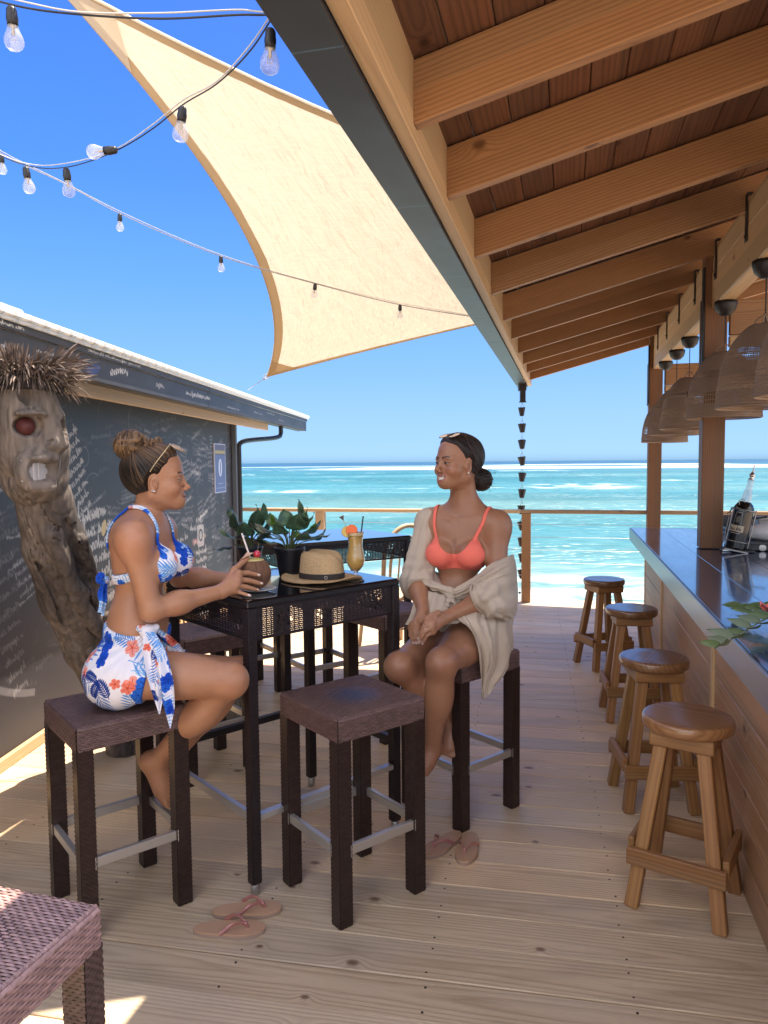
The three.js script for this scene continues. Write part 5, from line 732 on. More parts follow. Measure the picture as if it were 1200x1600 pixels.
  const tail = (pts, ws, ph) => { const P = [], U = [], I = [], n = 36, m = 10, cv = new THREE.CatmullRomCurve3(pts.map(q => at(...q))); for (let i = 0; i <= n; i++) { const t = i / n, p = cv.getPoint(t), k = t * (ws.length - 1), w = lerp(ws[floor(k)], ws[min(ws.length - 1, floor(k) + 1)], k - floor(k)); for (let j = 0; j <= m; j++) { const s = j / m - .5; P.push(p.x + s * w, p.y + abs(s) * w * .15, p.z + .011 * sin(s * 9 + ph + t * 2) * sst(0, .3, t) * min(1, w / .04)); U.push(p.x + s * w + ph, p.y); if (i < n && j < m) { const a = i * (m + 1) + j; I.push(a, a + m + 1, a + 1, a + 1, a + m + 1, a + m + 2); } } } const g = new THREE.BufferGeometry(); g.setAttribute('position', new THREE.Float32BufferAttribute(P, 3)); g.setAttribute('uv', new THREE.Float32BufferAttribute(U, 2)); g.setIndex(I); g.computeVertexNormals(); return g; };
  part('sarong', put(sg[0]), fm2, who);
  part('sarong_knot', put(surf(field([el(knot, [.024, .028, .022], .01, 0, .5), rc(knot, at(218, 982, 2.51), .018, .012, .014), rc(knot, at(244, 980, 2.515), .016, .012, .014)]), [knot.x - .07, knot.y - .05, knot.z - .05], [knot.x + .07, knot.y + .06, knot.z + .05], .004, { uv: (x, y) => [x, y] })), fm, who);
  part('sarong_tail', put(tail([[231, 990, 2.475], [236, 1020, 2.455], [243, 1060, 2.445], [247, 1090, 2.445], [249, 1116, 2.445]], [.03, .05, .055, .035, .004], 0)), fm, who);
  part('sarong_tail', put(tail([[234, 988, 2.47], [248, 1020, 2.445], [258, 1065, 2.435], [264, 1105, 2.435], [266, 1138, 2.435]], [.03, .055, .062, .045, .003], 2)), fm, who);
  part('sarong_tail', put(tail([[240, 982, 2.52], [256, 996, 2.56], [270, 1008, 2.60], [288, 1022, 2.62]], [.03, .05, .055, .02], 1)), fm, who);
  // sunglasses pushed up on her hair
  const sgl = thing('sunglasses', 'pale gold sunglasses pushed up on the hair of the left woman', 'sunglasses', O.toArray());
  const gold = mat([.62, .45, .26], .3, { metalness: .8 }); const G0 = new THREE.Matrix4().extractRotation(Mh);
  const lens = s => TF(new THREE.CylinderGeometry(.025, .025, .003, 28), 0, 0, 0, 0, 0, -.55).translate(.083, .128, s * .032);
  const rims = [1, -1].map(s => { const g = new THREE.TorusGeometry(.0255, .0022, 8, 32); g.rotateX(PI / 2); g.rotateZ(-.55); return g.translate(.083, .128, s * .032); });
  part('frame', merge([...rims, rod([.088, .133, -.008], [.088, .133, .008], .0018, 6)]).applyMatrix4(G0), gold, sgl);
  for (const s of [1, -1]) part('lens', lens(s).applyMatrix4(G0), phys([.85, .72, .6], .12, { transmission: .35, thickness: 0, clearcoat: 1 }), sgl);
  for (const s of [1, -1]) part('temple', tube([[.068, .140, s * .058], [.05, .112, s * .076], [.02, .07, s * .088], [.004, .044, s * .091]], .0018, 16, 6).applyMatrix4(G0), gold, sgl);
}
// ---------- the woman on the right, smiling, hands clasped on her lap ----------
{
  const base = [.345, 0, -3.36], who = thing('person', 'smiling woman in coral bikini top and beige linen wrap seated with clasped hands', 'person', base);
  const put = g => g.translate(-base[0], -base[1], -base[2]);
  const skin = [.33, .16, .094];
  const O = at(718, 730, 3.30), hy = PI + .58, Mh = new THREE.Matrix4().makeRotationFromEuler(new THREE.Euler(0, hy, .03, 'YXZ')).scale(V(1.06, 1.06, 1.06)).setPosition(O), L = p => V(...p).applyMatrix4(Mh);
  const tf = V(-.30, 0, .954), tr = V(-.954, 0, -.30); // the chest's front and her right
  const neck0 = L([-.014, -.055, 0]), neck1 = at(727, 796, 3.34), shR = at(670, 816, 3.39), shL = at(776, 820, 3.27), elR = at(650, 905, 3.32), wrR = at(661, 955, 3.13), elL = at(776, 926, 3.20), wrL = at(697, 964, 3.06);
  const chest = at(717, 855, 3.33), waist = at(712, 930, 3.33), pel = at(718, 985, 3.37);
  const hipR = at(694, 992, 3.40), hipL = at(742, 992, 3.30), knR = at(624, 1042, 3.06), knL = at(690, 1036, 2.98), anR = at(705, 1124, 3.20), anL = at(675, 1172, 3.06);
  const yt = Math.atan2(tr.x * 0 + .30, .954) * 1; // torso frame: z across, turned with the chest
  const RY = -Math.asin(.30) ; // turn so that local z points forward
  const T = (f, u, r) => tf.clone().multiplyScalar(f).addScaledVector(tr, r).add(V(0, u, 0));
  const elT = (c, r, k) => el(c, [r[2], r[1], r[0]], k, RY);
  const torso = [
    elT(chest, [.094, .145, .136], .04), elT(chest.clone().add(T(-.006, .072, 0)), [.072, .075, .132], .05), rc(shR, shL, .046, .046, .06),
    elT(waist, [.090, .10, .120], .06), elT(pel, [.120, .11, .165], .06), elT(pel.clone().add(T(-.05, -.02, .075)), [.10, .10, .092], .05), elT(pel.clone().add(T(-.05, -.02, -.075)), [.10, .10, .092], .05),
    el(chest.clone().add(T(.080, -.020, .068)), [.062, .058, .060], .022, RY), el(chest.clone().add(T(.080, -.020, -.068)), [.062, .058, .060], .022, RY),
    rc(neck0, neck1, .056, .062, .03), rc(neck1, shR.clone().add(V(0, .016, 0)), .046, .036, .06), rc(neck1, shL.clone().add(V(0, .016, 0)), .046, .036, .06)];
  // collarbones
  for (const s of [[shR, 1], [shL, -1]]) torso.push(rc(chest.clone().add(T(.062, .128, s[1] * .018)), s[0].clone().lerp(neck1, .22).add(T(.036, .024, 0)), .0075, .0065, .018));
  const legs = [rc(hipR, knR, .094, .057, .05), rc(hipL, knL, .096, .058, .05), el(hipL.clone().lerp(knL, .4), [.085, .080, .10], .05, RY),
    el(knR, [.053, .058, .054], .03), el(knL.clone().add(V(0, -.004, .004)), [.053, .060, .053], .03), el(knL.clone().add(T(.038, .006, 0)), [.032, .034, .03], .03), rc(knR, anR, .056, .036, .03), rc(knL, anL, .058, .035, .03), el(knL.clone().lerp(anL, .34).add(T(-.020, 0, -.004)), [.054, .11, .056], .04), el(knR.clone().lerp(anR, .34).add(T(-.02, 0, 0)), [.052, .10, .054], .04)];
  const toeR = at(700, 1182, 3.12), toeL = at(655, 1212, 2.99);
  const foot = (an, toe, sd) => { const d = toe.clone().sub(an), s = V(.92, 0, .25); const heel = an.clone().add(V(.012, .002, -.034)); return [el(heel, [.030, .034, .031], .025), rc(an, an.clone().addScaledVector(d, .5), .034, .030, .025), rc(heel, an.clone().addScaledVector(d, .62).add(V(.008, 0, -.014)), .028, .025, .03), rc(an.clone().addScaledVector(d, .45).addScaledVector(s, .012), an.clone().addScaledVector(d, .76).addScaledVector(s, .012), .026, .024, .02), rc(an.clone().addScaledVector(d, .45).addScaledVector(s, -.012), an.clone().addScaledVector(d, .76).addScaledVector(s, -.012), .026, .024, .02), ...[-2, -1, 0, 1, 2].map(k => rc(an.clone().addScaledVector(d, .74).addScaledVector(s, k * .0125), an.clone().addScaledVector(d, 1.0 - .03 * abs(k + sd)).addScaledVector(s, k * .0140), .0105, .0085 + (k === sd * 2 ? .0025 : 0), .005))]; };
  const feet = [...foot(anR, toeR, -1), ...foot(anL, toeL, 1)];
  const arms = [rc(shR, elR, .050, .042, .035), rc(elR, elR.clone().lerp(wrR, .4), .042, .040, .02), rc(elR.clone().lerp(wrR, .35), wrR, .041, .025, .03), rc(shL, elL, .053, .043, .035), el(shL.clone().add(V(.006, -.022, 0)), [.052, .066, .052], .04), rc(elL, elL.clone().lerp(wrL, .4), .043, .041, .02), rc(elL.clone().lerp(wrL, .35), wrL, .042, .025, .03)];
  const hR = hand([661, 955, 3.13], [[656, 972, 3.065], [650, 973, 3.06], [645, 976, 3.065], [642, 981, 3.075]], [[653, 986, 3.03], [648, 988, 3.028], [644, 990, 3.035], [641, 992, 3.05]], [[656, 995, 3.015], [651, 997, 3.012], [647, 998, 3.02], [644, 999, 3.035]], [[660, 1002, 3.01], [655, 1004, 3.008], [651, 1005, 3.015], [647, 1005, 3.03]], [[664, 968, 3.06], [668, 976, 3.03], [667, 984, 3.015]]);
  const hL = hand([697, 964, 3.06], [[677, 966, 3.0], [674, 973, 2.985], [674, 980, 2.98], [676, 987, 2.985]], [[666, 972, 2.985], [663, 980, 2.970], [664, 987, 2.968], [667, 993, 2.975]], [[660, 981, 2.985], [658, 989, 2.972], [659, 995, 2.970], [663, 1000, 2.978]], [[656, 989, 2.992], [654, 997, 2.982], [656, 1002, 2.980], [660, 1006, 2.985]], [[684, 958, 3.01], [674, 961, 2.995], [666, 966, 2.995]]);
  const bodyF = field([...torso, ...legs, ...feet, ...arms]), torsoF = field(torso), cutY = L([0, -.092, 0]).y, armF = field([...arms, ...hL.prims]), armFR = field([...arms, ...hR.prims]);
  const bodyCol = (x, y, z) => { const n = 1 + .07 * n3(x * 6 + 3, y * 6, z * 6) + .06 * n3(x * 17, y * 17, z * 17) + .04 * n3(x * 60, y * 60, z * 60); const kn = .25 * exp(-pow(hypot(x - knL.x, y - knL.y) / .05, 2)) + .25 * exp(-pow(hypot(x - knR.x, y - knR.y) / .05, 2)); const q = V(x, y, z).sub(chest), r = q.dot(tr), f = q.dot(tf); const cl = .30 * exp(-pow(r / .007, 2)) * (1 - sst(.035, .065, q.y)) * sst(-.05, -.01, q.y) * sst(.06, .09, f); return [skin[0] * n * (1 - kn * .25 - cl), skin[1] * n * (1 - kn * .5 - cl * 1.2), skin[2] * n * (1 - kn * .5 - cl * 1.2)]; };
  const under = (x, y, z) => { const d = bodyF(x, y, z); let s = .0004 * sst(cutY - .006, cutY + .006, y); const wd = min(hypot(x - wrR.x, y - wrR.y, z - wrR.z), hypot(x - wrL.x, y - wrL.y, z - wrL.z)); s += .0006 * (1 - sst(.02, .045, wd)); return max(d + s, y - (cutY + .03)); };
  const bodyG = surf(under, [-.06, .10, -3.62], [.68, cutY + .05, -2.86], .008, { color: bodyCol, uv: (x, y, z) => [x + z, y] });
  const handG = (h, arm, wr, el_, nails) => { const ax = wr.clone().sub(el_).normalize(); const f = (x, y, z) => max(arm(x, y, z), -((x - wr.x) * ax.x + (y - wr.y) * ax.y + (z - wr.z) * ax.z) - .03); const b = boxOf(h.box, .03); return surf(f, b[0], b[1], .0027, { uv: (x, y, z) => [x + z, y], color: (x, y, z, g) => { const c = bodyCol(x, y, z, g); for (const [t, d] of h.tips) { const ax2 = t.clone().sub(d).normalize(), q = V(x - t.x, y - t.y, z - t.z); if (q.dot(ax2) > -.008 && q.length() < .012 && g[2] * .9 - g[0] * .3 > .6) return [.52, .38, .35]; } return c; } }); };
  const ho = { skin, smile: 1, cheek: .006, lip: [.34, .11, .095], gaze: 0 };
  const nL = neck1.clone().applyMatrix4(Mh.clone().invert()), face = headField(ho), skull = field(face);
  const headF0 = field([...face, rc([-.014, -.055, 0], nL, .056 / 1.06, .062 / 1.06, .03), ...earPrims(1), ...earPrims(-1)]);
  const headG = surf((x, y, z) => max(headF0(x, y, z) + .003 * sst(-.088, -.108, y), -.108 - y), [-.125, -.112, -.10], [.145, .15, .10], .0019, { color: faceColor(ho), ne: .0016, uv: (x, y, z) => [x + z, y] }).applyMatrix4(Mh);
  part('body', put(join([bodyG, handG(hR, armFR, wrR, elR), handG(hL, armF, wrL, elL), headG])), skinMat(), who);
  // sleek dark hair gathered in a low bun
  const bun = [-.112, -.052, -.012], R = rng(53), hg = [hairGeo(skull, { bun, vol: 0, gold: .12, dark: [.012, .009, .010], light: [.07, .045, .035] })];
  const bunF = field([el(bun, [.046, .046, .050], .01), rc([-.07, -.03, 0], bun, .04, .038, .02)]), sw = (x, y, z) => { const a = atan2(y - bun[1], z - bun[2]); return n2(a * 6 + x * 70, x * 40, 3) * .6 + n2(a * 16, x * 120 + z * 60, 5) * .4; };
  hg.push(surf((x, y, z) => bunF(x, y, z) - .0045 * sw(x, y, z), [-.18, -.12, -.09], [-.02, .03, .07], .0028, { color: (x, y, z) => { const s = .6 + .6 * sw(x, y, z); return [.016 * s, .012 * s, .012 * s]; } }));
  const uvn = g => { if (!g.attributes.uv) g.setAttribute('uv', new THREE.BufferAttribute(new Float32Array(g.attributes.position.count * 2), 2)); return g.index ? g.toNonIndexed() : g; };
  const st = []; for (let k = 0; k < 70; k++) { const a0 = R() * 6.3, e = new THREE.Euler((R() - .5) * 2, 0, (R() - .5) * 2), pts = []; for (let i = 0; i < 9; i++) { const a = a0 + i * .3; pts.push(V((R() - .5) * .004, cos(a) * .046, sin(a) * .048).applyEuler(e).add(V(...bun))); } st.push(tint(tube(pts, .0007 + .0013 * R(), 18, 5), () => [.022, .015, .014])); }
  for (let k = 0; k < 16; k++) { const a = R() * 6.3, p0 = V(bun[0] - .03 + (R() - .6) * .03, bun[1] + cos(a) * .044, bun[2] + sin(a) * .046), d = V(-.4, cos(a), sin(a)).multiplyScalar(.006 + .008 * R()), r = .004; const pts = []; for (let i = 0; i < 7; i++) pts.push(p0.clone().addScaledVector(d, i / 5).add(V(cos(i * 1.1) * r, sin(i * 1.1) * r, sin(i) * r))); st.push(tint(tube(pts, .0004, 16, 4), () => [.02, .013, .012])); }
  part('hair', put(merge([...hg.map(uvn), ...st.map(uvn)]).applyMatrix4(Mh)), hairMat, who);
  part('earring', put(TF(new THREE.SphereGeometry(.0042, 10, 8), .016, -.024, -.0790).applyMatrix4(Mh)), mat([.85, .8, .75], .2, { metalness: .4 }), who);
  part('ring', put(TF(new THREE.TorusGeometry(.0092, .0016, 8, 20), 0, 0, 0, .9, 0, .5).translate(...at(665, 984, 2.970).toArray())), mat([.85, .83, .8], .15, { metalness: 1 }), who);
  // coral bikini top
  const coral = clothMat([.86, .19, .145], { bumpScale: .0002 });
  const P = (x, y, z) => { const q = V(x, y, z).sub(chest); return [q.dot(tf), q.y, q.dot(tr)]; };
  const cup = (x, y, z) => { const d = torsoF(x, y, z) - .0042, [f, u, r] = P(x, y, z); const ar = abs(r); const top = u - (ar < .086 ? lerp(-.018, .066, pow(ar / .086, 2.1)) : .066 - 1.5 * (ar - .086)); const bot = (-.086 - .010 * exp(-pow((ar - .07) / .04, 2))) - u; return smax(smax(smax(d, top, .008), bot, .006), (-.03 + (u < -.04 ? -.12 : 0)) - f, .006); };
  const cg = surf(cup, [chest.x - .24, chest.y - .13, chest.z - .2], [chest.x + .24, chest.y + .10, chest.z + .26], .005, { uv: (x, y, z) => [x, y] });
  part('bikini_top', put(cg), coral, who);
  for (const [s, pts] of [[1, [at(671, 842, 3.24), at(673, 826, 3.27), at(680, 806, 3.32), at(686, 798, 3.37), at(692, 800, 3.42)]], [-1, [at(745, 840, 3.20), at(752, 822, 3.22), at(762, 804, 3.28), at(764, 798, 3.34), at(758, 802, 3.40)]]]) part('strap', put(band(torsoF, pts, .016, .0036, .0017)), coral, who);
  // linen wrap: one sleeve on, the other slipped to the elbow, belted at the waist and open over the knees
  const lin = clothMat([.50, .415, .335], { bumpScale: .0009 });
  const restF = field([...torso, ...legs]);
  const sheetF = field(torso.slice(0, 7));
  const slvAx = elR.clone().sub(shR).normalize();
  const slv = field([rc(shR.clone().add(V(0, .002, 0)), elR.clone().lerp(wrR, .10), .060, .072, .04), rc(elR, elR.clone().lerp(wrR, .36), .068, .062, .03)]);
  const edgeR = [[.20, .100], [.12, .135], [.05, .152], [-.03, .150], [-.08, .138], [-.135, .085], [-.19, .034], [-.30, .0]];
  const edgeAt = u => { for (let i = 0; i + 1 < edgeR.length; i++) if (u > edgeR[i + 1][0]) return lerp(edgeR[i + 1][1], edgeR[i][1], clamp((u - edgeR[i + 1][0]) / (edgeR[i][0] - edgeR[i + 1][0]))); return 0; };
  const panel = (x, y, z) => { const d = sheetF(x, y, z) - .013; const [f, u, r] = P(x, y, z); return smax(smax(d, edgeAt(u) - r, .010), u - .20, .02); };
  const cuff = (x, y, z) => { const q = elR.clone().lerp(wrR, .34), ax = wrR.clone().sub(elR).normalize(); return (x - q.x) * ax.x + (y - q.y) * ax.y + (z - q.z) * ax.z; };
  // long folds: down the sleeve, and from the shoulder towards the belt
  const folds = (x, y, z) => { const q = V(x, y, z).sub(shR), al = q.dot(slvAx), ax2 = q.clone().addScaledVector(slvAx, -al), an = atan2(ax2.x, ax2.z); const lowE = exp(-pow((al - .25) / .07, 2)); return .0040 * sin(an * 5 + 2.2 * n2(al * 7, an, 3) + al * 7) * sst(0, .12, al) + .0035 * lowE * sin(al * 95 + an * 2.2 + 2 * n2(an * 2, al * 8)) + .0016 * n2(an * 9, al * 22, 5); };
  const sleeve = (x, y, z) => { const s = smax(slv(x, y, z), cuff(x, y, z), .010), p = panel(x, y, z); const [f, u, r] = P(x, y, z); const pf = .0035 * sin((r - edgeAt(u)) * 150 + 1.5 * n2(u * 9, r * 8)) * sst(.2, .05, u); return smin(s - folds(x, y, z), p - pf, .03); };
  part('linen_sleeve', put(surf(sleeve, [.02, .86, -3.60], [.40, 1.46, -2.98], .0052, { ne: .003, uv: (x, y, z) => [x + z * .5, y] })), lin, who);
  // the back, hips and seat of the wrap
  const skirtF = field([elT(pel, [.132, .13, .176], .06), elT(waist.clone().add(V(0, -.02, 0)), [.096, .09, .126], .06), rc(hipL, hipL.clone().lerp(knL, .25), .112, .100, .04), rc(hipR, hipR.clone().lerp(knR, .3), .108, .096, .04), elT(pel.clone().add(T(-.05, -.02, .06)), [.112, .12, .105], .05), elT(pel.clone().add(T(-.05, -.02, -.07)), [.112, .13, .108], .05)]);
  const skirt = (x, y, z) => { const d = skirtF(x, y, z); const [f, u, r] = P(x, y, z); const hem = f - .10; return smax(smax(smax(d, hem, .012), u + .165, .01), -.395 - u, .01) - .003 * sin(atan2(f, r) * 13 + 2 * n2(u * 9, r * 6)); };
  part('linen_skirt', put(surf(skirt, [.05, .60, -3.66], [.70, 1.10, -3.0], .006, { ne: .0035, uv: (x, y, z) => [x + z * .5, y] })), lin, who);
  const lap = drape([
    [[652, 920, 3.26], [680, 926, 3.205], [706, 932, 3.19], [734, 934, 3.20]],
    [[646, 942, 3.20], [678, 947, 3.15], [706, 950, 3.145], [732, 952, 3.15]],
    [[640, 960, 3.16], [672, 962, 3.11], [704, 962, 3.10], [728, 964, 3.10]],
    [[633, 975, 3.13], [656, 983, 3.10], [690, 977, 3.085], [722, 972, 3.06]]], { body: restF, gap: .011, fold: (u, v) => (.0065 * sin((u * 5.2 + .7 * (v - .1) * (u - .55)) * 5 + 2 * n2(u * 4, v * 3)) * (.25 + .75 * v) + .003 * sin(u * 40 + 5 * v)) * (1 - .6 * v * v) });
  part('linen_lap', put(lap), lin, who);
  const side = drape([
    [[704, 960, 3.11], [728, 956, 3.10], [756, 953, 3.14], [785, 958, 3.20], [801, 962, 3.36]],
    [[719, 969, 3.06], [737, 973, 3.055], [761, 976, 3.10], [788, 985, 3.18], [802, 988, 3.34]],
    [[736, 985, 3.045], [749, 996, 3.055], [769, 1006, 3.10], [790, 1013, 3.18], [802, 1014, 3.33]],
    [[747, 1018, 3.08], [756, 1030, 3.09], [770, 1038, 3.12], [786, 1040, 3.18], [795, 1040, 3.28]],
    [[751, 1054, 3.12], [756, 1062, 3.125], [764, 1065, 3.135], [775, 1062, 3.16], [783, 1058, 3.21]],
    [[752, 1086, 3.13], [754, 1091, 3.13], [757, 1093, 3.13], [762, 1084, 3.14], [768, 1076, 3.16]]], { n: 60, m: 60, body: restF, gap: .010, fold: (u, v) => .010 * sin(u * 17 + 1.6 * n2(u * 3, v * 2.5) + v * 1.5) * sst(.02, .45, v) * (1 - .5 * sst(.75, 1, v)) * (1 - .8 * sst(.75, .95, u)) + .0035 * sin(u * 41 + v * 5 + 3 * n2(u * 5, v * 5)) + .002 * n2(u * 30, v * 16) });
  part('linen_skirt_side', put(side), lin, who);
  // slipped sleeve: a gathered swag up to the elbow and the wide sleeve hanging from it
  const swag = drape([
    [[702, 926, 3.19], [722, 914, 3.175], [744, 899, 3.17], [768, 883, 3.165], [790, 871, 3.20], [802, 866, 3.30], [798, 868, 3.42]],
    [[704, 929, 3.175], [725, 920, 3.15], [748, 907, 3.12], [771, 893, 3.11], [794, 882, 3.16], [806, 880, 3.30], [800, 884, 3.44]],
    [[706, 932, 3.175], [728, 927, 3.15], [750, 917, 3.115], [773, 906, 3.10], [796, 896, 3.15], [808, 896, 3.30], [800, 900, 3.45]],
    [[708, 936, 3.185], [732, 934, 3.17], [752, 928, 3.135], [774, 920, 3.11], [797, 914, 3.15], [808, 914, 3.30], [800, 918, 3.45]]], { n: 70, m: 40, fold: (u, v) => .0065 * sin(v * 21 + u * 3 + 2.4 * n2(u * 3, v * 3)) * (1 - .3 * v) * (1 - sst(.55, .75, u)) + (.0025 * sin(v * 47 - u * 6) + .0015 * n2(u * 24, v * 12)) * (1 - sst(.55, .75, u)) });
  part('linen_swag', put(swag), lin, who);
  const hang = drape([
    [[738, 914, 3.125], [756, 905, 3.115], [778, 896, 3.12], [798, 892, 3.18], [807, 894, 3.32], [799, 898, 3.44]],
    [[736, 926, 3.085], [755, 922, 3.065], [777, 918, 3.075], [800, 916, 3.15], [809, 918, 3.31], [800, 922, 3.44]],
    [[742, 942, 3.085], [759, 943, 3.050], [779, 943, 3.060], [801, 940, 3.14], [809, 940, 3.31], [799, 944, 3.43]],
    [[754, 958, 3.12], [767, 963, 3.075], [784, 965, 3.085], [801, 961, 3.15], [807, 958, 3.31], [797, 960, 3.42]],
    [[766, 964, 3.18], [774, 967, 3.16], [786, 968, 3.16], [797, 966, 3.20], [802, 963, 3.31], [794, 964, 3.40]]], { n: 60, m: 46, fold: (u, v) => .0075 * sin((v * 1.1 + u * .8) * 14 + 2.5 * n2(u * 3, v * 3)) * sst(0, .2, v) * sst(0, .15, u) * (1 - sst(.6, .8, u)) + (.003 * sin(u * 30 - v * 12 + 2 * n2(u * 6, v * 6)) + .0015 * n2(u * 24, v * 20)) * (1 - sst(.6, .8, u)) });
  part('linen_cuff', put(hang), lin, who);
  const roll = (pts, r) => tube(pts.map(q => at(...q)), r, 24, 8);
  part('sleeve_hem', put(roll([[738, 912, 3.13], [735, 922, 3.088], [738, 934, 3.078], [746, 950, 3.098], [757, 960, 3.13], [766, 964, 3.175]], .0055)), lin, who);
  const bw = (x, y, z) => .0028 * sin((y + .25 * x) * 330 + 2 * n2(x * 12, y * 20));
  const beltF = field([rc(at(652, 905, 3.27), at(678, 915, 3.215), .017, .016, .02), rc(at(678, 915, 3.215), at(704, 925, 3.185), .016, .015, .02), rc(at(704, 925, 3.185), at(734, 932, 3.19), .015, .013, .02), el(at(703, 926, 3.180), [.017, .015, .014], .012), rc(at(702, 931, 3.172), at(698, 953, 3.135), .011, .009, .012), rc(at(706, 931, 3.172), at(712, 949, 3.140), .010, .008, .012)]);
  part('linen_belt', put(surf((x, y, z) => beltF(x, y, z) - bw(x, y, z), [.08, .90, -3.34], [.46, 1.12, -3.05], .004, { uv: (x, y) => [x, y] })), lin, who);
  // rose tinted glasses resting on her hair
  const sgl = thing('sunglasses', 'rose tinted sunglasses resting on the dark hair of the right woman', 'sunglasses', O.toArray());
  const wire = mat([.10, .07, .07], .3, { metalness: .8 }), G0 = new THREE.Matrix4().extractRotation(Mh), tiltZ = -.42;
  const rims = [1, -1].map(s => { const g = new THREE.TorusGeometry(.025, .0016, 8, 32); g.rotateX(PI / 2); g.scale(1, 1, 1.12); g.rotateZ(tiltZ); return g.translate(.060, .138, s * .034); });
  part('frame', merge([...rims, rod([.068, .142, -.008], [.068, .142, .008], .0015, 6)]).applyMatrix4(G0), wire, sgl);
  for (const s of [1, -1]) { const g = TF(new THREE.CylinderGeometry(.0245, .0245, .002, 28), 0, 0, 0); g.scale(1, 1, 1.12); g.rotateZ(tiltZ); part('lens', g.translate(.060, .138, s * .034).applyMatrix4(G0), phys([.85, .62, .60], .1, { transmission: .5, thickness: 0, clearcoat: 1 }), sgl); part('temple', tube([[.040, .146, s * .060], [.034, .140, s * .074], [.02, .09, s * .092], [-.004, .05, s * .094]], .0014, 16, 6).applyMatrix4(G0), wire, sgl); }
}
// ---------- on the table ----------
const TT = 1.1055; // height of the glass
const onT = (x, y, h = TT) => { const d = at(x, y, 1).sub(EYE); return EYE.clone().addScaledVector(d, (h - EYE.y) / d.y); };
{ // saucer and coconut
  const p = at(397, 893, 2.83), z = p.z, x = p.x;
  const pl = thing('saucer', 'white saucer under the coconut on the black table', 'saucer', [x + .01, TT + .0008, z]);
  part('dish', lathe([[.0001, .003], [.035, .003], [.038, .0], [.042, .001], [.060, .007], [.074, .0125], [.075, .014], [.073, .0145], [.058, .0095], [.040, .0055], [.0001, .0052]], 48), phys([.78, .77, .75], .2, { clearcoat: .8, clearcoatRoughness: .08 }), pl);
  const co = thing('coconut_drink', 'coconut cup with straw, cherry and paper parasol held by the left woman', 'drink', [x, TT + .0062, z]);
  const husk = tex(512, 256, (a, b, o) => { const f = n2(a * 180, b * 6, 3) * .5 + n2(a * 420, b * 14, 5) * .5, v = .75 + .5 * f + .2 * n2(a * 9, b * 4, 7); o[0] = .21 * v; o[1] = .10 * v; o[2] = .055 * v; return o; }, true);
  const huskB = tex(512, 256, (a, b, o) => { o[0] = o[1] = o[2] = .5 + .3 * n2(a * 180, b * 6, 3) + .25 * n2(a * 420, b * 14, 5); return o; });
  const R0 = .0655, cut_ = .112; const pr = []; for (let i = 0; i <= 18; i++) { const t = -PI / 2 + i / 18 * (PI / 2 + .95); const y = .064 + .064 * sin(t) * (sin(t) < 0 ? 1 : 1.0), r = max(.0001, R0 * cos(t)); pr.push([i === 0 ? .0001 : r, y]); }
  const yT = pr[pr.length - 1][1], rT = pr[pr.length - 1][0];
  const sh = lathe(pr, 64); part('shell', sh, mat(0xffffff, .75, { map: husk, bumpMap: huskB, bumpScale: .0022 }), co);
  part('rim', lathe([[rT - .0005, yT - .001], [rT + .0015, yT + .0005], [rT - .0015, yT + .003], [rT - .006, yT + .002], [rT - .007, yT - .004]], 48), mat([.62, .50, .24], .6), co);
  const R = rng(5); const ice = new THREE.SphereGeometry(rT - .006, 28, 12, 0, 2 * PI, 0, PI / 2); { const q = ice.attributes.position; for (let i = 0; i < q.count; i++) { const n = .003 * n2(q.getX(i) * 120, q.getZ(i) * 120, 3); q.setY(i, q.getY(i) * .36 + yT - .001 + n); } ice.computeVertexNormals(); }
  part('slush', ice, phys([.50, .47, .15], .5, { clearcoat: .4 }), co);
  part('straw', rod([-.012, yT, -.004], [-.046, yT + .095, -.02], .0036, 10), mat([.80, .72, .66], .5), co);
  part('straw', rod([-.046, yT + .0945, -.02], [-.0485, yT + .102, -.0215], .0036, 10), mat([.80, .72, .66], .5), co);
  const ch = part('cherry', TF(new THREE.SphereGeometry(.0145, 20, 14), .014, yT + .024, .008), phys([.52, .012, .05], .18, { clearcoat: 1 }), co); part('stem', tube([[.016, yT + .036, .008], [.019, yT + .05, .006], [.021, yT + .066, .004]], .0007, 8, 5), mat([.3, .28, .15], .6), ch);
  const um = part('paper_parasol', (() => { const g = new THREE.ConeGeometry(.026, .013, 16, 1, true).toNonIndexed(); g.computeVertexNormals(); g.rotateZ(.45); return g.translate(-.021, yT + .026, .022); })(), phys([.80, .52, .36], .9, { transmission: .3, thickness: 0, side: THREE.DoubleSide }), co); part('stick', rod([-.0235, yT + .032, .022], [-.012, yT - .002, .016], .0011, 6), mat([.6, .45, .28], .7), um);
}
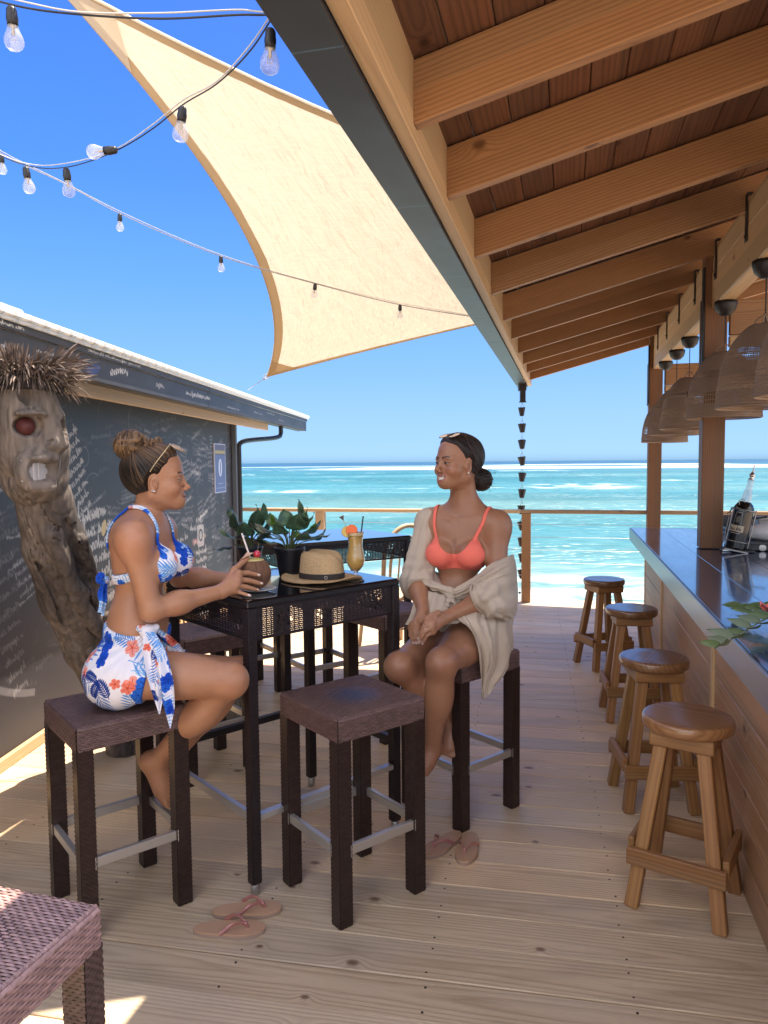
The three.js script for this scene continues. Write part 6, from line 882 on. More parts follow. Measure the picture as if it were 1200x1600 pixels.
{ // straw hat
  const p = onT(503, 906), o = thing('straw_hat', 'straw fedora with a dark band lying on the black table', 'hat', [p.x, TT + .001, p.z], -.35);
  const plait = (rx, ry) => { const t = tex(256, 256, (a, b, o) => { const row = floor(b * 32), u = a * 64 + (row % 2) * .5, v = b * 32 - row; const e = abs(u - floor(u) - .5) * 2; const m = .72 + .35 * (1 - pow(e, 3)) * sin(v * PI) + .12 * n2(a * 40, b * 40); o[0] = .70 * m; o[1] = .48 * m; o[2] = .26 * m; return o; }, true, rx, ry); return t; };
  const pb = tex(256, 256, (a, b, o) => { const row = floor(b * 32), u = a * 64 + (row % 2) * .5, v = b * 32 - row, e = abs(u - floor(u) - .5) * 2; o[0] = o[1] = o[2] = clamp((1 - pow(e, 3)) * sin(v * PI)); return o; }, false, 4, 1.2);
  const strawM = mat(0xffffff, .8, { map: plait(4, 1.2), bumpMap: pb, bumpScale: .0018, side: THREE.DoubleSide });
  const ring = (pts, n, f) => { const P = [], U = [], I = []; for (let i = 0; i < pts.length; i++) for (let k = 0; k <= n; k++) { const a = k / n * 2 * PI; const q = f(pts[i][0], pts[i][1], a, i); P.push(...q); U.push(k / n, i / (pts.length - 1)); if (i + 1 < pts.length && k < n) { const A = i * (n + 1) + k; I.push(A, A + n + 1, A + 1, A + 1, A + n + 1, A + n + 2); } } const g = new THREE.BufferGeometry(); g.setAttribute('position', new THREE.Float32BufferAttribute(P, 3)); g.setAttribute('uv', new THREE.Float32BufferAttribute(U, 2)); g.setIndex(I); g.computeVertexNormals(); return g; };
  const crown = ring([[1, .006], [1.0, .02], [.985, .045], [.96, .07], [.925, .095], [.87, .112], [.76, .121], [.55, .1165], [.3, .110], [.001, .107]], 64, (r, y, a) => { const x = .098 * r * cos(a), z = .080 * r * sin(a); const dent = y > .09 ? -.024 * exp(-pow(z / .022, 2)) * sst(.09, .12, y) * (.6 + .4 * cos(a) * cos(a)) : 0; const pinch = 1 - .10 * sst(.06, .12, y) * (cos(a) > 0 ? pow(cos(a), 2) : 0); return [x, y + dent - (y > .09 ? .006 * x / .098 : 0), z * pinch]; });
  part('crown', crown, strawM, o);
  const wob = (a, k) => .012 * k * sin(2 * a + .6) + .004 * k * sin(5 * a);
  const brim = ring([[0, .006], [.35, .006], [.8, .010], [.97, .0125], [1.0, .0125], [.985, .0085], [.8, .006], [.35, .002], [0, .002]], 96, (k, y, a, i) => { const rx = lerp(.097, .172, k), rz = lerp(.079, .150, k); return [rx * cos(a), max(.001, y + max(-.004 * k, wob(a, k * k))), rz * sin(a)]; });
  part('brim', brim, strawM, o);
  part('brim_edge', (() => { const pts = []; for (let k = 0; k < 60; k++) { const a = k / 60 * 2 * PI; pts.push(V(.1725 * cos(a), max(.004, .0105 + max(-.004, wob(a, 1))), .1505 * sin(a))); } return tube(pts, .003, 180, 6, true); })(), mat([.40, .25, .12], .8), o);
  const bandM = mat([.030, .022, .022], .75); part('hat_band', ring([[1.012, .010], [1.02, .012], [1.02, .030], [1.012, .034], [.995, .034]], 64, (r, y, a) => [.098 * r * cos(a) * (1 - .1 * (y - .01)), y, .080 * r * sin(a) * (1 - .1 * (y - .01))]), bandM, o);
  part('hat_badge', TF(new THREE.TorusGeometry(.006, .0013, 6, 16), .052, .021, .0725, 0, .5, 0), mat([.5, .47, .42], .4, { metalness: .6 }), o);
}
{ // hurricane glass
  const p = onT(556, 908), o = thing('cocktail_glass', 'stemmed glass of orange cocktail with fruit slices and dark straw', 'drink', [p.x, TT + .0006, p.z]);
  const outer = [[.0001, .001], [.036, .001], [.0375, .003], [.034, .0055], [.012, .011], [.0065, .018], [.0058, .030], [.010, .040], [.022, .050], [.033, .066], [.0385, .086], [.0375, .106], [.0325, .128], [.029, .148], [.0305, .172], [.0345, .196], [.0358, .203]];
  const inner = outer.slice(7).map(([r, y]) => [r - .0018, y + .002]).reverse(); const gl = lathe([...outer, [.0348, .2042], ...inner, [.0001, .044]], 48);
  part('glass', gl, phys([1, 1, 1], .02, { transmission: 1, thickness: .002, ior: 1.45 }), o);
  const liq = outer.slice(7).map(([r, y]) => [r - .0022, y + .0025]).filter(q => q[1] < .19); part('cocktail', lathe([[.0001, .044], ...liq, [.0320, .192], [.0001, .192]], 48), phys([.85, .56, .17], .35, { transmission: .3, thickness: 0, clearcoat: .3 }), o);
  part('foam', TF(new THREE.CylinderGeometry(.0318, .0316, .008, 32), 0, .196, 0), mat([.72, .58, .34], .8), o);
  part('straw', rod([.014, .12, .006], [.034, .272, .012], .0030, 10), mat([.02, .02, .028], .4), o);
  const sl = (x, y, z, r, ry, c1, c2) => { const g = part('fruit_slice', TF(new THREE.CylinderGeometry(r, r, .005, 28), x, y, z, PI / 2, ry, 0), mat(c1, .5), o); part('rind', TF(new THREE.TorusGeometry(r, .0022, 6, 32), x, y, z, 0, ry, 0), mat(c2, .5), g); for (let k = 0; k < 8; k++) { const a = k / 8 * 2 * PI; } return g; };
  sl(-.034, .208, .010, .021, .2, [.72, .52, .14], [.55, .36, .08]); sl(-.014, .214, .016, .022, .1, [.82, .17, .05], [.75, .16, .03]);
  part('pick', rod([-.018, .19, 0], [-.050, .256, .004], .0012, 6), mat([.45, .34, .2], .6), o); part('pick_flag', TF(new THREE.ConeGeometry(.011, .022, 8), -.052, .262, .004, 0, 0, .45 + PI), mat([.18, .12, .11], .7), o);
}
// ---------- potted plants ----------
{
  const leafG = (L, Wd, cur) => { const P = [], I = [], U = [], n = 8, m = 4; for (let i = 0; i <= n; i++) for (let j = 0; j <= m; j++) { const t = i / n, s = j / m * 2 - 1, w = Wd * pow(sin(PI * pow(t, .85)), .6) * (1 - .15 * t); P.push(s * w, L * t * (1 - .15 * cur * t) , -cur * L * t * t * .6 + abs(s) * w * .28 + .004 * sin(t * 9 + s * 2)); U.push(s * .5 + .5, t); if (i < n && j < m) { const a = i * (m + 1) + j; I.push(a, a + 1, a + m + 1, a + 1, a + m + 2, a + m + 1); } } const g = new THREE.BufferGeometry(); g.setAttribute('position', new THREE.Float32BufferAttribute(P, 3)); g.setAttribute('uv', new THREE.Float32BufferAttribute(U, 2)); g.setIndex(I); g.computeVertexNormals(); return g; };
  const lt = c => tex(64, 128, (a, b, o) => { const vein = exp(-pow((a - .5) / .03, 2)) * .5 + .25 * exp(-pow(((b * 9 + abs(a - .5) * 6) % 1 - .5) / .12, 2)) * .5; const v = .85 + .3 * n2(a * 6, b * 8, 3); for (let k = 0; k < 3; k++) o[k] = lerp(c[k] * v, c[k] * 1.9 + .01, vein); return o; }, true);
  const mk = c => phys(0xffffff, .38, { map: lt(c), transmission: .22, thickness: 0, side: THREE.DoubleSide, specularIntensity: .6 });
  const mats = [mk([.075, .14, .080]), mk([.11, .18, .10]), mk([.14, .27, .04]), mk([.045, .085, .060])];
  const G = [leafG(.100, .044, .40), leafG(.085, .038, .55), leafG(.105, .044, .2), leafG(.07, .033, .3)];
  const pot = (o, s) => { part('pot', lathe([[.0001, 0], [.040, 0], [.042, .003], [.056, .098], [.060, .099], [.061, .112], [.0575, .113], [.054, .100], [.0001, .098]].map(([r, y]) => [r * s, y * s]), 40), mat([.010, .011, .016], .35), o); part('soil', TF(new THREE.CylinderGeometry(.053 * s, .053 * s, .004, 24), 0, .1005 * s, 0), mat([.03, .02, .014], .95), o); };
  const plant = (o, s, list, R) => { list = list.map(q => [q[0], q[1] * .74, ...q.slice(2)]); const stemM = mat([.08, .11, .04], .6); for (const [az, r, h, k, m, pitch] of list) { const tip = V(r * cos(az), h, r * sin(az)); part('stem', tube([[.012 * cos(az), .10 * s, .012 * sin(az)], [r * .45 * cos(az), lerp(.10 * s, h, .65), r * .45 * sin(az)], tip], .0022, 10, 5), stemM, o); const l = part('leaf', G[k], mats[m], o); l.position.copy(tip); l.rotation.order = 'YXZ'; l.rotation.set(pitch, -az + PI / 2 + (R() - .5) * .6, (R() - .5) * .5); } };
  const p1 = at(449, 912, 3.12); const R = rng(88);
  const o1 = thing('potted_plant', 'leafy green plant in a black pot behind the straw hat', 'potted plant', [p1.x, TT + .001, onT(450, 900).z]); pot(o1, 1.12);
  const l1 = []; for (let i = 0; i < 17; i++) { const az = i * 2.4, e = i / 17; l1.push([az, .05 + .055 * R() + .03 * (1 - e), .140 + .075 * e + .025 * R(), floor(R() * 4), i % 6 === 2 ? 2 : floor(R() * 2) + (R() < .25 ? 0 : 0), .55 + .7 * (1 - e) + .3 * R()]); } l1.push([.3, .05, .235, 2, 1, .2], [.1, .03, .225, 0, 2, .9], [2.9, .10, .20, 2, 3, 1.2], [-.1, .115, .175, 2, 0, 1.6], [3.5, .12, .19, 2, 3, 1.3]); plant(o1, 1.12, l1, R);
  const q = onT(385, 893); const o2 = thing('potted_plant', 'broad leaved plant in a black pot behind the coconut', 'potted plant', [q.x + .015, TT + .001, q.z - .02]); pot(o2, 1.0);
  const l2 = []; for (let i = 0; i < 11; i++) { const az = i * 2.4 + .7, e = i / 11; l2.push([az, .04 + .05 * R(), .145 + .075 * e, [0, 2, 2][floor(R() * 3)], [0, 1, 3][floor(R() * 3)], .45 + .7 * (1 - e)]); } l2.push([3.4, .10, .12, 2, 3, 1.9], [3.0, .05, .205, 2, 1, .5], [0, .035, .21, 0, 1, .3]); plant(o2, 1, l2, R);
}
// ---------- flip-flops ----------
{
  const sole = (k) => { const s = new THREE.Shape(), n = 40; for (let i = 0; i <= n; i++) { const a = i / n * 2 * PI, c = cos(a); const wd = .040 + .010 * sst(-.6, .7, c) - .006 * exp(-pow((c + .1) / .35, 2)); const x = .122 * c, y = wd * sin(a) * (abs(c) > .9 ? 1 : 1) * pow(1 - pow(abs(c), 5), .0) + .004 * c; i ? s.lineTo(x, y) : s.moveTo(x, y); } return s; };
  const ext = (d, b) => { const g = new THREE.ExtrudeGeometry(sole(), { depth: d, bevelEnabled: true, bevelSize: b, bevelThickness: b, bevelSegments: 2, curveSegments: 24 }); g.rotateX(-PI / 2); return g; };
  const tan = mat([.52, .32, .20], .55, { bumpMap: skinBump, bumpScale: .0003 }), side = mat([.40, .29, .23], .7), rose = phys([.52, .24, .23], .28, { metalness: .45, clearcoat: .4 });
  const src = new THREE.Group(); part('outsole', TF(ext(.009, .001), 0, .0012, 0), side, src); part('footbed', TF(ext(.004, .0015), 0, .0125, 0), tan, src);
  const strap = (s) => { const cv = [V(.066, .020, .002), V(.050, .036, s * .006), V(.018, .043, s * .028), V(-.022, .018, s * .041)]; return band(null, cv, .011, 0, .0022, 24, t => .8 + .5 * t); };
  for (const s of [1, -1]) part('strap', strap(s), rose, src); part('toe_post', rod([.068, .015, .002], [.062, .030, .002], .0035, 8), rose, src); part('strap_knot', TF(new THREE.SphereGeometry(.007, 12, 8), .058, .034, .002), rose, src); 
  const put = (lab, x, y, deg, lift = 0) => { const p = onT(x, y, .012), c = src.clone(); c.name = numbered('flip_flop'); tag(c, lab, 'flip-flop', 'flip-flops left on the deck'); c.position.set(p.x, 0, p.z); c.rotation.y = deg * PI / 180; scene.add(c); };
  put('tan flip-flop of the left pair, nearest the viewer', 358, 1451, -2); put('tan flip-flop of the left pair, farther back by the table leg', 386, 1421, 3);
  put('tan flip-flop of the right pair, partly behind the stool leg', 692, 1318, 228); put('tan flip-flop of the right pair, on the right', 731, 1324, 252);
}
// ---------- carved tiki ----------
{
  const Dh = 3.12, Db = 4.05, base = at(196, 1150, Db), o = thing('tiki_statue', 'leaning carved wooden tiki with red eye, white teeth and shaggy fibre hair', 'statue', [base.x, 0, base.z]);
  const put = g => g.translate(-base.x, 0, -base.z);
  const c = (x, y, D, r) => ({ p: at(x, y, D), r });
  const foot = base.clone(); foot.y = -.0;
  const axis = [{ p: foot, r: .105 }, c(172, 1090, 3.95, .10), c(140, 1010, 3.78, .118), c(110, 930, 3.58, .138), c(84, 850, 3.38, .132), c(68, 775, 3.22, .116)];
  const head = [c(54, 744, 3.16, .138), c(48, 700, Dh, .134), c(46, 655, Dh - .03, .126), c(44, 628, Dh - .05, .110)];
  const prims = []; for (let i = 0; i + 1 < axis.length; i++) prims.push(rc(axis[i].p, axis[i + 1].p, axis[i].r, axis[i + 1].r, .05));
  const hp = []; for (let i = 0; i + 1 < head.length; i++) hp.push(rc(head[i].p, head[i + 1].p, head[i].r, head[i + 1].r, .05));
  // local frame at the face: the face looks to the right and to the viewer
  const F = V(.94, -.02, .34).normalize(), S = V(-.34, 0, .94).normalize(); const hc = at(45, 690, Dh - .02);
  const Lf = (f, u, s) => hc.clone().addScaledVector(F, f).addScaledVector(S, s).add(V(0, u, 0));
  const RYf = -Math.atan2(F.z, F.x);
  const elf = (f, u, s, r, k) => el(Lf(f, u, s), r, k, RYf);
  const lap2 = .008; // flat carving needs firm edges
  hp.push(elf(.110, .108, .085, [.060, .020, .070], .02), elf(.095, .108, -.04, [.045, .016, .045], .02), elf(.142, .03, 0, [.035, .075, .030], .02), elf(.150, -.012, .0, [.034, .028, .050], .02),
    elf(.085, -.118, .05, [.072, .098, .100], .02), cut(elf(.160, -.122, .068, [.058, .076, .092], .008)), elf(.132, -.068, .055, [.035, .020, .072], .012), elf(.110, -.185, .05, [.045, .03, .07], .02),
    cut(elf(.120, .060, .110, [.075, .044, .060], .014)), cut(elf(.13, .062, -.075, [.05, .034, .05], .016)), cut(elf(.105, .185, .09, [.06, .045, .025], .02)), cut(rc(Lf(.15, .0, .03), Lf(.12, -.03, .12), .010, .010, .008)), cut(rc(Lf(.02, .16, .15), Lf(.0, -.16, .155), .008, .008, .01)), cut(rc(Lf(.06, .12, .14), Lf(.05, -.2, .145), .006, .006, .008)));
  // folded arms and panels carved down the trunk
  const bodyP = [...prims]; const onAx = t => { const k = clamp(t) * (axis.length - 1), i = min(axis.length - 2, floor(k)); return axis[i].p.clone().lerp(axis[i + 1].p, k - i); };
  const q = (t, f, s) => onAx(t).addScaledVector(F, f).addScaledVector(S, s);
  bodyP.push(rc(q(.86, .10, .105), q(.66, .14, .10), .040, .032, .012), rc(q(.66, .14, .10), q(.60, .15, .0), .036, .028, .012), rc(q(.82, .13, -.03), q(.60, .15, -.03), .034, .03, .012), rc(q(.62, .13, .09), q(.44, .145, .03), .042, .030, .012), rc(q(.44, .145, .03), q(.52, .14, -.05), .036, .026, .012), rc(q(.40, .11, .08), q(.22, .10, .06), .044, .034, .014),
    cut(rc(q(.9, .12, .03), q(.5, .15, .045), .018, .016, .008)), cut(rc(q(.5, .13, .085), q(.36, .15, .0), .018, .016, .008)), cut(rc(q(.28, .10, .11), q(.26, .13, -.06), .016, .014, .008)), cut(rc(q(.8, .03, .142), q(.35, .05, .140), .018, .016, .008)));
  const bodyF = field(bodyP), headF = field(hp);
  const rough = (x, y, z) => -.011 * exp(-abs(n2((x * .94 + z * .34) * 13 + 3, y * 1.6, 3)) * 22) - .006 * exp(-abs(n2((x * .94 + z * .34) * 31, y * 4, 5)) * 16) + .006 * n3(x * 9, y * 9, z * 9) + .0035 * n3(x * 26, y * 7, z * 26) + .0018 * n3(x * 90, y * 22, z * 90);
  const f = (x, y, z) => min(bodyF(x, y, z), headF(x, y, z)) - rough(x, y, z);
  const lo = [-2.0, -.02, -4.25], hi = [-1.05, 2.1, -2.78];
  const wood = (x, y, z, g) => { const a = n3(x * 5, y * 2.4, z * 5), b = n3(x * 60, y * 9, z * 60), c2 = n3(x * 140, y * 18, z * 140); const bare = clamp(.5 + .9 * a); const v = .75 + .35 * b + .22 * c2; const e = [lerp(.085, .270, bare), lerp(.068, .222, bare), lerp(.060, .185, bare)]; return e.map(w => w * v); };
  part('trunk', put(surf(f, lo, hi, .0085, { color: wood, ne: .004, uv: (x, y, z) => [x + z, y] })), mat(0xffffff, .75, { vertexColors: true }), o);
  const cs = p => { const g = p.clone(); return g; };
  const eye = s => TF(new THREE.SphereGeometry(.036, 24, 16), ...Lf(s > 0 ? .076 : .058, .060, s > 0 ? .088 : -.06).toArray()); for (const s of [1, -1]) part('eye', put(eye(s)), mat([.10, .022, .02], .6), o);
  // teeth: a pale plate with cut gaps
  const teeth = []; for (let k = -3; k <= 3; k++) { const g = new RoundedBoxGeometry(.024, .088, .0212, 2, .004); g.rotateY(RYf); const p = Lf(.106 - .0020 * k * k, -.128 + .0010 * k * k, .064 + k * .0214); teeth.push(g.translate(p.x, p.y, p.z)); } for (const [k, g] of teeth.entries()) part('tooth', put(g), mat([.52, .50, .50], .6), o);
  // shaggy fibre hair: bundles bound to the crown
  const R = rng(404), top = at(44, 598, Dh - .05), fib = [], tips = []; 
  const strip = (p0, d, L, w, droop) => { const n = 5, side = d.clone().cross(V(R() - .5, R() - .5, R() - .5)).normalize(), P = [], I = []; for (let i = 0; i <= n; i++) { const t = i / n, p = p0.clone().addScaledVector(d, L * t).add(V(0, -droop * L * t * t, 0)), ww = w * (t < .85 ? 1 : (1 - t) / .15 * .9 + .1); P.push(...p.clone().addScaledVector(side, -ww).toArray(), ...p.clone().addScaledVector(side, ww).toArray()); if (i < n) { const a = 2 * i; I.push(a, a + 2, a + 1, a + 1, a + 2, a + 3); } } const g = new THREE.BufferGeometry(); g.setAttribute('position', new THREE.Float32BufferAttribute(P, 3)); g.setIndex(I); g.computeVertexNormals(); const tone = R(), pale = R() < .3; return tint(g.toNonIndexed(), (x, y, z, i) => { const s = pale ? .9 + .5 * tone : .35 + .5 * tone; return [.22 * s, .165 * s, .135 * s]; }); };
  for (let k = 0; k < 1200; k++) { const a = R() * 2 * PI, rr = .14 * sqrt(R()); const p0 = top.clone().add(V(rr * cos(a), -.015 + .07 * R(), rr * sin(a))); const out = V(cos(a), 0, sin(a)); const right = clamp(out.x); const d = out.multiplyScalar(.5 + .5 * R()).add(V(.1 + .3 * R() + (R() - .5) * .5, .35 + .9 * R() - (out.x < 0 ? .2 : 0), (R() - .5) * .6)).normalize(); fib.push(strip(p0, d, .07 + .10 * R() + .03 * right, .0018 + .0022 * R(), .15 + 1.1 * R() * R())); }
  for (let k = 0; k < 130; k++) { const p0 = top.clone().add(V(-.03 + .03 * R(), .03, .04 + .05 * R())); fib.push(strip(p0, V((R() - .6) * .5, 1, (R() - .3) * .5).normalize(), .08 + .05 * R(), .002 + .0015 * R(), 0)); }
  for (let k = 0; k < 150; k++) { const a = R() * 2 * PI; const p0 = top.clone().add(V(.13 * cos(a), .01, .13 * sin(a))); fib.push(strip(p0, V(cos(a), -.7 - .5 * R(), sin(a)).normalize(), .04 + .06 * R(), .0016, .3)); }
  const hair = part('fibre_hair', put(merge(fib)), phys(0xffffff, .8, { vertexColors: true, side: THREE.DoubleSide }), o); hair.userData.kind = 'stuff';
  part('hair_binding', put(merge([0, 1, 2].map(k => { const g = new THREE.TorusGeometry(.125 - .004 * k, .013, 8, 32); g.rotateX(PI / 2); return g.translate(top.x, top.y - .025 + .02 * k, top.z); }))), mat([.025, .02, .018], .9), o);
}
// ---------- behind: bentwood chair, wooden chairs, driftwood, menu board ----------
{
  const cane = mat([.50, .30, .155], .45), pal = mat([.60, .42, .26], .5);
  const mk = (n, lab, x, z, ry, m) => { const o = thing(n, lab, 'chair', [x, 0, z], ry); const r = .016; const arch = [[-.19, .46, .20], [-.21, .72, .24], [-.20, .92, .27], [-.10, 1.05, .29], [.0, 1.08, .295], [.10, 1.05, .29], [.20, .92, .27], [.21, .72, .24], [.19, .46, .20]]; part('backrest', tube(arch, .019, 50, 10), m, o); part('inner_bow', tube(arch.map(([a, b, c]) => [a * .70, .46 + (b - .46) * .84, c - .005]), .013, 50, 8), m, o); for (const k of [-.07, 0, .07]) part('spindle', rod([k, .46, .2], [k * .9, .95, .275], .008, 8), m, o); part('seat', TF(new RoundedBoxGeometry(.44, .035, .43, 3, .014), 0, .46, 0), m, o); for (const sx of [-1, 1]) for (const sz of [-1, 1]) part('leg', rod([sx * .21, 0, sz * .21], [sx * .18, .45, sz * .17], .016, 10, .02), m, o); part('stretcher', rod([-.19, .2, .19], [.19, .2, .19], .01, 8), m, o); part('stretcher', rod([-.19, .2, -.19], [.19, .2, -.19], .01, 8), m, o); return o; };
  const p = at(338, 880, 5.3); const c1 = mk('cane_chair', 'bentwood cane chair behind the left woman’s arm, near the downpipe', p.x - .05, p.z, -.9, cane); c1.scale.y = .98; 
  const q = at(612, 880, 6.3); const c2 = mk('wooden_chair', 'light wooden chair beyond the second table, left of the right woman', q.x, q.z, .5, pal);
  const d = at(372, 1132, 4.6); const R = rng(12), o = thing('driftwood_stump', 'grey weathered driftwood stump on the deck behind the table', 'driftwood', [d.x - .03, 0, -4.62]);
  const fp = field([rc([0, .04, 0], [.03, .17, .0], .12, .085, .05), rc([-.06, .03, .04], [.02, .12, .03], .07, .06, .04), rc([.07, .03, -.02], [.0, .12, 0], .06, .05, .04)]); part('stump', surf((x, y, z) => max(fp(x, y, z) - .018 * n3(x * 14, y * 6, z * 14) - .009 * n3(x * 50, y * 12, z * 50), -y), [-.22, -.01, -.2], [.22, .32, .2], .008, { color: (x, y, z) => { const v = .8 + .5 * n3(x * 40, y * 12, z * 40); return [.20 * v, .17 * v, .145 * v]; } }), mat(0xffffff, .85, { vertexColors: true }), o);
}
// ---------- on the bar ----------
{
  const TB = 1.0205; const onB = (x, y, h = TB) => onT(x, y, h);
  // mat and tray
  const p0 = onB(1150, 858); const tr = thing('bar_tray', 'low black tray on the bar holding the cup stack', 'tray', [p0.x + .16, TB, p0.z + .02], -A0);
  const blk = mat([.012, .013, .018], .35); part('base', TF(new RoundedBoxGeometry(.34, .045, .26, 3, .008), 0, .0235, 0), blk, tr); part('rim', merge([TF(chBox(.35, .02, .012, .002), 0, .052, .13), TF(chBox(.35, .02, .012, .002), 0, .052, -.13), TF(chBox(.012, .02, .26, .002), .172, .052, 0), TF(chBox(.012, .02, .26, .002), -.172, .052, 0)]), blk, tr); part('badge', TF(lathe([[.0001, 0], [.020, 0], [.021, .002], [.0001, .003]], 24), -.03, .024, .131, PI / 2), mat([.45, .44, .42], .4, { metalness: .7 }), tr);
  part('blue_light_strip', TF(chBox(.12, .012, .006, .002), .09, .014, .133), phys([.01, .03, .45], .3, { clearcoat: 1 }), tr);
  const dm = thing('drip_tray', 'slim steel rimmed black drip tray on the bar under the bottle', 'tray', [onB(1150, 861).x, TB, onB(1150, 861).z], -A0); part('base', TF(chBox(.17, .012, .06, .002), 0, .007, 0), mat([.55, .55, .57], .25, { metalness: .9 }), dm); part('grate', TF(chBox(.155, .004, .045, .001), 0, .0145, 0), blk, dm);
  // bottle leaning in a wire cradle
  const b0 = onB(1153, 862); const bt = thing('bottle', 'dark leaning bottle with clear neck and silver pourer in wire cradle', 'bottle', [b0.x, TB + .008, b0.z + .02], -A0);
  const tilt = -.20, GB = [[.0001, 0], [.055, 0], [.0605, .005], [.062, .014], [.062, .235], [.058, .262], [.046, .285], [.030, .300]], GN = [[.0265, .298], [.028, .302], [.0285, .33], [.024, .36], [.0175, .39], [.0165, .42], [.0185, .424], [.0185, .436], [.0150, .437]];
  const put = g => { g.rotateZ(tilt); return g.translate(-.03, .012, 0); };
  const lab = (() => { const cv = document.createElement('canvas'); cv.width = 512; cv.height = 256; const c = cv.getContext('2d'); c.fillStyle = '#0a0b10'; c.fillRect(0, 0, 512, 256); c.strokeStyle = '#8f8a80'; c.lineWidth = 4; c.beginPath(); c.moveTo(118, 60); c.lineTo(166, 60); c.lineTo(178, 170); c.lineTo(106, 170); c.closePath(); c.stroke(); c.fillStyle = '#5a544c'; c.fillRect(126, 80, 32, 34); c.fillStyle = '#a89a86'; c.fillRect(84, 128, 116, 34); c.fillStyle = '#2a2622'; c.font = 'bold 22px serif'; c.textAlign = 'center'; const R3 = rng(9); c.strokeStyle = '#2a2622'; scrawl(c, R3, 96, 154, 92, 20, 0, 1.4); const t = new THREE.CanvasTexture(cv); t.colorSpace = THREE.SRGBColorSpace; t.wrapS = THREE.RepeatWrapping; return t; })();
  const body = lathe(GB, 48); { const u = body.attributes.uv, q = body.attributes.position; for (let i = 0; i < u.count; i++) u.setXY(i, u.getX(i) + .36, clamp(q.getY(i) / .30)); } part('glass_body', put(body), phys(0xffffff, .22, { map: lab, clearcoat: .5, clearcoatRoughness: .1, specularIntensity: .6 }), bt);
  part('glass_neck', put(lathe(GN, 36)), phys([.82, .88, .94], .25, { transmission: .75, thickness: 0, ior: 1.5 }), bt); const chrome = mat([.55, .55, .56], .22, { metalness: 1 });
  const pr = part('pourer', put(lathe([[.0001, .436], [.016, .437], [.0165, .446], [.009, .452], [.017, .463], [.018, .470], [.010, .482], [.0055, .490], [.0045, .52], [.0001, .545]], 24)), chrome, bt);
  part('cradle', put(merge([rod([-.066, .02, .03], [-.066, .25, .03], .0035, 6), rod([-.066, .02, -.03], [-.066, .25, -.03], .0035, 6), rod([.066, .02, .03], [.066, .26, .03], .0035, 6), TF(new THREE.TorusGeometry(.066, .0035, 6, 32), 0, .25, 0, PI / 2), TF(new THREE.TorusGeometry(.066, .0035, 6, 32), 0, .05, 0, PI / 2), TF(chBox(.14, .012, .13, .003), 0, -.006, 0), tube([[-.03, .262, .03], [-.045, .30, .03], [-.02, .31, .03], [-.01, .29, .03]], .003, 16, 6)])), mat([.30, .29, .28], .35, { metalness: .8 }), bt);
  part('cradle_foot', merge([TF(chBox(.12, .012, .11, .002), .02, .001, 0), rod([.045, .0, .03], [.075, .05, .03], .004, 6), rod([-.02, .29, .0], [-.085, .235, .05], .003, 6), rod([.06, .20, 0], [.15, .215, .02], .006, 6)]), blk, bt);
  // nested cups lying in the tray
  const s0 = tr.position; const cups = thing('cup_stack', 'row of nested white plastic cups lying in the black tray', 'cups', [s0.x - .09, TB + .048, s0.z + .03], -A0); const cm = phys([.74, .75, .78], .3, { transmission: .25, thickness: 0, side: THREE.DoubleSide });
  for (let k = 0; k < 12; k++) { const c = part('cup', lathe([[.0001, 0], [.028, 0], [.044, .10], [.046, .101], [.046, .104]], 28), cm, cups); c.rotation.z = -PI / 2; c.scale.setScalar(1.35); c.position.set(-.03 + .022 * k, .066 + .0012 * (k % 2), 0); }
  const box = thing('napkin_holder', 'grey metal holder behind the white cups at the right edge', 'holder', [s0.x + .16, TB + .002, s0.z - .24], -A0); part('body', TF(new RoundedBoxGeometry(.15, .17, .10, 3, .01), 0, .085, 0), mat([.32, .31, .30], .5, { metalness: .4 }), box); part('lid', TF(new RoundedBoxGeometry(.155, .02, .105, 2, .006), 0, .178, 0), mat([.4, .38, .36], .5, { metalness: .4 }), box);
  const mt = thing('bar_mat', 'black rubber mat standing proud on the far side of the bar', 'mat', [onB(1160, 828).x + .12, TB, onB(1160, 828).z], -A0); part('mat', TF(new RoundedBoxGeometry(.52, .03, .26, 2, .006), 0, .016, 0), blk, mt); part('upstand', TF(chBox(.52, .10, .02, .003), 0, .06, -.13), blk, mt);
  // flower sprig at the edge of the frame
  const fl = thing('flower_sprig', 'sprig of grey green leaves with a coral pink bloom lying over the bar edge', 'flowers', [0, 0, 0]);
  const fp = (x, y, h) => { const q = onB(x, y, TB + h); return q; }; const stem = [fp(1225, 955, .06), fp(1195, 968, .05), fp(1165, 985, .035), fp(1140, 1000, .02), fp(1116, 1013, .012)]; part('stem', tube(stem, .0025, 24, 6), mat([.13, .16, .08], .6), fl);
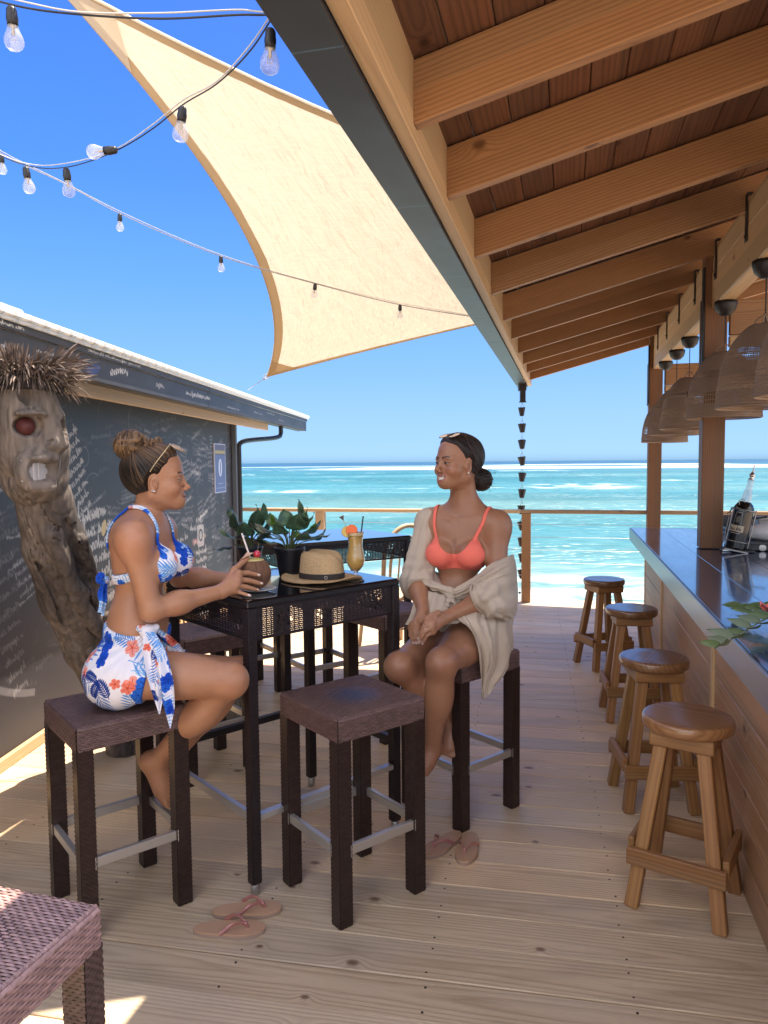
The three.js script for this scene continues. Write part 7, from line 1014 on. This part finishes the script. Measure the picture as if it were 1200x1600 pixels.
  const lg = (() => { const P = [], I = [], n = 7; for (let i = 0; i <= n; i++) { const t = i / n, w = .011 * sin(PI * pow(t, .75)); P.push(-w, .062 * t, -.012 * t * t, 0, .062 * t, -.012 * t * t - .003, w, .062 * t, -.012 * t * t); if (i < n) { const a = i * 3; I.push(a, a + 1, a + 3, a + 1, a + 4, a + 3, a + 1, a + 2, a + 4, a + 2, a + 5, a + 4); } } const g = new THREE.BufferGeometry(); g.setAttribute('position', new THREE.Float32BufferAttribute(P, 3)); g.setIndex(I); g.computeVertexNormals(); return g; })();
  const gm = [phys([.16, .21, .13], .5, { transmission: .25, thickness: 0, side: 2 }), phys([.11, .17, .06], .45, { transmission: .25, thickness: 0, side: 2 })]; const cv = new THREE.CatmullRomCurve3(stem), R = rng(31);
  for (let k = 0; k < 17; k++) { const t = k / 17, p = cv.getPoint(t), d = cv.getTangent(t); const l = part('leaf', lg, gm[k % 3 ? 0 : 1], fl); const dir = d.clone().multiplyScalar(.8).add(V((R() - .5) * .5, .15 + .3 * R(), 0)).add(d.clone().cross(V(0, 1, 0)).multiplyScalar(k % 2 ? .8 : -.8)).normalize(); l.quaternion.setFromUnitVectors(V(0, 1, 0), dir); l.position.copy(p); const s = .8 + .6 * R(); l.scale.set(s, s, s); }
  const st2 = [fp(1230, 945, .07), fp(1200, 947, .06), fp(1175, 949, .05), fp(1148, 943, .045)]; part('stem', tube(st2, .0022, 16, 6), mat([.13, .16, .06], .6), fl); const cv2 = new THREE.CatmullRomCurve3(st2); for (let k = 0; k < 8; k++) { const p = cv2.getPoint(k / 8 + .1 > 1 ? 1 : k / 8 + .1), d = cv2.getTangent(min(1, k / 8)); const l = part('leaf', lg, gm[1], fl); l.quaternion.setFromUnitVectors(V(0, 1, 0), d.clone().add(V(0, .1, 0)).add(d.clone().cross(V(0, 1, 0)).multiplyScalar(k % 2 ? .5 : -.5)).normalize()); l.position.copy(p); l.scale.set(1.5, 1.3, 1.3); }
  const bl = fp(1203, 956, .06), pet = mat([.70, .18, .17], .6, { side: 2 }); for (let k = 0; k < 5; k++) { const l = part('petal', lg, pet, fl); l.position.copy(bl); l.rotation.set(1.1, 0, 0); l.rotation.order = 'YXZ'; l.rotation.y = k / 5 * 2 * PI; l.scale.set(2, .75, 1); }
}
renderer.render(scene, camera);
